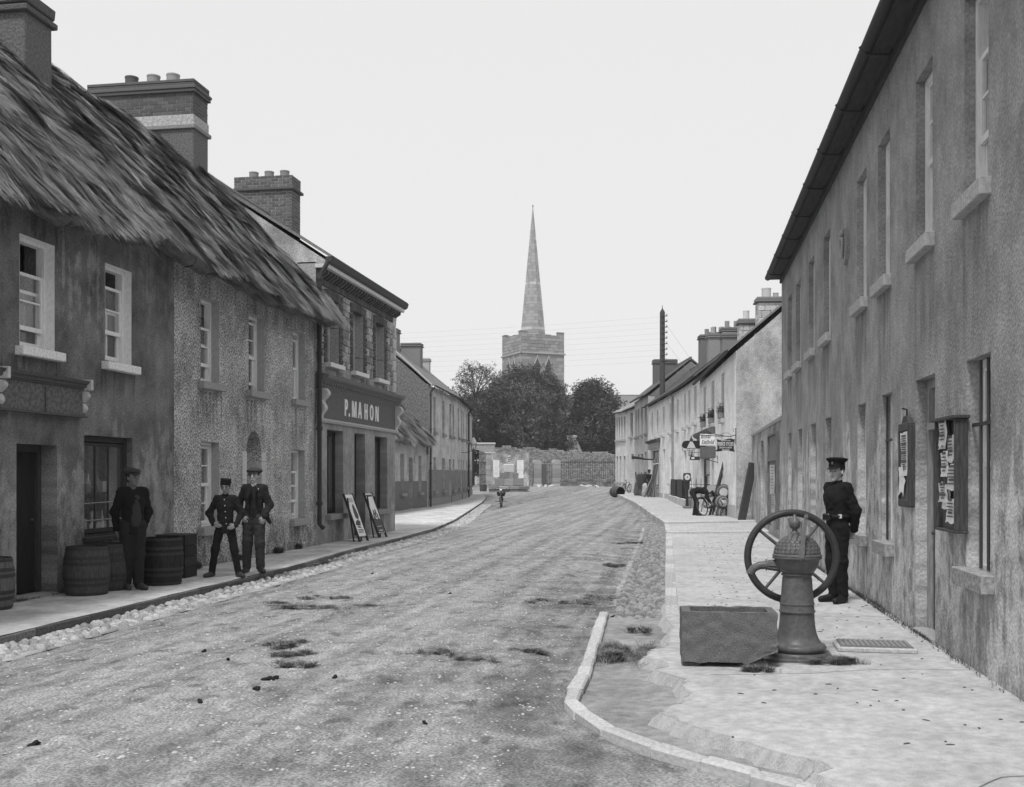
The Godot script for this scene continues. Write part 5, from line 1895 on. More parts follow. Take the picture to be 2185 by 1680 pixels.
func white_row() -> void:
	var gab := with_stains(mat(0.62, "rough", 1.0, 0.42, 1.8), weather(384, 384, 8.0, 10.0, 611, {"base": 0.64, "blot": 0.2, "streak": 0.1, "bloom": 0.1, "bloom_y": 2.0, "damp": 0.4, "damp_y": 0.7}))
	var a := row_house("white corner shop with a rough grey gable and bicycle signs hung from it", 38.75, 1.9, 52.5, 0.86, 6.22, [[42.4, 43.4, 4.0, 5.84], [46.0, 47.2, 4.0, 5.86], [49.7, 50.7, 4.0, 5.9]], [[47.9, 52.2, 1.0, 2.6], [44.6, 45.3, 1.0, 2.6]], [[46.3, 47.2, 0.3, 2.65]], 0.82, {"name": "white_shop", "side": gab, "pitch": 0.86, "roof": 0.2, "frames": mat(0.10, "wood", 0.6, 0.3, 0.1, 0.5)})
	var f := func(s: float) -> float: return (52.5 - s) / 13.75 * 13.79
	# rough render over the whole gable, corner included
	var gp := MB.new()
	gp.prism([Vector2(0.002, 0.0), Vector2(0.002, 6.2), Vector2(-3.4, 6.2 + 0.86 * 3.45), Vector2(-6.9, 6.2), Vector2(-6.9, 0.0)], 0.0, 0.03, Transform3D(Vector3(0, 0, 1), Vector3(0, 1, 0), Vector3(1, 0, 0), Vector3(13.792, 0, 0)))
	gp.uv2.resize(gp.v.size())
	for i in gp.v.size():
		gp.uv2[i] = Vector2(gp.v[i].z / 8.0, gp.v[i].y / 10.0)
	put(a, "gable_render", gp, gab)
	var fs := part(a, "fascia")
	var m := MB.new()
	m.box(Vector3(f.call(49.4), 3.35, 0.06), Vector3(7.2, 0.42, 0.12))
	put(fs, "board", m, mat(0.18, "wood", 0.9, 0.5, 0.1))
	cornice(fs, "cornice", f.call(53.0), f.call(45.7), [Vector2(0, 3.56), Vector2(0.14, 3.56), Vector2(0.30, 3.68), Vector2(0.34, 3.78), Vector2(0, 3.84)], mat(0.13, "wood", 0.8, 0.4, 0.1, 0.7))
	for q in [[42.9, 0], [46.6, 1], [50.2, 2]]:
		var bx := part(a, "flower_box", Transform3D(Basis(), Vector3(f.call(q[0]), 4.02, 0.08)))
		m = MB.new()
		m.cbox(Vector3(0, 0.12, 0), Vector3(0.6, 0.22, 0.2), 0.01)
		put(bx, "box", m, mat(0.25, "wood", 0.5, 0.4, 0.1))
		var leaf := []
		var tint := []
		for k in 140:
			leaf.append(Transform3D(Basis.from_euler(Vector3(R(-1.2, 1.2), R(0, TAU), R(-1, 1))).scaled(Vector3.ONE * R(0.05, 0.10)), Vector3(R(-0.3, 0.3), 0.24 + absf(rng.randfn(0, 0.13)), R(-0.1, 0.12))))
			var l := R(0.04, 0.13)
			tint.append(Color(l, l, l))
		copies(bx, "foliage", leaf_mesh(3), tinted(1.0, 0.7), leaf, tint)
	stone_stack(a, Vector3(f.call(44.6), 6.9, -2.05), Vector3(0.75, 2.06, 0.95), [[0.1, 0.2, 0.42, 0.5], [-0.28, 0.12, 0.22, 0.4]])
	stone_stack(a, Vector3(f.call(46.2), 6.9, -1.35), Vector3(0.7, 1.42, 0.62), [[0.0, 0.14, 0.4, 0.6]])
	plain_chimney(a, Vector3(f.call(50.5), 6.6, -1.25), Vector3(0.8, 1.8, 0.9), 0.2, 0, 0.14)
	var b := row_house("white recessed house behind the spiked railings on the right", 52.5, 0.84, 60.0, -0.08, 6.6, [[53.6, 54.5, 4.45, 6.28], [56.0, 56.8, 4.43, 6.26], [57.8, 58.5, 4.4, 6.2]], [[55.0, 56.0, 1.2, 3.1], [57.6, 58.7, 1.2, 3.15]], [[58.95, 59.85, 0.4, 3.5]], 0.82, {"ridge": 3.2, "pitch": 0.80})
	plain_chimney(b, Vector3(0.6, 7.4, -1.9), Vector3(0.8, 2.2, 1.0), 0.26, 2, 0.16)
	plain_chimney(b, Vector3(3.6, 7.3, -2.2), Vector3(0.7, 2.2, 1.1), 0.2, 2, 0.14)
	var c := row_house("long white house beyond the railings with a small shopfront and downpipe", 60.0, -0.08, 75.4, -2.36, 6.6, [[60.8, 61.5, 4.4, 6.12], [63.7, 64.5, 4.37, 6.12], [66.8, 67.6, 4.35, 6.12], [69.8, 70.6, 4.32, 6.1], [72.7, 73.5, 4.3, 6.1]], [[63.5, 64.4, 1.34, 2.88], [69.6, 73.7, 1.1, 3.5]], [[66.6, 67.5, 0.4, 3.45]], 0.82, {"ridge": 3.0, "pitch": 0.80})
	var fc := func(s: float) -> float: return (75.4 - s) / 15.4 * 15.57
	fs = part(c, "fascia")
	m = MB.new()
	m.box(Vector3(fc.call(71.7), 3.78, 0.06), Vector3(5.4, 0.4, 0.12))
	put(fs, "board", m, mat(0.35, "pit", 0.5, 0.5, 0.0))
	cornice(fs, "cornice", fc.call(74.6), fc.call(68.8), [Vector2(0, 3.98), Vector2(0.14, 3.98), Vector2(0.30, 4.08), Vector2(0.34, 4.16), Vector2(0, 4.24)], mat(0.07, "wood", 0.8, 0.4, 0.1, 0.7))
	downpipe(c, [Vector3(fc.call(62.8), 6.6, 0.32), Vector3(fc.call(62.8), 6.4, 0.08), Vector3(fc.call(62.8), 0.5, 0.08), Vector3(fc.call(62.8), 0.4, 0.14)], 0.06, mat(0.30, "", 1, 0, 0, 0.5))
	plain_chimney(c, Vector3(fc.call(61.5), 7.9, -1.7), Vector3(0.8, 1.9, 0.85), 0.16, 1, 0.14)
	plain_chimney(c, Vector3(fc.call(63.4), 8.1, -2.9), Vector3(0.8, 2.1, 1.55), 0.11, 3, 0.14)
	var d := row_house("darker grey house standing taller between the white row and the corner", 75.4, -2.36, 82.2, -3.62, 7.45, [[76.0, 77.0, 4.85, 6.9], [78.0, 78.8, 4.8, 6.85], [79.8, 80.5, 4.78, 6.8], [81.0, 81.7, 4.75, 6.75]], [[76.2, 77.0, 1.2, 3.5], [79.6, 80.4, 1.2, 3.4]], [[77.9, 78.9, 0.45, 3.4]], 0.36, {"ridge": 3.0, "pitch": 0.8, "side": mat(0.17, "sand", 1.3, 0.35, 0.4)})
	plain_chimney(d, Vector3(2.5, 8.0, -1.9), Vector3(0.8, 2.45, 1.7), 0.13, 0, 0.2)
	var e := row_house("pale corner house at the end of the right row, facing the square", 82.2, -3.62, 85.6, -4.35, 7.0, [[83.0, 84.2, 4.85, 6.75]], [], [[82.6, 83.7, 0.5, 3.5]], 0.52, {"ridge": 3.0, "pitch": 0.55, "roof": 0.3})
	var g := row_house("pale end front of the corner house with four narrow windows", 85.6, -4.35, 88.2, -5.45, 6.95, [[86.0, 86.35, 4.75, 6.6], [86.6, 86.95, 4.75, 6.6], [87.15, 87.5, 4.75, 6.6], [87.7, 88.0, 4.75, 6.6]], [[86.0, 86.4, 1.3, 3.4], [86.9, 87.3, 1.3, 3.4], [87.6, 88.0, 1.3, 3.4]], [], 0.55, {"ridge": 2.6, "pitch": 0.5, "roof": 0.3})


func leaf_mesh(n: int) -> MB:
	# a few leaves on a twig, as small folded faces
	var m := MB.new()
	for k in n:
		var b := Basis.from_euler(Vector3(R(-0.9, 0.9), R(0, TAU), R(-0.9, 0.9)))
		var o := Vector3(R(-0.7, 0.7), R(-0.7, 0.7), R(-0.7, 0.7))
		var l := R(0.6, 1.0)
		m.face([o + b * Vector3(0, 0, 0), o + b * Vector3(0.32 * l, 0.06, 0.5 * l), o + b * Vector3(0, 0, l)], b * Vector3.UP)
		m.face([o + b * Vector3(0, 0, 0), o + b * Vector3(-0.32 * l, 0.06, 0.5 * l), o + b * Vector3(0, 0, l)], b * Vector3.UP)
	return m


# ---------- the square, the churchyard and the church ----------
func tree(label: String, x: float, s: float, height: float, rx: float, ry: float, cy: float, leaves: int, sd: int, open := 0.0, lean := 0.0, tone_ := 0.06) -> void:
	rng.seed = sd
	var t := thing("tree", label, "tree", at(x, gy(s), s), "trees of the churchyard")
	var trunk := MB.new()
	trunk.tube([Vector3(0, -0.2, 0), Vector3(0.1, height * 0.2, 0), Vector3(-0.05 + lean * 0.3, height * 0.45, 0.1), Vector3(lean, height * 0.8, 0)], [0.5, 0.38, 0.28, 0.08], 9)
	put(t, "trunk", trunk, mat(0.07, "wood", 1.0, 0.5, 1.0))
	var tips := []
	var n := 26 if open > 0.0 else 34
	var crown := part(t, "crown")
	var limbs := MB.new()
	for k in n:
		var a := k * 2.399
		var q := (k + 0.5) / n
		var yy := cy + ry * (2.0 * q - 1.0) * 0.9
		var rr := rx * sqrt(maxf(0.0, 1.0 - pow((yy - cy) / ry, 2.0))) * R(0.55, 0.95)
		var tip := Vector3(cos(a) * rr + lean * q, yy, sin(a) * rr)
		tips.append(tip)
		var root := Vector3(lean * q * 0.5, clampf(yy - rr * 0.7, height * 0.12, height * 0.75), 0)
		limbs.tube([root, root.lerp(tip, 0.5) + Vector3(0, 0.25, 0), tip], [0.11, 0.07, 0.02], 5)
	put(crown, "limbs", limbs, mat(0.06, "wood", 1.0, 0.5, 0.5))
	# clumps of leaves standing proud all over the crown
	var heads := []
	for k in 130:
		var dd := Vector3(rng.randfn(0, 1), rng.randfn(0, 1), rng.randfn(0, 1)).normalized()
		heads.append(Vector3(dd.x * rx, cy + dd.y * ry, dd.z * rx) * Vector3(R(0.84, 1.02), 1, R(0.84, 1.02)))
	var where := []
	var tints := []
	for i in leaves:
		var p: Vector3
		if open > 0.0 or rng.randf() < 0.72:
			var c: Vector3 = tips[rng.randi() % tips.size()] if open > 0.0 else heads[rng.randi() % heads.size()]
			var d := Vector3(rng.randfn(0, 1), rng.randfn(0, 0.8), rng.randfn(0, 1))
			p = c + d * (0.55 if open > 0.0 else 0.5)
		else:
			var d := Vector3(rng.randfn(0, 1), rng.randfn(0, 1), rng.randfn(0, 1)).normalized()
			var q := 0.92 * pow(rng.randf(), 0.25)
			p = Vector3(d.x * rx * q, cy + d.y * ry * q, d.z * rx * q)
			p += Vector3(sin(p.y * 2.1 + p.z * 1.7), sin(p.x * 1.9), cos(p.x * 2.3 + p.y)) * 0.28
		where.append(Transform3D(Basis.from_euler(Vector3(R(-0.9, 0.9), R(0, TAU), R(-0.9, 0.9))).scaled(Vector3.ONE * R(0.15, 0.28)), p))
		var l := tone_ * R(0.7, 1.45)
		tints.append(Color(l, l, l))
	var lm := tinted(1.0, 0.75)
	lm.backlight_enabled = true
	lm.backlight = Color(0.12, 0.12, 0.12)
	copies(crown, "foliage", leaf_mesh(6), lm, where, tints)


func rubble(parent: Node, t: Transform3D, w: float, h: float, tops: Callable, single: int, l: float, big := 0.34, ybase := 0.0) -> void:
	# facing of uneven stones on a wall: local x along, y up, z out; the first `single` are pieces of their own
	var shapes := unit_bricks(6, 0.12, 0.07)
	var sh := [mat(l, "stone", 0.9, 0.5, 1.0), mat(l * 1.25, "stone", 0.9, 0.5, 1.0), mat(l * 0.75, "stone", 0.9, 0.5, 1.0)]
	var many := [[], [], []]
	var y := ybase
	var n := 0
	while y < h:
		var hh := R(0.45, 0.8) * big
		var x := 0.0
		while x < w:
			var ww := R(0.6, 1.4) * big
			if y + hh * 0.5 < tops.call(x + ww * 0.5):
				var q := t * Transform3D(Basis(Vector3(0, 0, 1), R(-0.06, 0.06)).scaled_local(Vector3(ww - 0.02, hh - 0.02, 0.16)), Vector3(x + ww * 0.5, y + hh * 0.5, R(-0.05, 0.01)))
				var k := rng.randi() % 3
				if n < single:
					put(parent, "stone", shapes[rng.randi() % 6], sh[k], q)
				else:
					many[k].append(q)
				n += 1
			x += ww
		y += hh
	for k in 3:
		if many[k].size():
			copies(parent, "stones", shapes[k], sh[k], many[k])


func far_end() -> void:
	# stepped base with the stump of a market cross
	var m0 := thing("market_cross", "stepped stone base with a broken carved cross stump in the square", "monument", at(-14.9, gy(91) - 0.02, 91.5, 0.16))
	var sh := [mat(0.24, "stone", 0.9, 0.6, 1.0), mat(0.19, "stone", 0.9, 0.6, 1.0), mat(0.32, "stone", 0.9, 0.6, 1.0)]
	var lev := [[0.0, 0.30, 3.2], [0.30, 0.62, 3.45], [0.62, 1.24, 2.5], [1.24, 1.74, 1.62]]
	for q in lev:
		var w: float = q[2]
		var nst := int(w / 0.75)
		for sd in 4:
			for k in nst:
				var mm := MB.new()
				var ww := w / nst
				mm.cbox(Vector3(-w * 0.5 + (k + 0.5) * ww, (q[0] + q[1]) * 0.5, w * 0.5 - 0.25), Vector3(ww - 0.015, q[1] - q[0] - 0.01, 0.5), 0.03, Transform3D(Basis(Vector3.UP, sd * PI / 2), Vector3.ZERO), 0.02, rng)
				put(m0, "step_block", mm, sh[rng.randi() % 3])
		var fill := MB.new()
		fill.box(Vector3(0, (q[0] + q[1]) * 0.5, 0), Vector3(w - 0.9, q[1] - q[0] - 0.02, w - 0.9))
		put(m0, "step_core", fill, sh[1])
	var mm2 := MB.new()
	mm2.cbox(Vector3(0, 2.12, 0), Vector3(0.96, 0.76, 0.96), 0.07, Transform3D.IDENTITY, 0.02, rng)
	put(m0, "socket_stone", mm2, mat(0.50, "stone", 0.8, 0.4, 0.8))
	mm2 = MB.new()
	for k in 4:
		mm2.cbox(Vector3(R(-0.03, 0.03), 2.58 + k * 0.19, 0), Vector3(R(0.26, 0.38), 0.18, 0.26), 0.05, Transform3D.IDENTITY, 0.03, rng)
	put(m0, "cross_stump", mm2, mat(0.45, "pit", 0.4, 0.7, 2.0))
	# two tubs by the cross
	for q in [[-17.75, 94.5, 0.34, "dark tub standing left of the market cross steps"], [-17.05, 95.0, 0.30, "dark tub half hidden behind the market cross steps"]]:
		var tb := thing("tub", q[3], "tub", at(q[0], gy(q[1]), q[1]), "tubs by the cross")
		var mm := MB.new()
		mm.lathe([Vector2(q[2] * 0.9, 0), Vector2(q[2], 0.6), Vector2(q[2] * 0.93, 0.6), Vector2(q[2] * 0.9, 0.5)], 18)
		put(tb, "body", mm, mat(0.07, "wood", 0.5, 0.4, 0.2))
		for y in [0.12, 0.48]:
			mm = MB.new()
			mm.lathe([Vector2(q[2] * (0.92 + 0.1 * y), y - 0.03), Vector2(q[2] * (0.94 + 0.1 * y), y), Vector2(q[2] * (0.92 + 0.1 * y), y + 0.03)], 18, Transform3D.IDENTITY, false)
			put(tb, "hoop", mm, mat(0.05, "", 1, 0, 0, 0.5))
	# gateway with iron gate
	var gz := 113.0
	var g := thing("churchyard_gateway", "rendered arched gateway with an iron gate beside the terrace corner", "gateway", Transform3D(Basis(Vector3.UP, 0.1), Vector3(-23.6, gy(gz), -gz)))
	var mg := MB.new()
	var arch := [Vector2(-1.2, 0), Vector2(-1.2, 4.6), Vector2(3.6, 4.6), Vector2(3.6, 0), Vector2(2.7, 0), Vector2(2.7, 3.3)]
	for k in 11:
		var a := k / 10.0 * PI
		arch.append(Vector2(1.15 + 1.55 * cos(a), 3.3 + 0.75 * sin(a)))
	arch.append_array([Vector2(-0.4, 3.3), Vector2(-0.4, 0)])
	mg.prism(arch, -0.35, 0.35)
	put(g, "arch", mg, mat(0.28, "pit", 1.5, 0.5, 0.8))
	mg = MB.new()
	mg.cbox(Vector3(1.2, 4.68, 0), Vector3(4.95, 0.16, 0.9), 0.02)
	put(g, "coping", mg, mat(0.5, "stone", 1.0, 0.3, 0.4))
	for k in 6:
		mg = MB.new()
		mg.cbox(Vector3(3.15, 0.3 + k * 0.6, 0.02), Vector3(0.94, 0.58, 0.76), 0.02, Transform3D.IDENTITY, 0.01, rng)
		put(g, "pier_block", mg, mat([0.28, 0.34][k % 2], "stone", 1.0, 0.35, 0.5))
	mg = MB.new()
	mg.cbox(Vector3(3.15, 3.66, 0.02), Vector3(1.1, 0.14, 0.92), 0.02)
	put(g, "pier_cap", mg, mat(0.45, "stone", 1.0, 0.3, 0.4))
	var iron := mat(0.03, "", 1, 0, 0, 0.6)
	for k in 20:
		mg = MB.new()
		var x := -0.3 + k * 0.155
		mg.tube([Vector3(x, 0.1, 0), Vector3(x, 2.7, 0)], 0.02, 5)
		put(g, "gate_bar", mg, iron)
	for y in [0.2, 1.3, 2.6]:
		mg = MB.new()
		mg.box(Vector3(1.15, y, 0), Vector3(3.05, 0.06, 0.04))
		put(g, "gate_rail", mg, iron)
	# plastered wall with bills
	var pw := thing("bill_wall", "plastered wall with two pale bills behind the market cross", "wall", at(-18.3, gy(112.6), 112.6))
	var st := with_stains(mat(0.60, "pit", 1.5, 0.4, 0.8), weather(256, 192, 4.4, 4.0, 801, {"base": 0.46, "blot": 0.3, "streak": 0.15, "bloom": 0.25, "bloom_y": 1.5}))
	var mw := MB.new()
	mw.prism([Vector2(-2.0, -0.2), Vector2(2.1, -0.2), Vector2(2.1, 3.6), Vector2(1.7, 3.72), Vector2(0.9, 3.5), Vector2(0.2, 3.4), Vector2(-0.8, 3.62), Vector2(-2.0, 3.65)], -0.3, 0.0)
	mw.planar(4.4, 4.0, -2.2, -0.2)
	put(pw, "wall", mw, st)
	paper(pw, -1.42, 1.95, 0.66, 1.85, 0.01, 0.66, 9, 0.03)
	paper(pw, 1.18, 1.9, 0.70, 1.95, 0.01, 0.68, 7, 0.03)
	# stone piers with rounded heads
	for q in [[-15.5, 114.0, "squat stone pier with rounded head, nearer the market cross"], [-13.38, 113.6, "squat stone pier with rounded head beside the churchyard railings"]]:
		var pr := thing("stone_pier", q[2], "pier", at(q[0], gy(q[1]), q[1], 0.35), "pair of round-headed gate piers")
		for k in 5:
			mg = MB.new()
			mg.cbox(Vector3(0, 0.24 + k * 0.48, 0), Vector3(0.84, 0.47, 0.84), 0.015, Transform3D.IDENTITY, 0.008, rng)
			put(pr, "block", mg, mat([0.27, 0.32, 0.24][k % 3], "stone", 0.9, 0.35, 0.5))
		mg = MB.new()
		mg.cbox(Vector3(0, 0.12, 0), Vector3(1.0, 0.34, 1.0), 0.03)
		put(pr, "plinth", mg, mat(0.40, "stone", 0.9, 0.4, 0.5))
		mg = MB.new()
		var hd := [Vector2(-0.44, 0)]
		for k in 13:
			var a := PI - k / 12.0 * PI
			hd.append(Vector2(0.44 * cos(a), 0.12 + 0.40 * sin(a)))
		hd.append(Vector2(0.44, 0))
		mg.prism(hd, -0.44, 0.44, Transform3D(Basis(), Vector3(0, 2.4, 0)))
		put(pr, "head", mg, mat(0.34, "stone", 0.9, 0.35, 0.5))
	# leaning gate leaf between the piers
	var lg := thing("wooden_gate", "narrow dark wooden gate leaf standing between the two stone piers", "gate", at(-14.75, gy(114), 114.2, 0.9))
	for k in 4:
		mg = MB.new()
		mg.cbox(Vector3(-0.3 + k * 0.2, 1.25, 0), Vector3(0.19, 2.4, 0.04), 0.01)
		put(lg, "plank", mg, mat(0.14, "wood", 0.8, 0.5, 0.2))
	for y in [0.5, 1.9]:
		mg = MB.new()
		mg.cbox(Vector3(0, y, -0.04), Vector3(0.8, 0.12, 0.04), 0.01)
		put(lg, "ledge", mg, mat(0.12, "wood", 0.8, 0.5, 0.2))
	# railings on a low ruined wall
	var lw := thing("dwarf_wall", "low broken stone wall under the churchyard railings", "wall", at(-12.8, gy(112) - 0.2, 112.2))
	mg = MB.new()
	mg.box(Vector3(4.6, 0.45, -0.3), Vector3(9.2, 0.9, 0.3))
	put(lw, "core", mg, mat(0.12, "stone", 1.0, 0.5, 1.0))
	rubble(lw, Transform3D(Basis(), Vector3(0, 0, -0.12)), 9.2, 1.0, func(x): return 0.88 + 0.08 * sin(x * 1.7), 120, 0.16, 0.42)
	var rl := thing("railings", "spiked iron churchyard railings in front of the rubble wall", "railing", at(-12.7, gy(112) + 0.68, 112.45))
	for k in 46:
		mg = MB.new()
		var x := k * 0.195
		mg.tube([Vector3(x, 0, 0), Vector3(x, 2.15, 0), Vector3(x, 2.28, 0)], [0.022, 0.022, 0.004], 5)
		put(rl, "bar", mg, iron)
	for y in [0.08, 1.95]:
		mg = MB.new()
		mg.box(Vector3(4.4, y, 0), Vector3(9.0, 0.05, 0.03))
		put(rl, "rail", mg, iron)
	var gr := thing("railings", "short run of iron railings seen between the two stone piers", "railing", at(-14.9, gy(115), 115.5))
	for k in 10:
		mg = MB.new()
		mg.tube([Vector3(k * 0.19, 0, 0), Vector3(k * 0.19, 2.9, 0)], 0.022, 5)
		put(gr, "bar", mg, iron)
	for y in [0.3, 2.6]:
		mg = MB.new()
		mg.box(Vector3(0.86, y, 0), Vector3(1.8, 0.05, 0.03))
		put(gr, "rail", mg, iron)
	# churchyard wall of rubble behind
	var cw := thing("churchyard_wall", "tall rubble churchyard wall with a sloping top below the trees", "wall", at(-23.5, gy(122), 122.5))
	var topf := func(x: float) -> float: return 4.75 - 0.062 * x + 0.10 * sin(x * 2.3) - (0.35 if x < 5.0 else 0.0) * 0.0
	mg = MB.new()
	mg.prism([Vector2(0, -0.3), Vector2(22.0, -0.3), Vector2(22.0, topf.call(22.0) - 0.15), Vector2(0, topf.call(0.0) - 0.15)], -0.6, -0.1)
	put(cw, "core", mg, mat(0.22, "stone", 1.2, 0.5, 1.5))
	rubble(cw, Transform3D.IDENTITY, 22.0, 5.0, topf, 0, 0.26, 0.27)
	# ruined gable fragment
	var ru := thing("ruin", "jagged fragment of ruined masonry rising behind the churchyard wall", "ruin", at(-14.15, gy(124) - 0.2, 124.6))
	var rt := func(x: float) -> float: return 3.6 + (2.4 if x > 0.7 and x < 1.9 else 0.0) + 0.9 * clampf(x, 0.0, 0.7) - maxf(0.0, x - 1.9) * 2.8
	mg = MB.new()
	mg.prism([Vector2(0, 0), Vector2(3.0, 0), Vector2(3.0, 3.0), Vector2(2.0, 5.4), Vector2(1.7, 5.75), Vector2(0.85, 5.8), Vector2(0.7, 4.4), Vector2(0, 3.6)], -0.8, -0.08)
	put(ru, "core", mg, mat(0.35, "stone", 1.0, 0.5, 1.5))
	rubble(ru, Transform3D.IDENTITY, 3.0, 6.0, rt, 110, 0.30, 0.42, 2.6)
	# rubble lumps along the foot of the low wall
	rng.seed = 77
	var spots := []
	for q in [[-13.9, 108.6, "pale stone lying in front of the pier by the railings, larger of three"], [-13.2, 107.8, "pale stone lying nearest the camera by the railing pier"], [-14.6, 109.0, "pale stone lying between the two round-headed piers"], [-9.4, 108.4, "pale stone before the middle of the low churchyard wall"], [-8.6, 108.0, "pale stone before the low wall, nearest the corner house"], [-10.1, 109.2, "pale stone close against the low churchyard wall"]]:
		var st2 := thing("loose_stone", q[2], "stone", at(q[0], gy(q[1]), q[1], R(0, 6.0)), "loose stones by the low wall")
		mg = MB.new()
		mg.cbox(Vector3(0, 0.14, 0), Vector3(R(0.35, 0.6), R(0.22, 0.36), R(0.3, 0.5)), 0.07, Transform3D.IDENTITY, 0.05, rng)
		put(st2, "lump", mg, mat(0.5, "stone", 0.6, 0.5, 1.0))
	church()
	tree("broad dark rounded tree in front of the church tower", -18.8, 128.0, 13.0, 5.3, 5.9, 8.2, 17000, 21, 0.0, 0.0, 0.085)
	tree("separate smaller domed tree right of the church tower", -10.6, 130.0, 12.0, 3.3, 5.6, 7.0, 11000, 22, 0.0, 0.0, 0.06)
	tree("open wispy tree left of the church tower against the sky", -24.8, 124.0, 14.0, 3.2, 4.6, 9.9, 2600, 23, 1.0, 1.2, 0.08)
	tree("low dark tree behind the left terrace chimneys", -29.0, 122.0, 12.0, 5.0, 4.4, 7.0, 7000, 24, 0.0, 0.0, 0.08)
	tree("dark tree filling the gap above the churchyard gateway", -24.5, 131.0, 10.0, 3.8, 5.0, 6.4, 8000, 25, 0.0, 0.0, 0.06)
	tree("low spreading bush between the two domed trees", -14.0, 127.0, 6.0, 3.0, 2.6, 4.4, 4500, 26, 0.0, 0.0, 0.055)


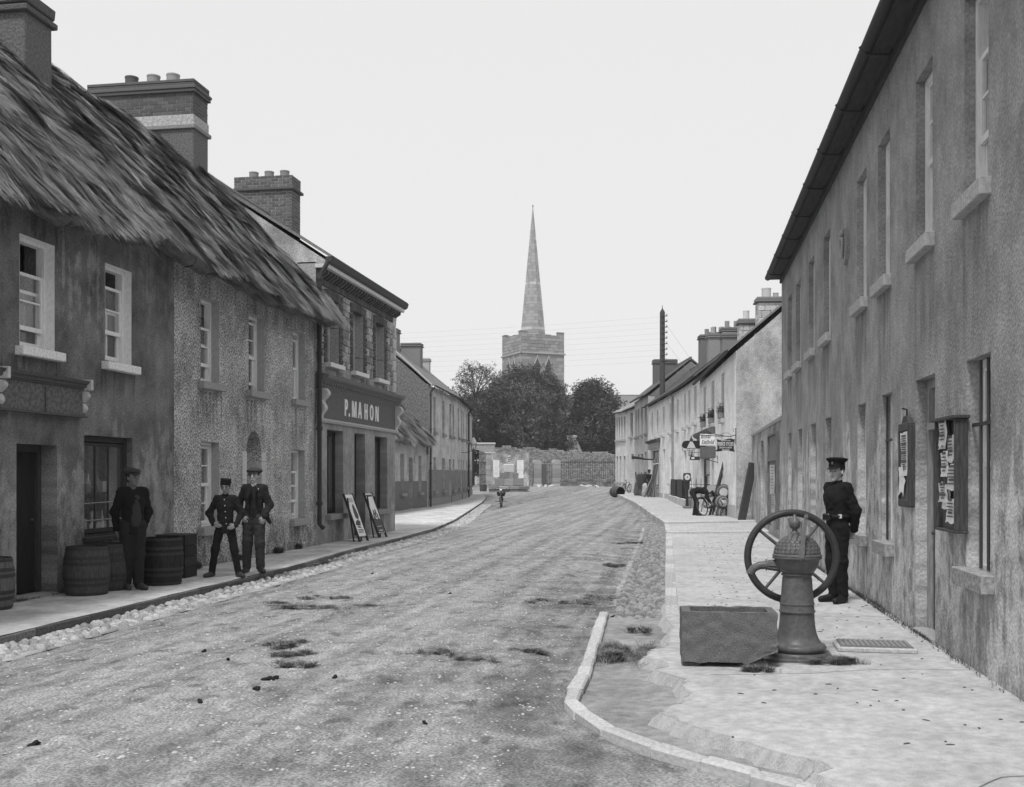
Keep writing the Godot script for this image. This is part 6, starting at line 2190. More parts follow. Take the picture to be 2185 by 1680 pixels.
func church() -> void:
	var s0 := 150.0
	var c := thing("church", "grey stone church with battlemented tower and tall octagonal spire", "church", at(-21.0, gy(s0) - 0.75, s0, 0.16 + 0.42))
	# local: tower 6.8 m square, its front corner face turned to the street
	var w := 6.6
	var stone := mat(0.26, "stone", 2.0, 0.35, 0.6)
	var pale := mat(0.34, "stone", 2.0, 0.3, 0.5)
	var holes_by_face := []
	var tw := part(c, "tower")
	for sd in 4:
		var t := Transform3D(Basis(Vector3.UP, sd * PI / 2), Vector3.ZERO) * Transform3D(Basis(), Vector3(-w * 0.5, 0, w * 0.5))
		var fc := MB.new()
		var us := [1.6, 2.75, 3.65, 4.8]
		var hol := [[2.0, 2.85, 14.3, 18.3], [3.75, 4.6, 14.3, 18.3]]
		var ug := [0.0, 2.0, 2.85, 3.75, 4.6, w]
		for i in 5:
			for j in [[0.0, 14.3], [14.3, 17.6], [17.6, 21.6]]:
				if (i == 1 or i == 3) and j[0] == 14.3:
					continue
				fc.face([Vector3(ug[i], j[0], 0), Vector3(ug[i + 1], j[0], 0), Vector3(ug[i + 1], j[1], 0), Vector3(ug[i], j[1], 0)], Vector3(0, 0, 1), t)
		for q in [[2.0, 2.85], [3.75, 4.6]]:
			var b := Vector3(0, 0, -0.5)
			for e in [[Vector3(q[0], 14.3, 0), Vector3(q[0], 17.6, 0), Vector3(1, 0, 0)], [Vector3(q[1], 14.3, 0), Vector3(q[1], 17.6, 0), Vector3(-1, 0, 0)], [Vector3(q[0], 14.3, 0), Vector3(q[1], 14.3, 0), Vector3(0, 1, 0)]]:
				fc.face([e[0], e[1], e[1] + b, e[0] + b], e[2], t)
			# louvres
			for k in 11:
				var lv := MB.new()
				lv.box(Vector3((q[0] + q[1]) * 0.5, 14.5 + k * 0.36, -0.28), Vector3(q[1] - q[0], 0.06, 0.4), t * Transform3D(Basis(), Vector3.ZERO))
				if sd < 2 or sd == 3:
					put(c, "louvre", lv, mat(0.10, "wood", 1.0, 0.3, 0.1))
			# pointed hood over the opening
			var mid: float = (q[0] + q[1]) * 0.5
			var hood := []
			for k in 9:
				var a := k / 8.0
				hood.append(t * Vector3(mid - 0.55 + 0.55 * (1.0 - pow(1.0 - a, 1.6)), 17.2 + 1.55 * pow(a, 0.8), 0.05))
			for k in range(7, -1, -1):
				var a := k / 8.0
				hood.append(t * Vector3(mid + 0.55 - 0.55 * (1.0 - pow(1.0 - a, 1.6)), 17.2 + 1.55 * pow(a, 0.8), 0.05))
			var hm := MB.new()
			hm.tube(hood, 0.10, 6)
			put(c, "hood_mould", hm, pale)
			# dark pointed head of the opening
			var hp := []
			for k in 9:
				var a := k / 8.0
				hp.append(Vector2(mid - 0.425 + 0.425 * (1.0 - pow(1.0 - a, 1.6)), 17.35 + 1.05 * pow(a, 0.8)))
			for k in range(7, -1, -1):
				var a := k / 8.0
				hp.append(Vector2(mid + 0.425 - 0.425 * (1.0 - pow(1.0 - a, 1.6)), 17.35 + 1.05 * pow(a, 0.8)))
			var hh := MB.new()
			hh.prism(hp, -0.05, 0.02, t)
			put(c, "louvre_head", hh, mat(0.10, "wood", 1.0, 0.3, 0.1))
		put(tw, "face", fc, stone)
		# string courses
		for y in [13.1, 19.0]:
			var sc := MB.new()
			sc.cbox(Vector3(w * 0.5, y, 0.06), Vector3(w + 0.36, 0.2, 0.24), 0.04, t)
			put(c, "string_course", sc, pale)
		# squared facing stones
		var many := [[], []]
		var shapes := unit_bricks(2, 0.02, 0.01)
		var y := 11.0
		while y < 21.4:
			var x := 0.0
			var hh := R(0.38, 0.55)
			while x < w:
				var ww := minf(R(0.5, 1.1), w - x)
				var cx := x + ww * 0.5
				var blocked := false
				for q in [[1.85, 3.0], [3.6, 4.75]]:
					if x + ww > q[0] and x < q[1] and y + hh > 14.2 and y < 18.6:
						blocked = true
				if not blocked:
					many[rng.randi() % 2].append(t * Transform3D(Basis().scaled(Vector3(ww - 0.05, hh - 0.05, 0.10)), Vector3(cx, y + hh * 0.5, -0.02)))
				x += ww
			y += hh
		for k in 2:
			copies(tw, "facing_stones", shapes[k], [mat(0.25, "stone", 1.5, 0.4, 0.5), mat(0.33, "stone", 1.5, 0.4, 0.5)][k], many[k])
		# battlements with raised corners
		for q in [[0.0, 1.0, 22.0], [2.1, 2.95, 21.6], [3.65, 4.5, 21.6], [w - 1.0, w, 22.0]]:
			var bt := MB.new()
			bt.cbox(Vector3((q[0] + q[1]) * 0.5, (20.9 + q[2]) * 0.5, -0.2), Vector3(q[1] - q[0] - (0.02 if q[2] > 21.8 else 0.0), q[2] - 20.9, 0.41), 0.02, t)
			put(c, "merlon", bt, stone)
			bt = MB.new()
			bt.cbox(Vector3((q[0] + q[1]) * 0.5, q[2] + 0.05, -0.2), Vector3(q[1] - q[0] + 0.12, 0.12, 0.54), 0.03, t)
			put(c, "merlon_cap", bt, pale)
		var par := MB.new()
		par.box(Vector3(w * 0.5, 20.2, -0.2), Vector3(w - 0.8, 1.5, 0.4), t)
		put(c, "parapet", par, stone)
	var lid := MB.new()
	lid.box(Vector3(0, 20.0, 0), Vector3(w - 0.8, 0.1, w - 0.8))
	put(c, "tower_roof", lid, stone)
	# octagonal spire in courses of block
	var sp := part(c, "spire")
	var core := MB.new()
	var r0 := 2.05
	var y0 := 19.8
	var y1 := 40.2
	core.lathe([Vector2(r0, y0), Vector2(0.03, y1)], 8)
	put(sp, "core", core, mat(0.20, "stone", 1.5, 0.3, 0.4))
	var blocks := [MB.new(), MB.new(), MB.new()]
	var y := y0
	var row := 0
	while y < y1 - 0.6:
		var hh := 0.46
		for k in 8:
			var a0 := TAU * k / 8.0
			var a1 := TAU * (k + 1) / 8.0
			var rA := r0 * (y1 - y) / (y1 - y0) + 0.035
			var rB := r0 * (y1 - y - hh + 0.03) / (y1 - y0) + 0.035
			var nb := 2 if rA > 0.9 else 1
			for j in nb:
				var f0 := (j + (0.03 if j > 0 or nb == 1 else 0.0)) / float(nb)
				var f1 := (j + 1 - 0.03) / float(nb)
				if nb == 2:
					var sft := 0.12 if row % 2 == 0 else -0.12
					f0 = 0.0 if j == 0 else 0.52 + sft
					f1 = 0.49 + sft if j == 0 else 1.0
				var pa := Vector3(cos(a0), 0, sin(a0))
				var pb := Vector3(cos(a1), 0, sin(a1))
				var q0 := pa.lerp(pb, f0)
				var q1 := pa.lerp(pb, f1)
				var bi := 2 if row % 14 == 6 and rng.randf() < 0.9 else rng.randi() % 2
				blocks[bi].face([q0 * rA + Vector3(0, y, 0), q1 * rA + Vector3(0, y, 0), q1 * rB + Vector3(0, y + hh - 0.03, 0), q0 * rB + Vector3(0, y + hh - 0.03, 0)], (pa + pb) * 0.5 + Vector3(0, 0.1, 0))
		y += hh
		row += 1
	for k in 3:
		var o := put(sp, "facing_stones", blocks[k], mat([0.29, 0.36, 0.5][k], "stone", 1.5, 0.25, 0.4))
		o.set_meta("kind", "stuff")
	var fin := MB.new()
	fin.tube([Vector3(0, y1 - 0.4, 0), Vector3(0, y1 + 0.35, 0)], 0.04, 6)
	fin.ball(Vector3(0, y1 + 0.1, 0), Vector3(0.14, 0.14, 0.14), 8)
	put(c, "finial", fin, mat(0.3, "", 1, 0, 0, 0.6))
	# nave behind, its ridge seen between the trees
	var nv := thing("church_nave", "long slate nave roof running right behind the church tower trees", "building", at(-18.6, gy(154), 156.0, 0.16))
	var nw := MB.new()
	nw.box(Vector3(10.0, 4.2, -4.5), Vector3(21.0, 8.4, 9.0))
	put(nv, "wall", nw, stone)
	slate_roof(nv, -0.5, 20.5, Vector2(0.3, 8.4), Vector2(-4.5, 13.4), Vector2(-9.3, 8.4), mat(0.20, "stone", 1.5, 0.4, 0.4, 0.6))


# ---------- things in the street ----------
func barrel(label: String, t: Transform3D, r: float, h: float, l: float, group := "barrels outside the thatched house") -> Node3D:
	var b := thing("barrel", label, "barrel", t, group)
	var belly := r * 1.13
	var prof := []
	var seg := 22
	var p := []
	var nn := []
	for j in 13:
		var f := j / 12.0
		var rr := lerpf(belly, r, pow(absf(2 * f - 1), 2.0))
		for i in seg * 4:
			var a := TAU * i / (seg * 4)
			var g := 0.004 if i % 4 == 0 else 0.0
			p.append(Vector3(cos(a) * (rr - g), f * h, sin(a) * (rr - g)))
			nn.append(Vector3(cos(a), (f - 0.5) * 0.3, sin(a)).normalized())
	var m := MB.new()
	m.grid(p, nn, seg * 4, true)
	put(b, "staves", m, mat(l, "wood", 0.5, 0.6, 0.3, 0.7, true))
	for e in [0, 1]:
		m = MB.new()
		m.lathe([Vector2(0.0, 0.0), Vector2(r * 0.93, 0.0)], 20, Transform3D(Basis(), Vector3(0, h * (0.955 if e else 0.045), 0)), false)
		put(b, "head", m, mat(l * 1.6, "wood", 0.5, 0.6, 0.2, 0.8, true))
	for q in [0.03, 0.22, 0.34, 0.66, 0.78, 0.97]:
		var rr: float = lerpf(belly, r, pow(absf(2 * q - 1), 2.0)) + 0.004
		var hh := 0.022
		var sl: float = (0.5 - q) * 0.022
		m = MB.new()
		m.lathe([Vector2(rr - 0.006, q * h - hh), Vector2(rr - sl, q * h - hh), Vector2(rr + sl, q * h + hh), Vector2(rr - 0.006, q * h + hh)], 28, Transform3D.IDENTITY, false)
		put(b, "hoop", m, mat(0.045, "stone", 0.3, 0.5, 0.1, 0.6, true))
	return b


func wheel(parent: Node, called: String, c: Vector3, axis: Vector3, r: float, tube_r: float, spokes: int, tyre: Material, spoke: Material, hub_r := 0.02, spoke_r := 0.002) -> void:
	var w := part(parent, called, Transform3D(Basis(Quaternion(Vector3.FORWARD, axis.normalized())), c))
	var pts := []
	for i in 48:
		pts.append(Vector3(cos(TAU * i / 48), sin(TAU * i / 48), 0) * r)
	var m := MB.new()
	m.tube(pts, tube_r, 8, true)
	put(w, "tyre", m, tyre)
	m = MB.new()
	m.tube([Vector3(0, 0, -0.05), Vector3(0, 0, 0.05)], hub_r, 8)
	put(w, "hub", m, spoke)
	m = MB.new()
	for k in spokes:
		var a := TAU * k / spokes
		m.tube([Vector3(cos(a + 0.3), sin(a + 0.3), 0) * hub_r + Vector3(0, 0, 0.03 if k % 2 else -0.03), Vector3(cos(a), sin(a), 0) * (r - tube_r)], spoke_r, 4)
	put(w, "spokes", m, spoke)


func bicycle(label: String, t: Transform3D, motor := false) -> Node3D:
	# local: wheels in the x-y plane, front at +x
	var b := thing("motor_bicycle" if motor else "bicycle", label, "bicycle", t)
	var black := mat(0.02, "", 1, 0, 0, 0.3)
	var metal := mat(0.45, "", 1, 0, 0, 0.2)
	var tyre := mat(0.07 if not motor else 0.10, "sand", 0.3, 0.3, 0.1, 0.8)
	var r := 0.33
	wheel(b, "wheel", Vector3(0.53, 0.35, 0), Vector3.BACK, r, 0.022 if not motor else 0.032, 24, tyre, metal)
	wheel(b, "wheel", Vector3(-0.53, 0.35, 0), Vector3.BACK, r, 0.022 if not motor else 0.032, 24, tyre, metal)
	var m := MB.new()
	var A := Vector3(-0.53, 0.35, 0)
	var B := Vector3(0.53, 0.35, 0)
	var bb := Vector3(-0.05, 0.30, 0)
	var st := Vector3(-0.16, 0.80, 0)
	var hd := Vector3(0.38, 0.82, 0)
	var hl := Vector3(0.42, 0.66, 0)
	for q in [[st, hd], [bb, hl], [bb, st + Vector3(-0.02, 0.08, 0)], [hd + Vector3(-0.02, 0.06, 0), hl]]:
		m.tube([q[0], q[1]], 0.016, 8)
	for z in [-0.04, 0.04]:
		m.tube([A + Vector3(0, 0, z), bb + Vector3(0, 0, z * 0.5)], 0.010, 6)
		m.tube([A + Vector3(0, 0, z), st + Vector3(0, 0, z * 0.3)], 0.010, 6)
		m.tube([B + Vector3(0, 0, z), hl + Vector3(0.01, 0, z)], 0.012, 6)
	put(b, "frame", m, black)
	m = MB.new()
	m.tube([Vector3(0.20, 0.98, 0.28), Vector3(0.34, 0.99, 0.24), Vector3(0.38, 0.96, 0.08), Vector3(0.37, 0.94, 0), Vector3(0.38, 0.96, -0.08), Vector3(0.34, 0.99, -0.24), Vector3(0.20, 0.98, -0.28)], 0.012, 8)
	m.tube([hd, Vector3(0.37, 0.94, 0)], 0.012, 8)
	put(b, "handlebar", m, metal)
	for z in [-0.27, 0.27]:
		m = MB.new()
		m.tube([Vector3(0.17, 0.978, z * 1.05), Vector3(0.27, 0.985, z * 0.98)], 0.018, 8)
		put(b, "grip", m, black)
	m = MB.new()
	blob(m, [[Vector3(-0.30, 0.93, 0), Vector3(-0.06, 0.93, 0), 0.085, 0.03, Vector3(1, 0.4, 1)]], 0.014, 0.02)
	put(b, "saddle", m, mat(0.03, "", 1, 0, 0, 0.5))
	m = MB.new()
	for w in [A, B]:
		var pts := []
		for i in 9:
			var a := PI * (0.05 + 0.75 * i / 8.0) if w == A else PI * (0.25 + 0.7 * i / 8.0)
			pts.append(w + Vector3(cos(a), sin(a), 0) * (r + 0.035))
		m.tube(pts, 0.026, 6, false, 0.4)
	put(b, "mudguard", m, black)
	m = MB.new()
	m.tube([bb + Vector3(0, 0, -0.06), bb + Vector3(0, 0, 0.06)], 0.02, 8)
	m.tube([bb + Vector3(0, 0, 0.06), bb + Vector3(0.14, -0.1, 0.06)], 0.009, 6)
	m.tube([bb + Vector3(0, 0, -0.06), bb + Vector3(-0.14, 0.1, -0.06)], 0.009, 6)
	m.box(bb + Vector3(0.14, -0.1, 0.11), Vector3(0.08, 0.02, 0.09))
	m.box(bb + Vector3(-0.14, 0.1, -0.11), Vector3(0.08, 0.02, 0.09))
	put(b, "pedals", m, black)
	if motor:
		m = MB.new()
		m.lathe([Vector2(0.03, -0.05), Vector2(0.06, -0.02), Vector2(0.065, 0.04), Vector2(0.0, 0.045)], 14, Transform3D(Basis(Vector3.FORWARD, PI / 2), Vector3(0.50, 0.90, 0)))
		put(b, "lamp", m, mat(0.7, "", 1, 0, 0, 0.1))
		for z in [-0.13, 0.12]:
			m = MB.new()
			blob(m, [[Vector3(0.30, 0.66, z), Vector3(0.30, 0.76, z * 1.3), 0.08, 0.075]], 0.018, 0.02)
			put(b, "pannier", m, black)
		m = MB.new()
		m.cbox(Vector3(0.05, 0.42, 0), Vector3(0.30, 0.26, 0.2), 0.03)
		m.cbox(Vector3(0.10, 0.70, 0), Vector3(0.42, 0.14, 0.16), 0.04)
		m.box(Vector3(0.05, 0.30, 0), Vector3(0.1, 0.03, 0.62))
		put(b, "engine", m, mat(0.05, "", 1, 0, 0, 0.35))
	return b


func litter(called: String, label: String, category: String, x: float, s: float, y: float, rx: float, rs: float, n: int, len: float, l: float, lift := 0.25, up := 0.0, root := false) -> void:
	# a mat of straw, grass or dirt: many thin blades
	var m := MB.new()
	for k in 3:
		var a := R(-0.5, 0.5)
		var o := Vector3(R(-0.2, 0.2), 0, R(-0.2, 0.2))
		m.face([o + Vector3(-0.022, 0, 0), o + Vector3(0.022, 0, 0), o + Vector3(a * 0.3 + 0.016, 0.16, 0.55), o + Vector3(a * 0.3 - 0.016, 0.16, 0.55)], Vector3.UP)
		m.face([o + Vector3(a * 0.3 - 0.016, 0.16, 0.55), o + Vector3(a * 0.3 + 0.016, 0.16, 0.55), o + Vector3(a, 0.10, 1.0)], Vector3.UP)
	var where := []
	var tints := []
	var mid := []
	for k in 7:
		mid.append(Vector3(R(-0.75, 0.75) * rx, R(-0.75, 0.75) * rs, R(0.25, 0.7)))
	for i in n:
		var a := R(0, TAU)
		var o2: Vector3 = mid[rng.randi() % 7]
		var q := absf(rng.randfn(0.0, 0.48)) * (0.75 + 0.3 * sin(a * 3.0 + x * 7.0) + 0.2 * sin(a * 7.0 + s * 3.0))
		var px := x + o2.x + cos(a) * q * rx * o2.z
		var ps := s + o2.y + sin(a) * q * rs * o2.z
		var pitch := -R(0.0, lift) - up * R(0.5, 1.0)
		where.append(Transform3D(Basis.from_euler(Vector3(pitch, R(0, TAU), 0)).scaled_local(Vector3(R(0.6, 1.2), 1, R(0.5, 1.0)) * len), Vector3(px, y + R(0.0, 0.03) * (1.0 - q) * (0.3 if up > 0.0 else 1.0), -ps)))
		var c := l * R(0.4, 1.6)
		tints.append(Color(c, c, c))
	var o := copies(self, called, m, tinted(1.0, 0.9), where, tints)
	meta(o, label, category)


func street_things() -> void:
	rng.seed = 55
	pump()
	trough()
	# iron cover plate on its stone
	var cp := thing("drain_cover", "chequered iron cover plate on a low stone behind the pump", "drain cover", at(1.76, 0.12, 10.3, -0.03))
	var m := MB.new()
	m.cbox(Vector3(0, 0.02, 0), Vector3(0.70, 0.05, 0.46), 0.012)
	put(cp, "stone", m, mat(0.45, "stone", 0.5, 0.3, 0.3))
	m = MB.new()
	m.cbox(Vector3(0, 0.049, 0), Vector3(0.64, 0.012, 0.40), 0.003)
	put(cp, "plate", m, mat(0.16, "stone", 0.3, 0.4, 0.1, 0.5))
	m = MB.new()
	for i in 14:
		for j in 8:
			m.cbox(Vector3(-0.293 + i * 0.045, 0.058, -0.17 + j * 0.0485), Vector3(0.03, 0.010, 0.032), 0.003)
	var st := put(cp, "studs", m, mat(0.22, "stone", 0.3, 0.4, 0.1, 0.5))
	st.set_meta("kind", "stuff")
	# barrels and crate along the thatched house
	barrel("pale-topped barrel beside the plank door, first of two together", at(-8.02, 0.12, 13.42), 0.265, 0.655, 0.07)
	barrel("barrel tucked between the pale-topped barrel and the capped man", at(-8.05, 0.12, 14.02), 0.262, 0.655, 0.06)
	barrel("darkest barrel, on the far side of the capped man", at(-7.66, 0.12, 14.86), 0.265, 0.70, 0.025)
	barrel("barrel cut off by the left edge, before the plank door", at(-8.30, 0.12, 11.72), 0.265, 0.62, 0.12)
	var bm := MB.new()
	for q in [[0.12, 0.2], [0.2, 0.08], [-0.1, 0.1], [-0.16, 0.17], [0.05, -0.15]]:
		bm.ball(Vector3(-8.02 + q[0], 0.772, -13.42 + q[1]), Vector3(0.07, 0.012, 0.05), 8)
	var cr := thing("crate", "dark plank crate standing just past the darkest barrel", "crate", at(-7.98, 0.12, 15.95, 0.05))
	for k in 4:
		for sd in 4:
			m = MB.new()
			m.cbox(Vector3(0, 0.085 + k * 0.17, 0.23), Vector3(0.48, 0.163, 0.02), 0.004, Transform3D(Basis(Vector3.UP, sd * PI / 2), Vector3.ZERO))
			put(cr, "board", m, mat([0.035, 0.045][k % 2], "wood", 0.5, 0.5, 0.2, 0.8))
	m = MB.new()
	m.cbox(Vector3(0, 0.68, 0), Vector3(0.5, 0.02, 0.5), 0.004)
	put(cr, "lid", m, mat(0.06, "wood", 0.5, 0.5, 0.2, 0.8))
	# poster boards in front of the shop
	poster_board("pale poster board leaning at the shop's first window", at(-7.82, 0.12, 25.55, PI / 2 - 0.10), 1)
	poster_board("poster board with a dark lower half leaning at the shop's second window", at(-7.82, 0.12, 27.25, PI / 2 - 0.10), 2)
	# weeds along the foot of the left wall
	for q in [[-8.35, 17.3, 0.12, 0.25], [-8.36, 21.3, 0.10, 0.12], [-8.38, 19.3, 0.08, 0.2], [-8.40, 22.6, 0.06, 0.25], [-8.36, 16.6, 0.1, 0.3]]:
		litter("weeds", "weeds along the foot of the roughcast house wall" if q[1] > 17.0 else "weeds by the crate at the wall foot", "weeds", q[0], q[1], 0.12, q[2], q[3], 380, 0.15, 0.09, 0.9, 0.6)
	right_shop_things()
	lamps_and_pole()
	# rolled barrel in the road
	var rb := barrel("barrel lying on its side in the far right gutter", Transform3D(Basis(Vector3.UP, 0.62) * Basis(Vector3.RIGHT, PI / 2), Vector3(-4.95, gy(77) + 0.41, -77.8)), 0.36, 0.98, 0.09, "")
	bicycle("motor bicycle parked facing the camera by the far left kerb", at(-9.35, road_h(-9.35, 54.9), 54.9, -PI / 2 + 0.12), true)
	# dung lumps
	var lumps := [[-3.23, 8.02, 0.031, "pair-forming dark dung lump in the near road, the larger"], [-3.20, 8.10, 0.025, "dark dung lump touching the larger lump in the road"], [-3.19, 7.69, 0.028, "dark dung lump just nearer than the touching pair"], [-2.76, 8.23, 0.019, "small dark lump right of the touching pair in the road"], [-3.41, 7.16, 0.019, "flat dark lump in the left part of the near road"], [-3.87, 5.91, 0.022, "round dark lump near the left picture edge"], [-1.69, 6.86, 0.015, "small round lump in the middle of the near road"], [-4.37, 9.28, 0.017, "small dark lump near the left gutter"], [-3.91, 8.78, 0.017, "small dark lump below the straw patches"], [-3.16, 14.35, 0.019, "dark lump in the middle distance of the road"], [-5.15, 17.32, 0.019, "dark lump short of the road's middle"]]
	for q in lumps:
		var g := Vector2(q[0], q[1])
		var d := thing("dung_lump", q[3], "dung", at(g.x, road_h(g.x, g.y), g.y, R(0, 6)).scaled_local(Vector3(1.1, 0.6, 1.1)), "dung lumps on the road")
		m = MB.new()
		blob(m, [[Vector3(-q[2], 0.01, 0), Vector3(q[2], 0.015, 0.01), q[2] * 0.8, q[2] * 0.7], [Vector3(0, 0.03, q[2] * 0.5), Vector3(0.01, 0.03, 0), q[2] * 0.6, q[2] * 0.6]], 0.012, 0.02, 0.012, 9)
		put(d, "lump", m, mat(0.02, "sand", 0.15, 0.5, 0.4))
	# patches of straw and trodden dirt on the road
	for q in [[-3.71, 9.77, 0.30, 0.28, 550, 0.16, "scattered straw patch, farthest of three in the near road"], [-3.53, 9.21, 0.22, 0.16, 330, 0.14, "scattered straw patch, middle of three in the near road"], [-3.29, 8.75, 0.22, 0.14, 308, 0.14, "scattered straw patch, nearest of three in the near road"], [-4.49, 12.76, 0.9, 0.35, 990, 0.19, "long trodden dirt patch across the road"], [-1.49, 14.00, 0.65, 0.5, 1100, 0.24, "wide straw patch near the right gutter"], [-1.28, 20.19, 0.3, 0.4, 550, 0.11, "dark straw heap by the right gutter"], [-1.24, 26.95, 0.5, 0.6, 550, 0.14, "dark straw heap farther along the right gutter"], [-1.42, 9.92, 0.35, 0.2, 330, 0.19, "thin straw scatter in the middle of the near road"], [-2.22, 9.57, 0.4, 0.16, 274, 0.19, "thin straw scatter left of the road's middle"], [-1.84, 9.33, 0.3, 0.12, 176, 0.22, "faint straw scatter by the road's middle"], [-1.07, 14.80, 0.3, 0.4, 384, 0.22, "straw lying in the right gutter"], [-4.77, 13.75, 0.5, 0.2, 330, 0.24, "faint straw scatter beyond the long dirt patch"]]:
		var g := Vector2(q[0], q[1])
		litter("straw_litter", q[6], "straw", g.x, g.y, road_h(g.x, g.y) + 0.004, q[2], q[3], q[4], 0.10, q[5], 0.2)
	litter("grass", "withered grass choking the drain beside the trough", "grass", -0.50, 9.85, 0.05, 0.30, 0.85, 3600, 0.13, 0.17, 0.5, 0.1)
	litter("grass", "grass tuft at the foot of the pump", "grass", 1.30, 9.45, 0.12, 0.26, 0.13, 800, 0.10, 0.15, 0.6, 0.3)
	litter("grass", "grass tuft on the pavement before the trough", "grass", 0.60, 8.95, 0.12, 0.16, 0.08, 350, 0.09, 0.16, 0.6, 0.2)
	litter("grass", "grass wisps farther up the drain", "grass", -0.45, 11.5, 0.05, 0.14, 0.3, 160, 0.10, 0.10, 0.5, 0.2)
	litter("grass", "grass growing along the left kerb face", "grass", -6.86, 14.5, 0.03, 0.05, 7.5, 1600, 0.08, 0.10, 0.6, 0.5)
	litter("weeds", "thin line of weeds and dirt along the foot of the barrack wall", "weeds", 2.36, 16.0, 0.12, 0.05, 9.0, 1800, 0.07, 0.10, 0.8, 0.4)
	litter("weeds", "thin line of weeds at the foot of the dark thatched house wall", "weeds", -8.40, 13.6, 0.12, 0.05, 2.2, 500, 0.07, 0.08, 0.8, 0.4)
	# loose small stones of the road surface
	var where := []
	var where2 := []
	for i in 8000:
		var s := 5.6 + 22.0 * pow(rng.randf(), 1.4)
		var x := R(-6.1, -0.95)
		var t := clampf((x + 6.2) / 5.4, 0, 1)
		var r := R(0.005, 0.015) * (1.0 if rng.randf() < 0.96 else 1.7)
		var tf := Transform3D(Basis(Vector3.UP, R(0, 6)).scaled_local(Vector3(r, r * R(0.25, 0.5), r * R(0.6, 1.1))), Vector3(x, road_h(x, s) - 0.001, -s))
		if rng.randf() < 0.75:
			where.append(tf)
		else:
			where2.append(tf)
	var o := copies(self, "road_pebbles", pebble(3), mat(0.44, "stone", 0.3, 0.3, 0.1), where)
	meta(o, "pale small stones set in the road surface", "gravel")
	o = copies(self, "road_pebbles", pebble(4), mat(0.26, "stone", 0.3, 0.3, 0.1), where2)
	meta(o, "darker small stones set in the road surface", "gravel")
	# specks of litter on the right pavement
	where = []
	for i in 220:
		var s := 6.3 + 22.0 * rng.randf()
		where.append(Transform3D(Basis(Vector3.UP, R(0, 6)).scaled_local(Vector3(R(0.006, 0.03), 0.006, R(0.004, 0.012))), Vector3(R(0.3, 2.3), 0.122, -s)))
	o = copies(self, "pavement_specks", pebble(5), mat(0.08, "", 1, 0, 0, 0.9), where)
	meta(o, "dark specks of dirt scattered on the right pavement", "dirt")


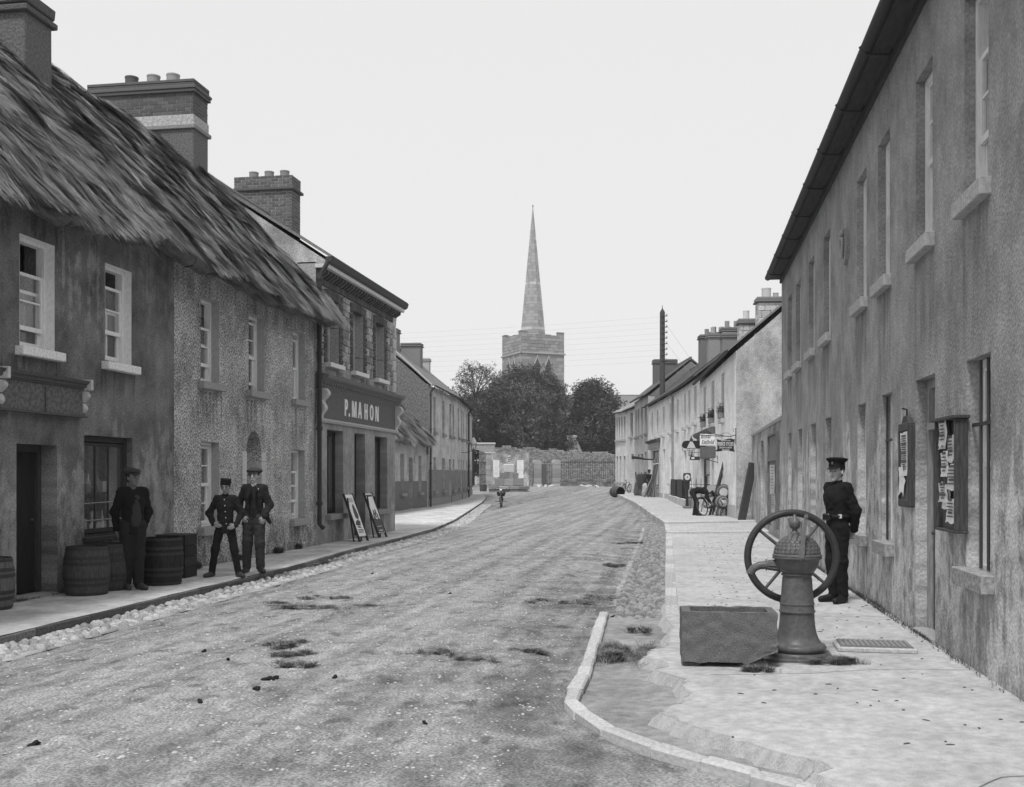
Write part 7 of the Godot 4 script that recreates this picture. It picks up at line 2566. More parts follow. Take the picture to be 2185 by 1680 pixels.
func poster_board(label: String, t: Transform3D, kind: int) -> void:
	var b := thing("poster_board", label, "poster board", t, "poster boards before the shop")
	var tilt := Transform3D(Basis(Vector3.RIGHT, -0.36), Vector3.ZERO)
	var m := MB.new()
	m.cbox(Vector3(0, 0.68, 0), Vector3(0.54, 1.12, 0.03), 0.005, tilt)
	put(b, "board", m, mat(0.10, "wood", 0.5, 0.4, 0.1))
	m = MB.new()
	for sx in [-1.0, 1.0]:
		m.cbox(Vector3(sx * 0.255, 0.62, 0.005), Vector3(0.045, 1.28, 0.05), 0.005, tilt)
	put(b, "frame", m, mat(0.05, "wood", 0.5, 0.4, 0.1))
	m = MB.new()
	for sx in [-1.0, 1.0]:
		m.cbox(Vector3(sx * 0.24, 0.55, -0.10), Vector3(0.035, 1.12, 0.03), 0.004, Transform3D(Basis(Vector3.RIGHT, -0.16), Vector3(0, 0, -0.06)))
	put(b, "prop", m, mat(0.05, "wood", 0.5, 0.4, 0.1))
	m = MB.new()
	m.box(Vector3(0, 0.68, 0.018), Vector3(0.455, 1.10, 0.004), tilt)
	var sh := put(b, "poster", m, mat(0.82, "sand", 0.5, 0.12, 0.0, 0.7))
	# printed picture and lines, as flat shapes of ink
	var ink := MB.new()
	var pale := MB.new()
	var fig := func(mb: MB, pts: Array) -> void:
		mb.prism(pts, 0.0205, 0.0215, tilt)
	if kind == 1:
		for k in 4:
			fig.call(ink, [Vector2(-0.18 + R(0, 0.04), 1.12 - k * 0.03), Vector2(0.16 - R(0, 0.1), 1.12 - k * 0.03), Vector2(0.16, 1.132 - k * 0.03), Vector2(-0.18, 1.132 - k * 0.03)])
		fig.call(ink, [Vector2(-0.05, 0.62), Vector2(0.08, 0.55), Vector2(0.17, 0.66), Vector2(0.14, 0.82), Vector2(0.07, 0.98), Vector2(-0.02, 0.93), Vector2(-0.06, 0.78)])
		fig.call(ink, [Vector2(-0.17, 0.42), Vector2(0.10, 0.40), Vector2(0.16, 0.52), Vector2(0.02, 0.56), Vector2(-0.12, 0.52)])
		fig.call(ink, [Vector2(-0.12, 0.36), Vector2(0.12, 0.34), Vector2(0.05, 0.39), Vector2(-0.1, 0.395)])
		for k in 3:
			fig.call(ink, [Vector2(-0.15, 0.22 + k * 0.035), Vector2(0.16, 0.22 + k * 0.035), Vector2(0.16, 0.24 + k * 0.035), Vector2(-0.15, 0.24 + k * 0.035)])
	else:
		fig.call(ink, [Vector2(-0.22, 0.14), Vector2(0.22, 0.14), Vector2(0.22, 0.50), Vector2(0.12, 0.54), Vector2(0.0, 0.50), Vector2(-0.1, 0.56), Vector2(-0.22, 0.52)])
		for q in [[-0.14, 0.58], [-0.02, 0.62], [0.10, 0.60], [0.05, 0.72], [-0.08, 0.70]]:
			fig.call(ink, [Vector2(q[0] - 0.05, q[1] - 0.06), Vector2(q[0] + 0.04, q[1] - 0.07), Vector2(q[0] + 0.05, q[1] + 0.05), Vector2(q[0] - 0.02, q[1] + 0.08)])
		fig.call(ink, [Vector2(-0.2, 1.14), Vector2(0.2, 1.14), Vector2(0.2, 1.20), Vector2(-0.2, 1.20)])
		pale.prism([Vector2(-0.12, 0.18), Vector2(0.12, 0.18), Vector2(0.12, 0.21), Vector2(-0.12, 0.21)], 0.0225, 0.0235, tilt)
		pale.prism([Vector2(-0.15, 0.30), Vector2(0.15, 0.30), Vector2(0.15, 0.315), Vector2(-0.15, 0.315)], 0.0225, 0.0235, tilt)
		put(sh, "pale_print", pale, mat(0.6, "", 1, 0, 0, 0.7))
	put(sh, "print", ink, mat(0.09, "sand", 0.2, 0.3, 0.0, 0.7))


func pump() -> void:
	var iron := mat(0.11, "sand", 0.4, 0.5, 0.12, 0.34)
	var p := thing("water_pump", "cast iron village pump with a large hand wheel and scaled dome", "pump", at(1.005, 0.12, 9.72))
	var m := MB.new()
	m.cbox(Vector3(0, 0.012, 0), Vector3(0.62, 0.03, 0.6), 0.008)
	put(p, "base_plate", m, iron)
	m = MB.new()
	m.lathe([Vector2(0.262, 0.02), Vector2(0.262, 0.055), Vector2(0.235, 0.06), Vector2(0.235, 0.07), Vector2(0.25, 0.08), Vector2(0.252, 0.105), Vector2(0.238, 0.125), Vector2(0.215, 0.13), Vector2(0.205, 0.145), Vector2(0.185, 0.175), Vector2(0.170, 0.215), Vector2(0.160, 0.26), Vector2(0.152, 0.33), Vector2(0.148, 0.40), Vector2(0.158, 0.405), Vector2(0.158, 0.418), Vector2(0.150, 0.423), Vector2(0.147, 0.47), Vector2(0.152, 0.475), Vector2(0.152, 0.485), Vector2(0.145, 0.49), Vector2(0.137, 0.58), Vector2(0.128, 0.70), Vector2(0.124, 0.725), Vector2(0.138, 0.73), Vector2(0.138, 0.742), Vector2(0.128, 0.748)], 36)
	put(p, "column", m, iron)
	m = MB.new()
	m.lathe([Vector2(0.125, 0.745), Vector2(0.150, 0.765), Vector2(0.172, 0.80), Vector2(0.188, 0.845), Vector2(0.196, 0.872), Vector2(0.212, 0.876), Vector2(0.215, 0.888), Vector2(0.208, 0.895), Vector2(0.214, 0.902), Vector2(0.214, 0.914), Vector2(0.200, 0.92)], 36)
	put(p, "bowl", m, iron)
	m = MB.new()
	var dome := []
	for k in 11:
		var a := k / 10.0 * PI / 2
		dome.append(Vector2(0.197 * cos(a) + 0.002, 0.918 + 0.172 * sin(a)))
	m.lathe(dome, 36)
	var dm := put(p, "dome", m, iron)
	# rows of overlapping cast scales
	m = MB.new()
	for row in 7:
		var a := (0.06 + row * 0.125) * PI / 2
		var rr := 0.199 * cos(a)
		var n := maxi(6, int(TAU * rr / 0.046))
		for i in n:
			var b := TAU * (i + 0.5 * (row % 2)) / n
			var o := Vector3(cos(b) * cos(a), sin(a) * 0.88, sin(b) * cos(a)).normalized()
			var c := Vector3(cos(b) * rr, 0.918 + 0.175 * sin(a), sin(b) * rr)
			var tx := Vector3.UP.cross(o).normalized()
			var ty := o.cross(tx).normalized()
			m.ball(Vector3.ZERO, Vector3(0.024, 0.022, 0.006), 7, Transform3D(Basis(tx, ty, o), c))
	var sc := put(dm, "scales", m, iron)
	sc.set_meta("kind", "stuff")
	m = MB.new()
	m.lathe([Vector2(0.035, 1.08), Vector2(0.04, 1.10), Vector2(0.028, 1.115), Vector2(0.022, 1.135), Vector2(0.038, 1.145), Vector2(0.048, 1.165), Vector2(0.048, 1.185), Vector2(0.05, 1.20), Vector2(0.036, 1.225), Vector2(0.018, 1.24), Vector2(0.012, 1.262), Vector2(0.0, 1.27)], 20, Transform3D(Basis(), Vector3(-0.02, 0, 0)))
	put(p, "finial", m, iron)
	# spout
	m = MB.new()
	m.tube([Vector3(-0.12, 0.815, 0), Vector3(-0.20, 0.815, 0), Vector3(-0.265, 0.815, 0)], [0.056, 0.045, 0.038], 14)
	m.tube([Vector3(-0.262, 0.815, 0), Vector3(-0.272, 0.815, 0)], 0.05, 14)
	m.tube([Vector3(-0.27, 0.815, 0), Vector3(-0.33, 0.81, 0), Vector3(-0.375, 0.785, 0), Vector3(-0.40, 0.75, 0), Vector3(-0.405, 0.735, 0)], [0.037, 0.036, 0.035, 0.036, 0.042], 14)
	put(p, "spout", m, iron)
	for k in 10:
		m = MB.new()
		var a := TAU * k / 10
		m.tube([Vector3(-0.13, 0.815 + sin(a) * 0.055, cos(a) * 0.055), Vector3(-0.255, 0.815 + sin(a) * 0.039, cos(a) * 0.039)], 0.006, 5)
		put(p, "flute", m, iron)
	# hand wheel behind the column
	var c := Vector3(-0.02, 0.875, -0.26)
	var hw := part(p, "hand_wheel", Transform3D(Basis(Vector3.UP, 0.10), c))
	var pts := []
	for i in 64:
		pts.append(Vector3(cos(TAU * i / 64), sin(TAU * i / 64), 0) * 0.398)
	m = MB.new()
	m.tube(pts, 0.033, 12, true)
	put(hw, "rim", m, mat(0.05, "sand", 0.4, 0.35, 0.12, 0.4))
	for k in 4:
		m = MB.new()
		var a := TAU * (k + 0.5) / 4 + 0.1
		m.tube([Vector3.ZERO, Vector3(cos(a), sin(a), 0) * 0.37], [0.018, 0.014], 8)
		put(hw, "spoke", m, iron)
	m = MB.new()
	m.tube([Vector3(0, 0, -0.04), Vector3(0, 0, 0.26)], 0.035, 12)
	put(hw, "axle", m, iron)
	# lever arm in front of the dome
	m = MB.new()
	var t := Transform3D(Basis.from_euler(Vector3(-0.05, 0, -0.125)), Vector3(0.012, 0.905, 0.218))
	m.prism([Vector2(-0.026, 0), Vector2(-0.018, -0.022), Vector2(0, -0.032), Vector2(0.018, -0.022), Vector2(0.026, 0), Vector2(0.013, 0.2), Vector2(0.013, 0.33), Vector2(0.018, 0.35), Vector2(0.010, 0.375), Vector2(-0.010, 0.375), Vector2(-0.018, 0.35), Vector2(-0.013, 0.33), Vector2(-0.014, 0.2)], -0.009, 0.009, t)
	m.tube([t * Vector3(0, 0, -0.02), t * Vector3(0, 0, 0.02)], 0.016, 10)
	m.tube([t * Vector3(0, 0.355, -0.06), t * Vector3(0, 0.355, 0.02)], 0.012, 10)
	put(p, "lever", m, mat(0.15, "sand", 0.3, 0.35, 0.1, 0.4))


func trough() -> void:
	var t := thing("stone_trough", "rough hewn stone trough with a broken corner beside the pump", "trough", at(0.385, 0.16, 9.33, 0.04))
	var nz := noise(FastNoiseLite.TYPE_SIMPLEX, 1.0, 4, 91)
	var m := MB.new()
	var sx := 0.395
	var sz := 0.22
	var h := 0.42
	var bump := func(p: Vector3, k: float) -> Vector3:
		var q := p
		q += Vector3(nz.get_noise_3d(p.x * 6.0, p.y * 6.0, p.z * 6.0 + 9.0), nz.get_noise_3d(p.x * 6.0 + 30.0, p.y * 6.0, p.z * 6.0), nz.get_noise_3d(p.x * 7.0, p.y * 7.0 + 40.0, p.z * 7.0)) * k
		if p.y < 0.16 and p.x > 0.16:
			# corner knocked off
			var d := clampf((p.x - 0.16) / 0.23, 0.0, 1.0) * 0.10
			q.y = maxf(q.y, d * (1.0 - p.y / 0.16) + q.y)
		return q
	var sheet := func(o: Vector3, a: Vector3, b: Vector3, na: int, nb: int, k: float, m: MB) -> void:
		var p := []
		var nn := []
		for j in nb + 1:
			for i in na + 1:
				p.append(bump.call(o + a * (float(i) / na) + b * (float(j) / nb), k))
		var w := na + 1
		var out := a.cross(b).normalized()
		for j in nb + 1:
			for i in w:
				var da: Vector3 = p[j * w + mini(i + 1, na)] - p[j * w + maxi(i - 1, 0)]
				var db: Vector3 = p[mini(j + 1, nb) * w + i] - p[maxi(j - 1, 0) * w + i]
				nn.append(da.cross(db).normalized())
		m.grid(p, nn, w)
	sheet.call(Vector3(-sx, 0, sz), Vector3(2 * sx, 0, 0), Vector3(0, h, 0), 40, 22, 0.014, m)
	sheet.call(Vector3(sx, 0, -sz), Vector3(-2 * sx, 0, 0), Vector3(0, h, 0), 20, 12, 0.014, m)
	sheet.call(Vector3(sx, 0, sz), Vector3(0, 0, -2 * sz), Vector3(0, h, 0), 20, 14, 0.014, m)
	sheet.call(Vector3(-sx, 0, -sz), Vector3(0, 0, 2 * sz), Vector3(0, h, 0), 20, 14, 0.014, m)
	sheet.call(Vector3(-sx, 0, -sz), Vector3(2 * sx, 0, 0), Vector3(0, 0, 2 * sz), 20, 10, 0.014, m)
	var ix := sx - 0.075
	var iz := sz - 0.065
	var rim := MB.new()
	for q in [[Vector3(-sx, h, sz), Vector3(2 * sx, 0, 0), Vector3(0, 0, iz - sz)], [Vector3(-sx, h, -iz), Vector3(2 * sx, 0, 0), Vector3(0, 0, iz - sz)], [Vector3(-sx, h, iz), Vector3(sx - ix, 0, 0), Vector3(0, 0, -2 * iz)], [Vector3(ix, h, iz), Vector3(sx - ix, 0, 0), Vector3(0, 0, -2 * iz)]]:
		sheet.call(q[0], q[1], q[2], 24, 6, 0.009, rim)
	for q in [[Vector3(-ix, 0.1, -iz), Vector3(2 * ix, 0, 0), Vector3(0, h - 0.1, 0)], [Vector3(ix, 0.1, iz), Vector3(-2 * ix, 0, 0), Vector3(0, h - 0.1, 0)], [Vector3(-ix, 0.1, iz), Vector3(0, 0, -2 * iz), Vector3(0, h - 0.1, 0)], [Vector3(ix, 0.1, -iz), Vector3(0, 0, 2 * iz), Vector3(0, h - 0.1, 0)], [Vector3(-ix, 0.1, iz), Vector3(2 * ix, 0, 0), Vector3(0, 0, -2 * iz)]]:
		sheet.call(q[0], q[1], q[2], 12, 6, 0.012, m)
	put(t, "rim", rim, mat(0.14, "rough", 0.3, 0.45, 0.7, 0.9))
	put(t, "basin", m, mat(0.14, "rough", 0.3, 0.45, 0.7, 0.9))
	m = MB.new()
	m.cbox(Vector3(-0.32, -0.055, 0.08), Vector3(0.16, 0.12, 0.2), 0.02, Transform3D.IDENTITY, 0.008, rng)
	put(t, "foot_block", m, mat(0.13, "stone", 0.4, 0.5, 0.8))
	m = MB.new()
	m.cbox(Vector3(0.22, -0.03, -0.02), Vector3(0.2, 0.06, 0.3), 0.015, Transform3D.IDENTITY, 0.008, rng)
	put(t, "foot_block", m, mat(0.2, "stone", 0.4, 0.5, 0.8))


func word(parent: Node, called: String, txt: String, at_: Vector3, height: float, width: float, material: Material, serif := false, slant := 0.0) -> void:
	var f := SystemFont.new()
	f.font_names = PackedStringArray(["Droid Serif" if serif else "Droid Sans"])
	f.font_weight = 700
	f.font_italic = slant > 0.0
	var t := TextMesh.new()
	t.text = txt
	t.font = f
	t.font_size = 48
	t.pixel_size = 0.01
	t.depth = 0.5
	var bb := t.get_aabb()
	var o := put(parent, called, t, material)
	o.transform = Transform3D(Basis(Vector3(width / bb.size.x, 0, 0), Vector3(slant * height / bb.size.y, height / bb.size.y, 0), Vector3(0, 0, 0.012)), at_ - Vector3(bb.get_center().x * width / bb.size.x, bb.get_center().y * height / bb.size.y, 0))


func right_shop_things() -> void:
	var iron := mat(0.025, "", 1, 0, 0, 0.5)
	var yb := gy(41.0) + 0.24
	# wrought bracket with the cycle signs, set out from the gable corner
	var br := thing("sign_bracket", "wrought iron bracket with a D-shaped back fixed at the white shop gable", "bracket", at(1.9, 0, 38.9, 0.10))
	var m := MB.new()
	var pts := [Vector3(-0.02, 3.46, 0)]
	for k in 13:
		var a := PI / 2 - k / 12.0 * PI
		pts.append(Vector3(0.16 + 0.28 * cos(a), 3.18 + 0.27 * sin(a), 0.12))
	pts.append(Vector3(-0.02, 2.90, 0))
	pts[0].z = 0.12
	pts[-1].z = 0.12
	m.tube(pts, 0.024, 8)
	m.tube([Vector3(-0.02, 3.46, 0.12), Vector3(-0.02, 2.90, 0.12)], 0.02, 8)
	m.tube([Vector3(0.43, 3.18, 0.12), Vector3(0.66, 3.18, 0.05)], 0.022, 8)
	put(br, "bow", m, iron)
	m = MB.new()
	m.tube([Vector3(-0.02, 3.22, 0.12), Vector3(-0.2, 3.17, 0.12), Vector3(-0.7, 3.18, 0.12), Vector3(-1.3, 3.22, 0.12)], 0.014, 8)
	put(br, "arm", m, iron)
	for q in [[Vector3(-0.38, 3.18, 0.12), 0.2, PI], [Vector3(-0.07, 3.38, 0.12), 0.055, TAU * 0.8]]:
		m = MB.new()
		var sp := []
		for k in 13:
			var a: float = q[2] * k / 12.0
			sp.append(q[0] + Vector3(cos(a), sin(a) * 0.55 if q[1] > 0.1 else sin(a), 0) * q[1])
		m.tube(sp, 0.007, 6)
		put(br, "scroll", m, iron)
	# dark shaped sign
	var ps := thing("hanging_sign", "dark shaped hanging sign with white cycle agency lettering", "sign", at(1.54, 0, 39.0, 0.10), "signs hung before the white shop")
	m = MB.new()
	var out := []
	for k in 21:
		var f := k / 20.0
		out.append(Vector2(-0.30 + 0.60 * f, 3.07 + 0.028 * sin(f * PI * 2.0 + PI) - 0.02 * absf(f - 0.5) * 0.0))
	out.append_array([Vector2(0.33, 3.09), Vector2(0.31, 2.98), Vector2(0.29, 2.84), Vector2(0.29, 2.72), Vector2(0.32, 2.62)])
	for k in 11:
		var f := k / 10.0
		out.append(Vector2(0.27 - 0.54 * f, 2.63 + 0.03 * sin(f * PI)))
	out.append_array([Vector2(-0.34, 2.64), Vector2(-0.30, 2.72), Vector2(-0.30, 2.86), Vector2(-0.29, 2.98), Vector2(-0.33, 3.09)])
	m.prism(out, -0.015, 0.015)
	put(ps, "board", m, mat(0.035, "wood", 0.3, 0.3, 0.05, 0.6))
	var wt := mat(0.75, "", 1, 0, 0, 0.6)
	word(ps, "lettering", "AGENCY FOR", Vector3(0, 3.022, 0.018), 0.035, 0.34, wt)
	word(ps, "lettering", "PIERCE CYCLES", Vector3(0, 2.905, 0.018), 0.125, 0.55, wt)
	word(ps, "lettering", "IRISH & BEST", Vector3(0, 2.775, 0.018), 0.06, 0.45, wt)
	word(ps, "lettering", "WEXFORD", Vector3(0, 2.685, 0.018), 0.05, 0.26, wt)
	for x in [-0.13, 0.18]:
		m = MB.new()
		m.tube([Vector3(x, 3.08, 0), Vector3(x, 3.19, 0)], 0.008, 6)
		put(ps, "hanger", m, iron)
	# white enamel sign with the dark plate below
	var rs := thing("hanging_sign", "white sign with black script lettering above a dark plate", "sign", at(0.93, 0, 40.6, 0.10), "signs hung before the white shop")
	m = MB.new()
	m.cbox(Vector3(0, 3.115, 0), Vector3(0.56, 0.43, 0.02), 0.004)
	put(rs, "board", m, mat(0.78, "sand", 0.4, 0.08, 0.0, 0.4))
	word(rs, "lettering", "Royal", Vector3(-0.06, 3.21, 0.012), 0.16, 0.36, mat(0.03), true, 0.25)
	word(rs, "lettering", "Enfield", Vector3(0.02, 3.03, 0.012), 0.16, 0.46, mat(0.03), true, 0.25)
	m = MB.new()
	m.cbox(Vector3(0.02, 2.64, 0), Vector3(0.58, 0.44, 0.02), 0.02)
	put(rs, "lower_plate", m, mat(0.12, "pit", 0.5, 0.6, 0.1, 0.6))
	m = MB.new()
	for x in [-0.1, 0.16]:
		m.tube([Vector3(x, 2.86, 0), Vector3(x, 2.90, 0)], 0.008, 6)
	m.tube([Vector3(0.0, 3.33, 0), Vector3(0.6, 3.28, 0.0)], 0.014, 6)
	put(rs, "hanger", m, iron)
	# dark oblong sign behind the lamp
	var os := thing("wall_sign", "dark rounded sign board projecting behind the right bracket lamp", "sign", at(0.42, 0, 46.2, 0.1))
	m = MB.new()
	var ov := []
	for k in 13:
		var a := PI / 2 + PI * k / 12.0
		ov.append(Vector2(-0.26 + 0.17 * cos(a), 3.10 + 0.17 * sin(a)))
	ov.append_array([Vector2(0.5, 2.93), Vector2(0.5, 3.27)])
	m.prism(ov, -0.03, 0.03)
	put(os, "board", m, mat(0.025, "", 1, 0, 0, 0.6))
	m = MB.new()
	m.tube([Vector3(0.45, 3.1, 0), Vector3(1.0, 3.1, 0)], 0.02, 6)
	put(os, "arm", m, iron)
	var ls := thing("wall_sign", "small pale lettered plate hanging under the right bracket lamp", "sign", at(0.52, 0, 45.4, 0.1))
	m = MB.new()
	m.cbox(Vector3(0, 2.50, 0), Vector3(0.42, 0.15, 0.02), 0.004)
	put(ls, "board", m, mat(0.05, "pit", 0.2, 0.4, 0.0, 0.6))
	m = MB.new()
	m.ball(Vector3(-0.08, 2.51, 0.008), Vector3(0.08, 0.045, 0.006), 12)
	put(ls, "emblem", m, wt)
	m = MB.new()
	for x in [-0.15, 0.15]:
		m.tube([Vector3(x, 2.57, 0), Vector3(x, 2.75, 0)], 0.006, 5)
	m.tube([Vector3(-0.2, 2.75, 0), Vector3(0.95, 2.75, 0)], 0.012, 5)
	put(ls, "hanger", m, iron)
	# weighing machine
	var ys := gy(49.0) + 0.24
	var w := thing("weighing_machine", "tall iron weighing machine with a round white dial on the pavement", "weighing machine", at(0.22, ys, 49.0, 0.12))
	m = MB.new()
	m.cbox(Vector3(0, 0.05, 0.03), Vector3(0.34, 0.1, 0.5), 0.02)
	put(w, "platform", m, mat(0.16, "stone", 0.3, 0.4, 0.1, 0.6))
	m = MB.new()
	m.prism([Vector2(-0.07, 0.1), Vector2(0.07, 0.1), Vector2(0.06, 0.25), Vector2(0.055, 0.8), Vector2(0.11, 1.0), Vector2(0.11, 1.22), Vector2(-0.11, 1.22), Vector2(-0.11, 1.0), Vector2(-0.055, 0.8), Vector2(-0.06, 0.25)], -0.14, 0.02)
	put(w, "pillar", m, mat(0.035, "sand", 0.3, 0.3, 0.1, 0.5))
	m = MB.new()
	m.prism([Vector2(-0.13, 1.21), Vector2(0.13, 1.21), Vector2(0.165, 1.26), Vector2(0.165, 1.54), Vector2(0.13, 1.60), Vector2(-0.13, 1.60), Vector2(-0.165, 1.54), Vector2(-0.165, 1.26)], -0.15, 0.04)
	put(w, "case", m, mat(0.05, "sand", 0.3, 0.3, 0.1, 0.5))
	m = MB.new()
	m.lathe([Vector2(0.0, 0), Vector2(0.13, 0), Vector2(0.13, 0.01), Vector2(0.0, 0.01)], 28, Transform3D(Basis(Vector3.RIGHT, PI / 2), Vector3(0, 1.41, 0.04)), false)
	var dl := put(w, "dial", m, mat(0.75, "", 1, 0, 0, 0.5))
	m = MB.new()
	for k in 24:
		var a := TAU * k / 24
		m.box(Vector3(0, 0.105, 0), Vector3(0.008, 0.025, 0.004), Transform3D(Basis(Vector3.BACK, a), Vector3(0, 1.41, 0.053)))
	m.ball(Vector3(0, 1.41, 0.052), Vector3(0.035, 0.05, 0.004), 12)
	put(dl, "markings", m, mat(0.2, "", 1, 0, 0, 0.6))
	# railings on a stone plinth before the recessed house
	var a0 := Vector3(0.12, gy(49.5) + 0.22, -49.6)
	var a1 := Vector3(-0.80, gy(62.5) + 0.22, -62.6)
	var dv := (a1 - a0)
	var rl := thing("railings", "spiked area railings with two dark screens on a stone plinth by the weighing machine", "railing", Transform3D(Basis.looking_at(Vector3(dv.x, 0, dv.z).normalized()), a0))
	var ln := dv.length()
	for k in 9:
		m = MB.new()
		m.cbox(Vector3(0.12, 0.20, -(k + 0.5) * ln / 9.0), Vector3(0.24, 0.40, ln / 9.0 - 0.015), 0.02, Transform3D.IDENTITY, 0.01, rng)
		put(rl, "plinth_stone", m, mat([0.45, 0.52][k % 2], "stone", 0.6, 0.35, 0.4))
	m = MB.new()
	m.cbox(Vector3(0.95, 0.20, -0.12), Vector3(1.4, 0.40, 0.24), 0.02)
	put(rl, "plinth_stone", m, mat(0.5, "stone", 0.6, 0.35, 0.4))
	for k in 66:
		m = MB.new()
		var z := -0.1 - k * 0.195
		m.tube([Vector3(0.12, 0.4, z), Vector3(0.12, 1.2, z), Vector3(0.12, 1.32, z)], [0.012, 0.012, 0.002], 5)
		put(rl, "bar", m, iron)
	for k in 6:
		m = MB.new()
		m.tube([Vector3(0.3 + k * 0.22, 0.4, -0.1), Vector3(0.3 + k * 0.22, 1.3, -0.1), Vector3(0.3 + k * 0.22, 1.42, -0.1)], [0.014, 0.014, 0.003], 5)
		put(rl, "bar", m, iron)
	for y in [0.5, 1.1]:
		m = MB.new()
		m.tube([Vector3(0.12, y, 0), Vector3(0.12, y, -ln)], 0.012, 5)
		m.tube([Vector3(0.12, y, -0.1), Vector3(1.5, y, -0.1)], 0.012, 5)
		put(rl, "rail", m, iron)
	for z in [-4.6, -9.6]:
		m = MB.new()
		m.cbox(Vector3(0.07, 0.86, z), Vector3(0.03, 0.92, 3.6), 0.006)
		put(rl, "screen", m, mat(0.05, "wood", 0.5, 0.4, 0.1))
	# bicycle leaning at the shop, poles and bundle behind it
	bicycle("bicycle leaning on goods outside the white shop, being mended", Transform3D(Basis(Vector3.UP, 0.95) * Basis(Vector3.RIGHT, -0.22), Vector3(1.12, yb, -41.5)))
	var tools := [["long dark shaft leaning at the white shop front", Vector3(1.05, yb, -41.9), Vector3(1.62, yb + 2.05, -42.9), 0.05, 0.05], ["second dark shaft leaning at the white shop front", Vector3(1.16, yb, -42.1), Vector3(1.60, yb + 1.75, -43.1), 0.04, 0.06]]
	for q in tools:
		var tl := thing("leaning_shaft", q[0], "pole", Transform3D.IDENTITY, "poles leaning at the white shop")
		m = MB.new()
		m.tube([q[1], q[1].lerp(q[2], 0.6), q[2]], q[3], 8)
		put(tl, "shaft", m, mat(q[4], "wood", 0.5, 0.4, 0.1))
		m = MB.new()
		var e: Vector3 = q[2]
		m.tube([e, e + Vector3(0.10, 0.2, -0.05), e + Vector3(0.05, 0.42, -0.1)], [0.045, 0.03, 0.01], 7)
		put(tl, "tip", m, mat(0.2, "wood", 0.5, 0.4, 0.1))
	var wp := thing("wire_pane", "pale trapezoid screen standing behind the bent man", "screen", Transform3D(Basis(Vector3.UP, -0.9) * Basis(Vector3.RIGHT, -0.15), Vector3(1.05, yb, -44.6)))
	m = MB.new()
	m.prism([Vector2(-0.45, 0.2), Vector2(0.45, 0.2), Vector2(0.34, 1.15), Vector2(-0.25, 1.15)], -0.01, 0.01)
	put(wp, "sheet", m, mat(0.33, "wood", 0.4, 0.3, 0.05, 0.7))
	m = MB.new()
	m.tube([Vector3(-0.45, 0.0, 0), Vector3(-0.25, 1.15, 0), Vector3(0.34, 1.15, 0), Vector3(0.45, 0.0, 0)], 0.025, 6)
	put(wp, "frame", m, mat(0.08, "wood", 0.4, 0.3, 0.05, 0.7))
	# coils and bundled goods
	var k2 := 0
	for q in [[1.55, 1.0, 41.2, 0.28, "coiled dark bundle hung at the shop corner, upper"], [1.5, 0.62, 41.0, 0.25, "coiled dark bundle at the shop corner, middle"], [1.5, 0.2, 41.1, 0.30, "brushy dark bundle on the ground at the shop corner"]]:
		var g := thing("bundle", q[4], "bundle", at(q[0], yb + q[1] - 0.1, q[2], 0.4 * k2), "bundles at the shop corner")
		for j in 5:
			m = MB.new()
			var ring := []
			for i in 20:
				var a := TAU * i / 20
				ring.append(Vector3(cos(a) * q[3] * (1.0 - 0.09 * j), sin(a) * q[3] * (1.0 - 0.09 * j), -0.08 + j * 0.04 + R(-0.01, 0.01)))
			m.tube(ring, 0.026, 6, true)
			put(g, "coil", m, mat([0.06, 0.12, 0.25][(j + k2) % 3], "wood", 0.3, 0.5, 0.2))
		k2 += 1
	# thick plank leaning on the gable
	var pk := thing("plank", "thick dark plank leaning upright on the shop gable", "plank", Transform3D(Basis(Vector3.UP, 0.35) * Basis(Vector3.BACK, -0.20), Vector3(2.02, 0.20, -37.45)))
	m = MB.new()
	m.cbox(Vector3(0, 1.02, 0), Vector3(0.27, 2.05, 0.12), 0.012, Transform3D.IDENTITY, 0.004, rng)
	put(pk, "timber", m, mat(0.055, "wood", 0.6, 0.5, 0.2, 0.8))
	# goods at the far shop: bound poles, brush sheaf, sacks, second bicycle
	var yf := gy(71.0) + 0.24
	var wd := thing("pole_bundle", "tall bundle of pale poles tied together at the far shop", "pole bundle", at(-1.85, yf, 69.0))
	for k in 34:
		m = MB.new()
		var a := R(0, TAU)
		var rr := sqrt(rng.randf()) * 0.5
		m.tube([Vector3(cos(a) * rr - 0.25, 0, sin(a) * rr * 0.7), Vector3(0.05 + cos(a) * rr * 0.35, 1.2, sin(a) * rr * 0.3), Vector3(0.22 + cos(a) * rr * 0.28, R(1.9, 2.5), sin(a) * rr * 0.25)], 0.022, 5)
		put(wd, "pole", m, mat([0.12, 0.2, 0.3][k % 3], "wood", 0.5, 0.4, 0.1))
	m = MB.new()
	m.tube([Vector3(0.0, 2.1, 0.18), Vector3(0.42, 2.16, 0.1), Vector3(0.40, 2.16, -0.14), Vector3(0.0, 2.1, -0.15)], 0.035, 6, true)
	put(wd, "tie", m, mat(0.5, "wood", 0.3, 0.3, 0.1))
	var sf := thing("brush_sheaf", "sheaf of brushwood standing by the far shop doorway", "sheaf", at(-2.75, yf, 72.6))
	m = MB.new()
	m.lathe([Vector2(0.14, 0.0), Vector2(0.2, 0.3), Vector2(0.15, 0.62), Vector2(0.28, 0.72), Vector2(0.34, 1.15), Vector2(0.36, 1.45), Vector2(0.1, 1.5)], 14)
	put(sf, "core", m, mat(0.10, "pit", 0.4, 0.6, 2.0))
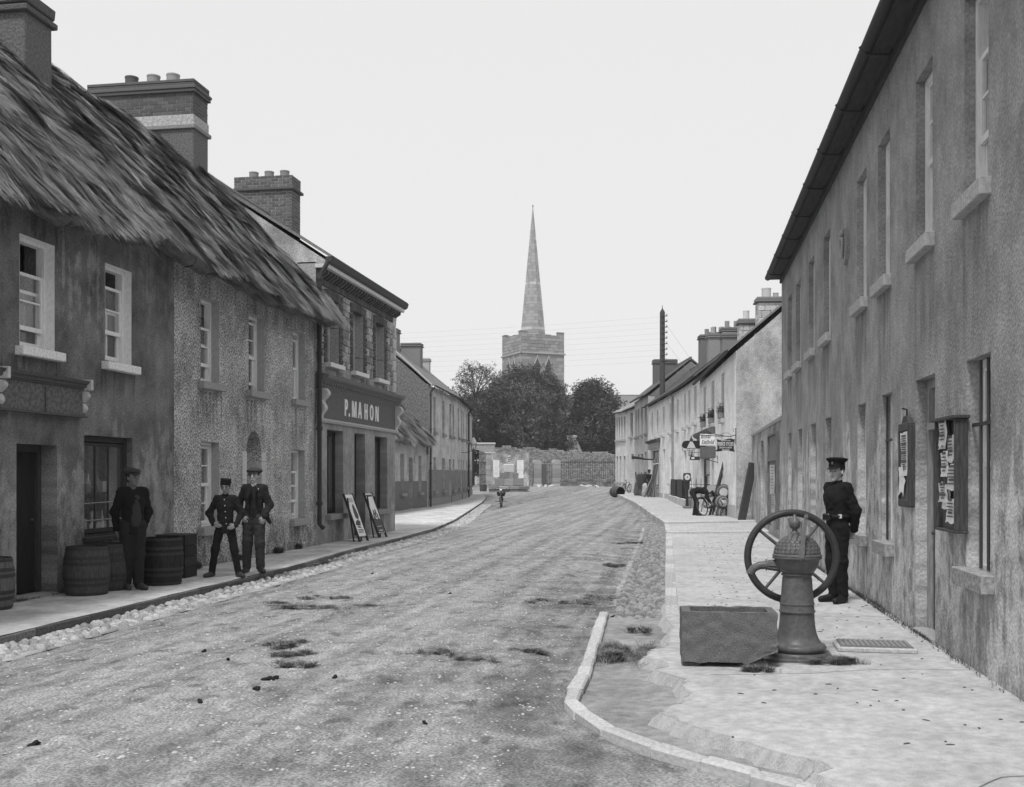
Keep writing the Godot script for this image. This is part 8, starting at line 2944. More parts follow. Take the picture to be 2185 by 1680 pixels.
	for k in 60:
		m = MB.new()
		var a := R(0, TAU)
		m.tube([Vector3(cos(a) * 0.16, 0.55, sin(a) * 0.16), Vector3(cos(a) * 0.27, 0.75, sin(a) * 0.27), Vector3(cos(a) * R(0.34, 0.42), R(1.4, 1.65), sin(a) * R(0.34, 0.42))], 0.012, 4)
		put(sf, "twig", m, mat([0.08, 0.16][k % 2], "wood", 0.3, 0.4, 0.1))
	for q in [[-2.95, 73.6, 0.34, 0.95, 0.10, "dark grey sack standing left of the brushwood sheaf"], [-2.35, 71.4, 0.32, 0.85, 0.42, "pale sack standing beside the brushwood sheaf"]]:
		var sk := thing("sack", q[5], "sack", at(q[0], yf, q[1], R(0, 1)), "sacks at the far shop")
		m = MB.new()
		blob(m, [[Vector3(0, 0.2, 0), Vector3(0, q[3] - 0.25, 0), q[2], q[2] * 0.85], [Vector3(-0.1, q[3] - 0.15, 0), Vector3(0.12, q[3] - 0.05, 0), 0.16, 0.12]], 0.04, 0.1, 0.03, 17)
		put(sk, "cloth", m, mat(q[4], "cloth", 0.5, 0.3, 0.3, 0.9))
	var arm := thing("shop_bracket", "dark club-shaped shop bracket jutting from the far shopfront", "bracket", at(-2.4, 0, 71.8))
	m = MB.new()
	m.tube([Vector3(-0.95, 3.02, 0.3), Vector3(-0.6, 3.0, 0.25), Vector3(0.0, 2.9, 0.1), Vector3(0.75, 2.88, 0)], [0.10, 0.09, 0.05, 0.04], 8)
	put(arm, "arm", m, iron)
	bicycle("pale bicycle propped by the corner house door", Transform3D(Basis(Vector3.UP, 1.2) * Basis(Vector3.RIGHT, 0.12), Vector3(-4.25, gy(81.5) + 0.24, -81.8)))


func lantern(parent: Node, c: Vector3, k: float) -> void:
	# four-sided street lantern, wider at the top; c is the middle of its foot
	var iron := mat(0.05, "", 1, 0, 0, 0.5)
	var t := Transform3D(Basis(Vector3.UP, 0.3).scaled(Vector3.ONE * k), c)
	var fr := MB.new()
	var lo := []
	var hi := []
	for i in 4:
		var a := TAU * (i + 0.5) / 4
		lo.append(Vector3(cos(a) * 0.17, 0.02, sin(a) * 0.17))
		hi.append(Vector3(cos(a) * 0.28, 0.52, sin(a) * 0.28))
	for i in 4:
		fr.tube([t * lo[i], t * hi[i]], 0.014 * k, 6)
		fr.tube([t * lo[i], t * lo[(i + 1) % 4]], 0.018 * k, 6)
		fr.tube([t * hi[i], t * hi[(i + 1) % 4]], 0.018 * k, 6)
	put(parent, "lantern_frame", fr, iron)
	for i in 4:
		var g := MB.new()
		var j := (i + 1) % 4
		g.face([t * lo[i], t * lo[j], t * hi[j], t * hi[i]], t.basis * (lo[i] + lo[j]))
		put(parent, "lantern_pane", g, glass())
	var rf := MB.new()
	for i in 4:
		var j := (i + 1) % 4
		var ap := Vector3(0, 0.98, 0)
		rf.face([t * (hi[i] * Vector3(1.12, 1, 1.12)), t * (hi[j] * Vector3(1.12, 1, 1.12)), t * (hi[j] * Vector3(0.25, 0, 0.25) + ap), t * (hi[i] * Vector3(0.25, 0, 0.25) + ap)], t.basis * (hi[i] + hi[j] + Vector3(0, 0.3, 0)))
	put(parent, "lantern_roof", rf, mat(0.42, "sand", 0.3, 0.2, 0.05, 0.45))
	var cr := MB.new()
	cr.lathe([Vector2(0.08, 0.96), Vector2(0.11, 1.0), Vector2(0.09, 1.06), Vector2(0.10, 1.10), Vector2(0.05, 1.16), Vector2(0.03, 1.22), Vector2(0.05, 1.26), Vector2(0.0, 1.32)], 14, t)
	put(parent, "lantern_crown", cr, iron)
	var bn := MB.new()
	bn.lathe([Vector2(0.05, 0.04), Vector2(0.06, 0.1), Vector2(0.03, 0.16), Vector2(0.025, 0.24)], 10, t)
	put(parent, "burner", bn, iron)


func lamps_and_pole() -> void:
	var iron := mat(0.05, "", 1, 0, 0, 0.5)
	var l := thing("street_lamp", "bracket lantern standing out from the curving left terrace", "street lamp", Transform3D.IDENTITY, "street lamps")
	lantern(l, Vector3(-13.02, 3.40, -66.0), 0.86)
	var m := MB.new()
	m.tube([Vector3(-14.1, 4.16, -66.6), Vector3(-13.3, 4.02, -66.05)], 0.018, 6)
	m.tube([Vector3(-14.1, 3.3, -66.6), Vector3(-13.6, 3.25, -66.2), Vector3(-13.05, 3.40, -66.0)], 0.02, 6)
	put(l, "bracket", m, iron)
	l = thing("street_lamp", "bracket lantern in front of the white shop fascia", "street lamp", Transform3D.IDENTITY, "street lamps")
	lantern(l, Vector3(0.36, 2.56, -44.0), 0.64)
	m = MB.new()
	m.tube([Vector3(1.5, 2.9, -44.6), Vector3(0.9, 2.45, -44.2), Vector3(0.36, 2.56, -44.0)], 0.018, 6)
	m.tube([Vector3(1.5, 2.3, -44.6), Vector3(0.9, 2.45, -44.2)], 0.016, 6)
	put(l, "bracket", m, iron)
	# telegraph pole behind the right row
	var p := thing("telegraph_pole", "tall telegraph pole with a ladder of short arms above the right row", "telegraph pole", at(-1.28, 0.2, 70.0))
	m = MB.new()
	m.tube([Vector3(0, 0, 0), Vector3(0, 12.25, 0), Vector3(0, 12.45, 0)], [0.19, 0.165, 0.05], 12)
	put(p, "pole", m, mat(0.07, "wood", 0.8, 0.4, 0.2))
	m = MB.new()
	m.tube([Vector3(0, 12.4, 0), Vector3(0, 12.7, 0)], [0.04, 0.015], 6)
	put(p, "finial", m, iron)
	for k in 9:
		var y := 11.95 - k * 0.36
		m = MB.new()
		m.tube([Vector3(-0.05, y, 0.2), Vector3(0.33, y + 0.02, 0.2)], 0.03, 6)
		var a := put(p, "arm", m, mat(0.06, "wood", 0.5, 0.4, 0.1))
		m = MB.new()
		m.lathe([Vector2(0.03, 0), Vector2(0.055, 0.03), Vector2(0.04, 0.07), Vector2(0.05, 0.1), Vector2(0.02, 0.13)], 10, Transform3D(Basis(), Vector3(0.28, y + 0.03, 0.2)))
		put(a, "insulator", m, mat(0.4, "", 1, 0, 0, 0.3))
	# wires over the square, and two stays
	for k in 9:
		var y := 12.15 - k * 0.36
		var w := thing("telegraph_wire", ["topmost", "second", "third", "fourth", "fifth", "sixth", "seventh", "eighth", "lowest"][k] + " telegraph wire crossing the sky left of the pole", "wire", Transform3D.IDENTITY, "telegraph wires")
		m = MB.new()
		var pts := []
		for i in 17:
			var f := i / 16.0
			pts.append(Vector3(lerpf(-1.28, -34.0, f), lerpf(y, y + 0.5, f) - 0.5 * 4.0 * f * (1 - f) * 0.4, lerpf(-70.0, -80.0, f)))
		m.tube(pts, 0.004, 4)
		put(w, "strand", m, mat(0.35, "", 1, 0, 0, 0.5))
	for k in 2:
		var w := thing("stay_wire", ["upper", "lower"][k] + " stay wire slanting down right from the telegraph pole", "wire", Transform3D.IDENTITY, "stay wires")
		m = MB.new()
		m.tube([Vector3(-1.0, 11.6 - k * 1.2, -70), Vector3(1.2 - k * 0.6, 8.0, -67.0)], 0.008, 4)
		put(w, "strand", m, mat(0.22, "", 1, 0, 0, 0.5))


# ---------- people ----------
func blob(m: MB, bones: Array, cell: float, k: float, wrinkle := 0.0, sd := 1, cut := -9.0) -> void:
	# tapered capsules [a, b, ra, rb, squash] joined by a smooth minimum and meshed as surface nets
	var lo := Vector3.ONE * 99.0
	var hi := -lo
	for b in bones:
		var r: float = maxf(b[2], b[3]) * 1.15 + k + cell * 2.0
		for e in [b[0], b[1]]:
			lo = lo.min(e - Vector3.ONE * r)
			hi = hi.max(e + Vector3.ONE * r)
	var nx := int((hi.x - lo.x) / cell) + 2
	var ny := int((hi.y - lo.y) / cell) + 2
	var nz := int((hi.z - lo.z) / cell) + 2
	var f := PackedFloat32Array()
	f.resize(nx * ny * nz)
	f.fill(9.0)
	for b in bones:
		var sc: Vector3 = b[4] if b.size() > 4 else Vector3.ONE
		var a: Vector3 = b[0]
		var ba: Vector3 = (b[1] - a) / sc
		var bb := maxf(ba.length_squared(), 1e-9)
		var ra: float = b[2]
		var dr: float = b[3] - b[2]
		var r: float = maxf(ra, b[3]) * maxf(1.0, maxf(sc.x, maxf(sc.y, sc.z))) + k + cell * 1.5
		var c0 := (a.min(b[1]) - Vector3.ONE * r - lo) / cell
		var c1 := (a.max(b[1]) + Vector3.ONE * r - lo) / cell
		var ms := minf(sc.x, minf(sc.y, sc.z))
		for z in range(maxi(0, int(c0.z)), mini(nz, int(c1.z) + 2)):
			for y in range(maxi(0, int(c0.y)), mini(ny, int(c1.y) + 2)):
				var row := (z * ny + y) * nx
				for x in range(maxi(0, int(c0.x)), mini(nx, int(c1.x) + 2)):
					var pa := (lo + Vector3(x, y, z) * cell - a) / sc
					var h := clampf(pa.dot(ba) / bb, 0.0, 1.0)
					var d := ((pa - ba * h).length() - ra - dr * h) * ms
					var g := f[row + x]
					if d > g + k:
						continue
					if g > d + k:
						f[row + x] = d
					else:
						var q := 0.5 + 0.5 * (g - d) / k
						f[row + x] = g + (d - g) * q - k * q * (1.0 - q)
	if cut > -9.0:
		for z in nz:
			for y in ny:
				var e := cut - (lo.y + y * cell)
				if e > -cell:
					for x in nx:
						f[(z * ny + y) * nx + x] = maxf(f[(z * ny + y) * nx + x], e)
	var nzz := noise(FastNoiseLite.TYPE_SIMPLEX, 1.0, 2, sd)
	var id := PackedInt32Array()
	id.resize(nx * ny * nz)
	id.fill(-1)
	var sx := 1
	var sy := nx
	var sz := nx * ny
	var offs := [0, sx, sy, sx + sy, sz, sx + sz, sy + sz, sx + sy + sz]
	var pos := [Vector3(0, 0, 0), Vector3(1, 0, 0), Vector3(0, 1, 0), Vector3(1, 1, 0), Vector3(0, 0, 1), Vector3(1, 0, 1), Vector3(0, 1, 1), Vector3(1, 1, 1)]
	var edges := [[0, 1], [2, 3], [4, 5], [6, 7], [0, 2], [1, 3], [4, 6], [5, 7], [0, 4], [1, 5], [2, 6], [3, 7]]
	var near := cell * 2.0
	for z in nz - 1:
		for y in ny - 1:
			var row := (z * ny + y) * nx
			for x in nx - 1:
				var i := row + x
				var v0 := f[i]
				if v0 > near or v0 < -near:
					continue
				var inside := 0
				for o in offs:
					if f[i + o] < 0.0:
						inside += 1
				if inside == 0 or inside == 8:
					continue
				var p := Vector3.ZERO
				var cnt := 0
				for e in edges:
					var fa := f[i + offs[e[0]]]
					var fb := f[i + offs[e[1]]]
					if (fa < 0.0) != (fb < 0.0):
						p += pos[e[0]].lerp(pos[e[1]], fa / (fa - fb))
						cnt += 1
				p /= cnt
				var n := Vector3(f[i + 1] + f[i + sx + sy] + f[i + sx + sz] + f[i + sx + sy + sz] - f[i] - f[i + sy] - f[i + sz] - f[i + sy + sz], f[i + sy] + f[i + sx + sy] + f[i + sy + sz] + f[i + sx + sy + sz] - f[i] - f[i + sx] - f[i + sz] - f[i + sx + sz], f[i + sz] + f[i + sx + sz] + f[i + sy + sz] + f[i + sx + sy + sz] - f[i] - f[i + sx] - f[i + sy] - f[i + sx + sy]).normalized()
				var w := lo + (Vector3(x, y, z) + p) * cell
				if wrinkle > 0.0:
					var q := nzz.get_noise_3d(w.x * 9.0, w.y * 11.0, w.z * 9.0)
					w += n * wrinkle * q
					var g2 := Vector3(0, nzz.get_noise_3d(w.x * 9.0, (w.y + 0.02) * 11.0, w.z * 9.0) - q, 0)
					n = (n - g2 * wrinkle / 0.02).normalized()
				id[i] = m.v.size()
				m.v.append(w)
				m.n.append(n)
	for z in range(1, nz - 1):
		for y in range(1, ny - 1):
			var row := (z * ny + y) * nx
			for x in range(1, nx - 1):
				var i := row + x
				if id[i] < 0:
					continue
				var a := f[i] < 0.0
				for ax in 3:
					var s1: int = [sx, sy, sz][ax]
					if a == (f[i + s1] < 0.0):
						continue
					var u: int = [sy, sz, sx][ax]
					var w: int = [sz, sx, sy][ax]
					var q0 := id[i]
					var q1 := id[i - u]
					var q2 := id[i - u - w]
					var q3 := id[i - w]
					if q0 < 0 or q1 < 0 or q2 < 0 or q3 < 0:
						continue
					if a:
						m.ix.append_array([q0, q2, q1, q0, q3, q2])
					else:
						m.ix.append_array([q0, q1, q2, q0, q2, q3])


func hand(wrist: Vector3, dir: Vector3, palm: Vector3, side: float, curl: float) -> Array:
	# palm and five fingers; dir points along the hand, palm is the way the palm faces
	var d := dir.normalized()
	var pn := (palm - d * palm.dot(d)).normalized()
	var across := d.cross(pn).normalized() * side
	var b := [[wrist, wrist + d * 0.03, 0.026, 0.026], [wrist + d * 0.03 - across * 0.022, wrist + d * 0.085 - across * 0.026, 0.017, 0.016], [wrist + d * 0.03, wrist + d * 0.09, 0.018, 0.016], [wrist + d * 0.03 + across * 0.022, wrist + d * 0.085 + across * 0.028, 0.017, 0.015]]
	var lens := [0.075, 0.088, 0.082, 0.062]
	for k in 4:
		var o := wrist + d * (0.088 - 0.004 * absf(k - 1.3)) + across * (k - 1.5) * 0.0195
		var e := (d * cos(curl) + pn * sin(curl)).normalized()
		var e2 := (d * cos(curl * 2.1) + pn * sin(curl * 2.1)).normalized()
		var mid: Vector3 = o + e * lens[k] * 0.5
		b.append([o, mid, 0.0092, 0.0088])
		b.append([mid, mid + e2 * lens[k] * 0.5, 0.0088, 0.0075])
	var th := wrist + d * 0.03 - across * 0.03
	var t2 := th + (d * 0.75 - across * 0.6 + pn * 0.25).normalized() * 0.042
	b.append([th, t2, 0.0125, 0.0105])
	b.append([t2, t2 + (d * 0.95 - across * 0.15 + pn * 0.3).normalized() * 0.034, 0.0102, 0.0085])
	return b


func person(label: String, t: Transform3D, size: float, o: Dictionary) -> Node3D:
	# o: joints that differ from a man standing straight, tones and dress
	var p := thing("person", label, "person", t.scaled_local(Vector3.ONE * size), "people in the street")
	var J := {"hipL": Vector3(0.09, 0.92, 0), "hipR": Vector3(-0.09, 0.92, 0), "kneeL": Vector3(0.11, 0.50, 0.02), "kneeR": Vector3(-0.11, 0.50, 0.02), "ankL": Vector3(0.12, 0.09, -0.03), "ankR": Vector3(-0.12, 0.09, -0.03),
		"toeL": Vector3(0.15, 0.035, 0.14), "toeR": Vector3(-0.15, 0.035, 0.14), "pelvis": Vector3(0, 0.95, 0), "waist": Vector3(0, 1.08, 0), "chest": Vector3(0, 1.29, 0.0), "neck": Vector3(0, 1.47, -0.015),
		"shL": Vector3(0.150, 1.41, -0.01), "shR": Vector3(-0.150, 1.41, -0.01), "elL": Vector3(0.27, 1.14, -0.03), "elR": Vector3(-0.27, 1.14, -0.03), "wrL": Vector3(0.25, 0.90, 0.04), "wrR": Vector3(-0.25, 0.90, 0.04), "head": Vector3(0, 1.605, 0.015)}
	for k in o.get("J", {}):
		J[k] = o.J[k]
	var fl: Vector3 = o.get("flat", Vector3(1.0, 1.0, 0.72))
	var ct: float = o.get("coat", 0.02)
	var cell: float = o.get("cell", 0.015)
	var head: Vector3 = J.head
	var hb := Basis.from_euler(o.get("head_turn", Vector3.ZERO))
	var H := func(v: Vector3) -> Vector3: return head + hb * v
	# body: one skin; trunk and limbs lie just inside the clothes
	var body := MB.new()
	blob(body, [[J.pelvis, J.waist, 0.11, 0.10, fl], [J.waist, J.chest, 0.10, 0.12, fl], [J.chest, J.neck, 0.11, 0.05, fl], [J.shL, J.shR, 0.055, 0.055],
		[J.shL, J.elL, 0.045, 0.036], [J.elL, J.wrL, 0.036, 0.025], [J.shR, J.elR, 0.045, 0.036], [J.elR, J.wrR, 0.036, 0.025],
		[J.hipL, J.kneeL, 0.068, 0.048], [J.kneeL, J.ankL, 0.046, 0.033], [J.hipR, J.kneeR, 0.068, 0.048], [J.kneeR, J.ankR, 0.046, 0.033], [J.ankL, J.toeL, 0.032, 0.02], [J.ankR, J.toeR, 0.032, 0.02]], 0.02, 0.03)
	var nk: Vector3 = J.neck
	blob(body, [[nk - Vector3(0, 0.03, 0), H.call(Vector3(0, -0.06, -0.015)), 0.056, 0.05], [H.call(Vector3(0, 0.035, -0.015)), H.call(Vector3(0, 0.045, -0.025)), 0.088, 0.088, Vector3(0.88, 1.0, 1.05)], [H.call(Vector3(0, -0.02, 0.02)), H.call(Vector3(0, -0.065, 0.035)), 0.066, 0.045],
		[H.call(Vector3(0, -0.095, 0.062)), H.call(Vector3(0, -0.095, 0.065)), 0.022, 0.02], [H.call(Vector3(0, 0.025, 0.088)), H.call(Vector3(0, -0.018, 0.108)), 0.010, 0.014], [H.call(Vector3(-0.032, 0.034, 0.078)), H.call(Vector3(0.032, 0.034, 0.078)), 0.011, 0.011], [H.call(Vector3(-0.02, -0.058, 0.083)), H.call(Vector3(0.02, -0.058, 0.083)), 0.008, 0.008],
		[H.call(Vector3(0.078, 0.015, -0.01)), H.call(Vector3(0.084, -0.02, -0.005)), 0.014, 0.010], [H.call(Vector3(-0.078, 0.015, -0.01)), H.call(Vector3(-0.084, -0.02, -0.005)), 0.014, 0.010]], 0.008, 0.018)
	for sd in ["L", "R"]:
		if o.has("hand" + sd):
			var q: Array = o["hand" + sd]
			var wr: Vector3 = J["wr" + sd]
			blob(body, hand(wr, q[0], q[1], 1.0 if sd == "L" else -1.0, q[2]), 0.007, 0.010)
	put(p, "body", body, mat(o.get("skin", 0.26), "sand", 0.3, 0.15, 0.03, 0.6, true))
	var ey := MB.new()
	for sx in [-1.0, 1.0]:
		ey.ball(H.call(Vector3(sx * 0.031, 0.012, 0.080)), Vector3(0.0125, 0.0085, 0.010), 8)
	put(p, "eyes", ey, mat(0.03, "", 1, 0, 0, 0.3))
	var br := MB.new()
	for sx in [-1.0, 1.0]:
		br.tube([H.call(Vector3(sx * 0.014, 0.036, 0.094)), H.call(Vector3(sx * 0.034, 0.041, 0.088)), H.call(Vector3(sx * 0.05, 0.034, 0.076))], 0.005, 5)
	br.tube([H.call(Vector3(-0.02, -0.058, 0.0905)), H.call(Vector3(0, -0.056, 0.0925)), H.call(Vector3(0.02, -0.058, 0.0905))], 0.0028, 5)
	put(p, "brows", br, mat(0.04, "", 1, 0, 0, 0.8))
	# hair
	var hr := MB.new()
	blob(hr, [[H.call(Vector3(0, 0.05, -0.03)), H.call(Vector3(0, 0.06, -0.035)), 0.092, 0.092, Vector3(0.9, 1.0, 1.0)], [H.call(Vector3(0, -0.02, -0.07)), H.call(Vector3(0, 0.03, -0.06)), 0.05, 0.05], [H.call(Vector3(0.078, 0.03, 0.01)), H.call(Vector3(0.078, 0.05, 0.0)), 0.014, 0.016], [H.call(Vector3(-0.078, 0.03, 0.01)), H.call(Vector3(-0.078, 0.05, 0.0)), 0.014, 0.016]], 0.012, 0.02, 0.003, 5)
	put(p, "hair", hr, mat(o.get("hair", 0.03), "cloth", 0.1, 0.4, 0.1, 0.8, true))
	# coat
	var hem: Vector3 = o.get("hem", J.pelvis + Vector3(0, -0.10, 0))
	var coat := MB.new()
	var bulk: float = o.get("bulk", 1.0)
	blob(coat, [[hem, J.waist, 0.150 * bulk, 0.135 * bulk, fl], [J.waist, J.chest, 0.135 * bulk, 0.158 * bulk, fl], [J.chest, J.neck + Vector3(0, -0.04, 0), 0.15 * bulk, 0.07, fl], [J.shL, J.shR, 0.062, 0.062], [J.shL, J.elL, 0.066, 0.060], [J.elL, J.wrL, 0.060, 0.047], [J.shR, J.elR, 0.066, 0.060], [J.elR, J.wrR, 0.060, 0.047]] + o.get("coat_more", []), cell, 0.045, 0.010, 31, o.get("cut", hem.y - 0.06))
	put(p, "coat", coat, mat(ct, "cloth", 0.25, 0.5, 0.25, 0.95, true))
	if o.has("collar"):
		var cl := MB.new()
		cl.lathe([Vector2(0.063, 0.0), Vector2(0.060, 0.045), Vector2(0.053, 0.045)], 18, Transform3D(Basis.from_euler(Vector3(0.15, 0, 0)), J.neck + Vector3(0, -0.005, 0.012)), false)
		put(p, "collar", cl, mat(ct * 0.8, "cloth", 0.25, 0.5, 0.2, 0.95, true))
	# trousers
	var tr := MB.new()
	var wide: float = o.get("wide", 1.0)
	blob(tr, [[J.pelvis + Vector3(0, -0.03, 0), J.pelvis + Vector3(0, 0.05, 0), 0.125, 0.115, fl], [J.hipL, J.kneeL, 0.092 * wide, 0.074 * wide], [J.kneeL, J.ankL + Vector3(0, 0.015, 0.01), 0.074 * wide, 0.065 * wide], [J.hipR, J.kneeR, 0.092 * wide, 0.074 * wide], [J.kneeR, J.ankR + Vector3(0, 0.015, 0.01), 0.074 * wide, 0.065 * wide]], cell, 0.045, 0.008, 41)
	put(p, "trousers", tr, mat(o.get("legs", 0.022), "cloth", 0.25, 0.45, 0.25, 0.95, true))
	for sd in ["L", "R"]:
		var bt := MB.new()
		var an: Vector3 = J["ank" + sd]
		var to: Vector3 = J["toe" + sd]
		var fw := (to - an) * Vector3(1, 0, 1)
		blob(bt, [[an + Vector3(0, 0.03, 0), an + Vector3(0, -0.03, 0), 0.048, 0.046], [an + Vector3(0, -0.045, 0) - fw * 0.15, to + Vector3(0, 0.002, 0), 0.042, 0.036, Vector3(1, 0.95, 1)], [an + Vector3(0, -0.02, 0) + fw * 0.2, to + Vector3(0, 0.0, 0), 0.045, 0.034]], 0.011, 0.02, 0.003, 7)
		put(p, "boot", bt, mat(o.get("boots", 0.03), "sand", 0.2, 0.4, 0.1, 0.45, true))
	# open front: waistcoat and shirt between the lapels
	if o.has("shirt"):
		var sh := MB.new()
		var ch: Vector3 = J.chest
		blob(sh, [[nk + Vector3(0, -0.02, 0.035), ch + Vector3(0, 0.05, 0.078), 0.032, 0.024], [nk + Vector3(0, 0.0, 0.03), nk + Vector3(0, 0.005, 0.035), 0.045, 0.045]], 0.009, 0.02)
		put(p, "shirt", sh, mat(o.shirt, "cloth", 0.2, 0.15, 0.1, 0.9, true))
	if o.has("vest"):
		var vs := MB.new()
		var q: Array = o.vest
		blob(vs, [[J.waist + q[1], J.chest + q[2], q[3], q[4], Vector3(1, 1, 0.6)], [J.waist + q[1], J.waist + q[1] + Vector3(0, -0.09, 0.0), q[3], q[3] * 0.95, Vector3(1, 1, 0.6)]], 0.011, 0.03, 0.003, 13)
		put(p, "waistcoat", vs, mat(q[0], "cloth", 0.2, 0.4, 0.2, 0.9, true))
	if o.has("buttons"):
		var q: Array = o.buttons
		for k in q[0]:
			var bt := MB.new()
			var f: float = k / maxf(q[0] - 1, 1)
			bt.ball(q[1].lerp(q[2], f), Vector3(0.011, 0.011, 0.006), 8)
			put(p, "button", bt, mat(0.6, "", 1, 0, 0, 0.25))
	cap(p, o.get("cap", "flat"), head, hb, o)
	return p


func cap(p: Node, kind: String, head: Vector3, hb: Basis, o: Dictionary) -> void:
	var c := part(p, "cap", Transform3D(hb * Basis.from_euler(o.get("cap_tilt", Vector3.ZERO)), head + hb * Vector3(0, 0.075, -0.012)))
	var dk := mat(o.get("cap_tone", 0.02), "cloth", 0.2, 0.5, 0.15, 0.9, true)
	var m := MB.new()
	if kind == "pillbox":
		m.lathe([Vector2(0.094, -0.02), Vector2(0.097, 0.0), Vector2(0.098, 0.075), Vector2(0.093, 0.085), Vector2(0.0, 0.088)], 24, Transform3D(Basis().scaled(Vector3(0.95, 1, 1.06)), Vector3.ZERO))
		put(c, "crown", m, dk)
		m = MB.new()
		m.lathe([Vector2(0.098, 0.0), Vector2(0.100, 0.006), Vector2(0.100, 0.022), Vector2(0.098, 0.028)], 24, Transform3D(Basis().scaled(Vector3(0.95, 1, 1.06)), Vector3.ZERO), false)
		put(c, "band", m, mat(0.012, "", 1, 0, 0, 0.6))
	elif kind == "peaked":
		m.lathe([Vector2(0.094, -0.015), Vector2(0.094, 0.035), Vector2(0.10, 0.045), Vector2(0.128, 0.075), Vector2(0.133, 0.083), Vector2(0.128, 0.092), Vector2(0.09, 0.104), Vector2(0.0, 0.106)], 28, Transform3D(Basis.from_euler(Vector3(-0.06, 0, 0)).scaled(Vector3(0.98, 1, 1.06)), Vector3.ZERO))
		put(c, "crown", m, dk)
		m = MB.new()
		m.lathe([Vector2(0.096, -0.012), Vector2(0.097, 0.0), Vector2(0.097, 0.026), Vector2(0.096, 0.03)], 28, Transform3D(Basis().scaled(Vector3(0.98, 1, 1.06)), Vector3.ZERO), false)
		put(c, "band", m, mat(0.012, "", 1, 0, 0, 0.5))
		m = MB.new()
		var pts := []
		var nn := []
		for r in 2:
			for i in 11:
				var a := PI * (0.12 + 0.76 * i / 10.0)
				var rr := 0.094 if r == 0 else 0.094 + 0.055 * sin(PI * i / 10.0)
				pts.append(Vector3(cos(a) * rr * 0.98, -0.012 - 0.035 * r * sin(PI * i / 10.0), sin(a) * rr * 1.06))
				nn.append(Vector3(0, 0.9, 0.5).normalized())
		m.grid(pts, nn, 11)
		put(c, "visor", m, mat(0.02, "", 1, 0, 0, 0.12))
		m = MB.new()
		m.ball(Vector3(0, 0.035, 0.104), Vector3(0.014, 0.02, 0.008), 8)
		put(c, "badge", m, mat(0.15, "", 1, 0, 0, 0.3))
	elif kind == "hat":
		m.lathe([Vector2(0.16, -0.005), Vector2(0.165, 0.0), Vector2(0.105, 0.012), Vector2(0.098, 0.02), Vector2(0.094, 0.09), Vector2(0.07, 0.11), Vector2(0.0, 0.105)], 22)
		put(c, "crown", m, dk)
	else:
		blob(m, [[Vector3(0, 0.030, -0.03), Vector3(0, 0.022, 0.045), 0.105, 0.085, Vector3(1.05, 0.48, 1.0)], [Vector3(-0.06, 0.02, -0.02), Vector3(0.06, 0.02, -0.02), 0.075, 0.075, Vector3(1.0, 0.55, 1.0)]], 0.009, 0.02, 0.004, 3)
		put(c, "crown", m, dk)
		m = MB.new()
		blob(m, [[Vector3(-0.05, -0.012, 0.085), Vector3(0.05, -0.012, 0.085), 0.036, 0.036, Vector3(1.0, 0.22, 1.2)]], 0.007, 0.01)
		put(c, "visor", m, dk)


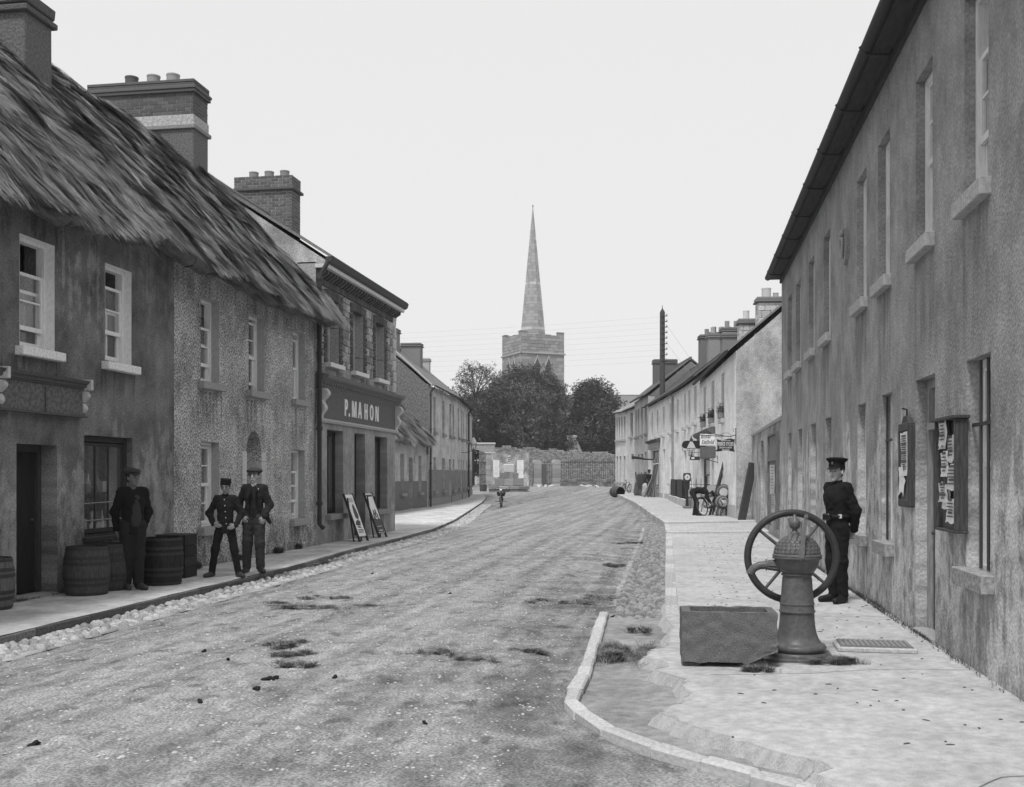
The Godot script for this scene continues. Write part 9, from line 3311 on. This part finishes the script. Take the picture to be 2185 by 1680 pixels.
func people() -> void:
	rng.seed = 99
	# boy in a buttoned jacket, legs apart, hands at his waist
	person("boy in a dark buttoned jacket and pillbox cap, legs apart, hands at his waist", at(-7.20, 0.12, 16.05, 0.12), 0.885, {
		"J": {"kneeL": Vector3(0.17, 0.50, 0.03), "kneeR": Vector3(-0.18, 0.50, 0.02), "ankL": Vector3(0.235, 0.09, 0.0), "ankR": Vector3(-0.25, 0.09, -0.03), "toeL": Vector3(0.36, 0.035, 0.12), "toeR": Vector3(-0.32, 0.035, 0.15),
			"elL": Vector3(0.275, 1.14, -0.06), "elR": Vector3(-0.31, 1.15, -0.05), "wrL": Vector3(0.215, 0.94, 0.09), "wrR": Vector3(-0.19, 0.97, 0.10), "head": Vector3(0.01, 1.615, 0.02)},
		"handL": [Vector3(-0.6, -0.3, 0.55), Vector3(-0.5, -0.2, -0.8), 0.5], "handR": [Vector3(0.85, -0.3, 0.3), Vector3(0.3, 0.0, -0.9), 0.25], "coat": 0.018, "legs": 0.014, "boots": 0.05, "cap": "pillbox", "cap_tilt": Vector3(-0.05, 0, -0.12), "cap_tone": 0.014, "skin": 0.26, "bulk": 0.98, "wide": 0.93, "collar": true,
		"head_turn": Vector3(0.14, 0.05, 0), "buttons": [5, Vector3(0.02, 1.40, 0.128), Vector3(0.06, 0.97, 0.145)], "cell": 0.014})
	# young man in cap, hands in pockets, coat thrown open
	var y := person("young man in a flat cap and open dark coat, hands in his pockets", at(-7.05, 0.12, 16.85, 0.10), 1.0, {
		"J": {"kneeL": Vector3(0.10, 0.50, 0.02), "kneeR": Vector3(-0.11, 0.50, 0.02), "ankL": Vector3(0.10, 0.09, -0.02), "ankR": Vector3(-0.13, 0.09, -0.02), "toeL": Vector3(0.20, 0.035, 0.13), "toeR": Vector3(-0.14, 0.035, 0.16),
			"elL": Vector3(0.25, 1.13, -0.05), "elR": Vector3(-0.28, 1.13, -0.05), "wrL": Vector3(0.20, 0.95, 0.10), "wrR": Vector3(-0.17, 0.96, 0.11)},
		"handR": [Vector3(0.45, -0.85, 0.0), Vector3(0.3, 0.0, -0.9), 0.3], "handL": [Vector3(-0.35, -0.9, 0.0), Vector3(-0.3, 0.0, -0.9), 0.3], "coat": 0.022, "legs": 0.045, "boots": 0.035, "cap": "flat", "cap_tone": 0.05, "skin": 0.4, "wide": 1.10, "bulk": 1.0,
		"hem": Vector3(0, 0.98, 0.0), "cut": 0.80, "coat_more": [[Vector3(-0.14, 1.0, -0.02), Vector3(-0.19, 0.80, -0.03), 0.05, 0.035], [Vector3(0.20, 0.98, 0.05), Vector3(0.27, 0.84, 0.02), 0.05, 0.03]],
		"shirt": 0.72, "vest": [0.02, Vector3(0.0, 0.0, 0.066), Vector3(0.0, -0.02, 0.080), 0.075, 0.05], "buttons": [1, Vector3(0.10, 1.40, 0.105), Vector3(0.10, 1.40, 0.105)], "cell": 0.014})
	# lapels
	for sd in [-1.0, 1.0]:
		var lp := MB.new()
		lp.prism([Vector2(0.05 * sd, 1.46), Vector2(0.115 * sd, 1.42), Vector2(0.10 * sd, 1.33), Vector2(0.012 * sd, 1.18), Vector2(0.03 * sd, 1.32)], 0.0, 0.012, Transform3D(Basis.from_euler(Vector3(-0.28, 0.30 * sd, 0)), Vector3(0, 0.0, 0.0)).translated(Vector3(0, 0.06, 0.53)))
		put(y, "lapel", lp, mat(0.018, "cloth", 0.25, 0.5, 0.25, 0.95, true))
	# man by the barrels, turned to his left, hands behind him
	person("man in a flat cap, open jacket and waistcoat standing between the barrels", at(-7.72, 0.12, 14.10, 0.62), 0.985, {
		"J": {"elL": Vector3(0.225, 1.12, -0.10), "elR": Vector3(-0.235, 1.12, -0.10), "wrL": Vector3(0.17, 0.88, -0.12), "wrR": Vector3(-0.21, 0.87, -0.10), "ankL": Vector3(0.07, 0.09, 0.04), "kneeL": Vector3(0.08, 0.50, 0.04), "toeL": Vector3(0.15, 0.035, 0.22), "ankR": Vector3(-0.09, 0.09, -0.03), "kneeR": Vector3(-0.09, 0.50, 0.01), "toeR": Vector3(-0.07, 0.035, 0.15)},
		"handR": [Vector3(0.1, -0.9, -0.2), Vector3(0.8, 0, 0.3), 0.4], "handL": [Vector3(-0.2, -0.9, -0.2), Vector3(-0.8, 0, 0.3), 0.4], "coat": 0.012, "legs": 0.022, "boots": 0.05, "cap": "flat", "cap_tone": 0.05, "skin": 0.17, "bulk": 1.03, "wide": 1.12,
		"head_turn": Vector3(0, 0.55, 0), "shirt": 0.13, "vest": [0.045, Vector3(0.03, -0.04, 0.078), Vector3(0.03, 0.02, 0.086), 0.070, 0.062], "cell": 0.015})
	# constable
	var c := person("police constable in dark tunic, belt and peaked cap standing by the barrack wall", at(1.95, 0.12, 14.05, -0.98), 1.035, {
		"J": {"elL": Vector3(0.205, 1.13, -0.11), "elR": Vector3(-0.205, 1.13, -0.11), "wrL": Vector3(0.11, 0.90, -0.17), "wrR": Vector3(-0.11, 0.89, -0.18), "ankL": Vector3(0.08, 0.09, -0.03), "ankR": Vector3(-0.08, 0.09, -0.03), "kneeL": Vector3(0.085, 0.5, 0.01), "kneeR": Vector3(-0.085, 0.5, 0.01), "toeL": Vector3(0.14, 0.035, 0.15), "toeR": Vector3(-0.12, 0.035, 0.15), "chest": Vector3(0, 1.29, 0.02), "neck": Vector3(0, 1.465, -0.02)},
		"handL": [Vector3(-0.5, -0.75, 0), Vector3(0.0, 0, -1), 0.5], "handR": [Vector3(0.5, -0.7, 0), Vector3(0, 0, -1), 0.5], "coat": 0.013, "legs": 0.011, "boots": 0.014, "cap": "peaked", "cap_tone": 0.012, "skin": 0.46, "flat": Vector3(1, 1, 0.82), "bulk": 1.02, "wide": 0.98, "collar": true, "hem": Vector3(0, 0.80, 0.0),
		"head_turn": Vector3(0, 0.30, 0), "cell": 0.012})
	var bl := MB.new()
	var pts := []
	for i in 24:
		var a := TAU * i / 24
		pts.append(Vector3(cos(a) * 0.155, 1.065, sin(a) * 0.130))
	bl.tube(pts, 0.022, 6, true)
	put(c, "belt", bl, mat(0.02, "sand", 0.2, 0.2, 0.05, 0.2, true))
	bl = MB.new()
	bl.cbox(Vector3(0.135, 1.065, 0.075), Vector3(0.05, 0.05, 0.02), 0.004, Transform3D(Basis(Vector3.UP, 0.0), Vector3.ZERO))
	put(c, "buckle", bl, mat(0.6, "", 1, 0, 0, 0.25))
	bl = MB.new()
	bl.cbox(Vector3(0.0, 1.055, 0.165), Vector3(0.12, 0.085, 0.05), 0.012)
	put(c, "pouch", bl, mat(0.02, "sand", 0.2, 0.2, 0.05, 0.25, true))
	bl = MB.new()
	bl.cbox(Vector3(0.085, 1.315, 0.125), Vector3(0.10, 0.03, 0.012), 0.004, Transform3D(Basis(Vector3.UP, 0.45), Vector3(-0.04, 0, 0.035)))
	put(c, "pocket_flap", bl, mat(0.010, "cloth", 0.25, 0.5, 0.2, 0.9, true))
	# man bent over his bicycle
	person("man in dark clothes bent double over a bicycle outside the white shop", at(0.52, gy(41.2) + 0.24, 41.2, 1.45), 0.97, {
		"J": {"pelvis": Vector3(0, 0.93, -0.12), "hipL": Vector3(0.10, 0.90, -0.12), "hipR": Vector3(-0.10, 0.90, -0.12), "waist": Vector3(0, 1.0, 0.06), "chest": Vector3(0, 0.98, 0.30), "neck": Vector3(0, 0.90, 0.48), "head": Vector3(0, 0.82, 0.58), "shL": Vector3(0.17, 0.94, 0.40), "shR": Vector3(-0.17, 0.94, 0.40), "elL": Vector3(0.22, 0.68, 0.42), "elR": Vector3(-0.22, 0.70, 0.44), "wrL": Vector3(0.16, 0.50, 0.56), "wrR": Vector3(-0.16, 0.52, 0.58), "kneeL": Vector3(0.12, 0.50, -0.02), "kneeR": Vector3(-0.16, 0.50, 0.06), "ankL": Vector3(0.12, 0.09, -0.10), "ankR": Vector3(-0.17, 0.09, 0.05), "toeL": Vector3(0.14, 0.035, 0.08), "toeR": Vector3(-0.2, 0.035, 0.22)},
		"flat": Vector3(1.0, 0.85, 0.85), "hem": Vector3(0, 0.90, -0.14), "cut": -9.0, "handL": [Vector3(-0.2, -0.7, 0.5), Vector3(-0.6, 0, 0.3), 0.5], "handR": [Vector3(0.2, -0.7, 0.5), Vector3(0.6, 0, 0.3), 0.5], "coat": 0.014, "legs": 0.018, "boots": 0.02, "cap": "flat", "cap_tone": 0.015, "skin": 0.2, "head_turn": Vector3(1.1, 0, 0), "cell": 0.018})
	# man at the far shop
	person("man in a hat and dark coat standing at the far shopfront behind the poles", at(-2.15, gy(71.0) + 0.24, 70.6, 0.7), 1.0, {"cap": "hat", "cap_tone": 0.03, "coat": 0.018, "legs": 0.05, "skin": 0.22, "cell": 0.022, "shirt": 0.6})
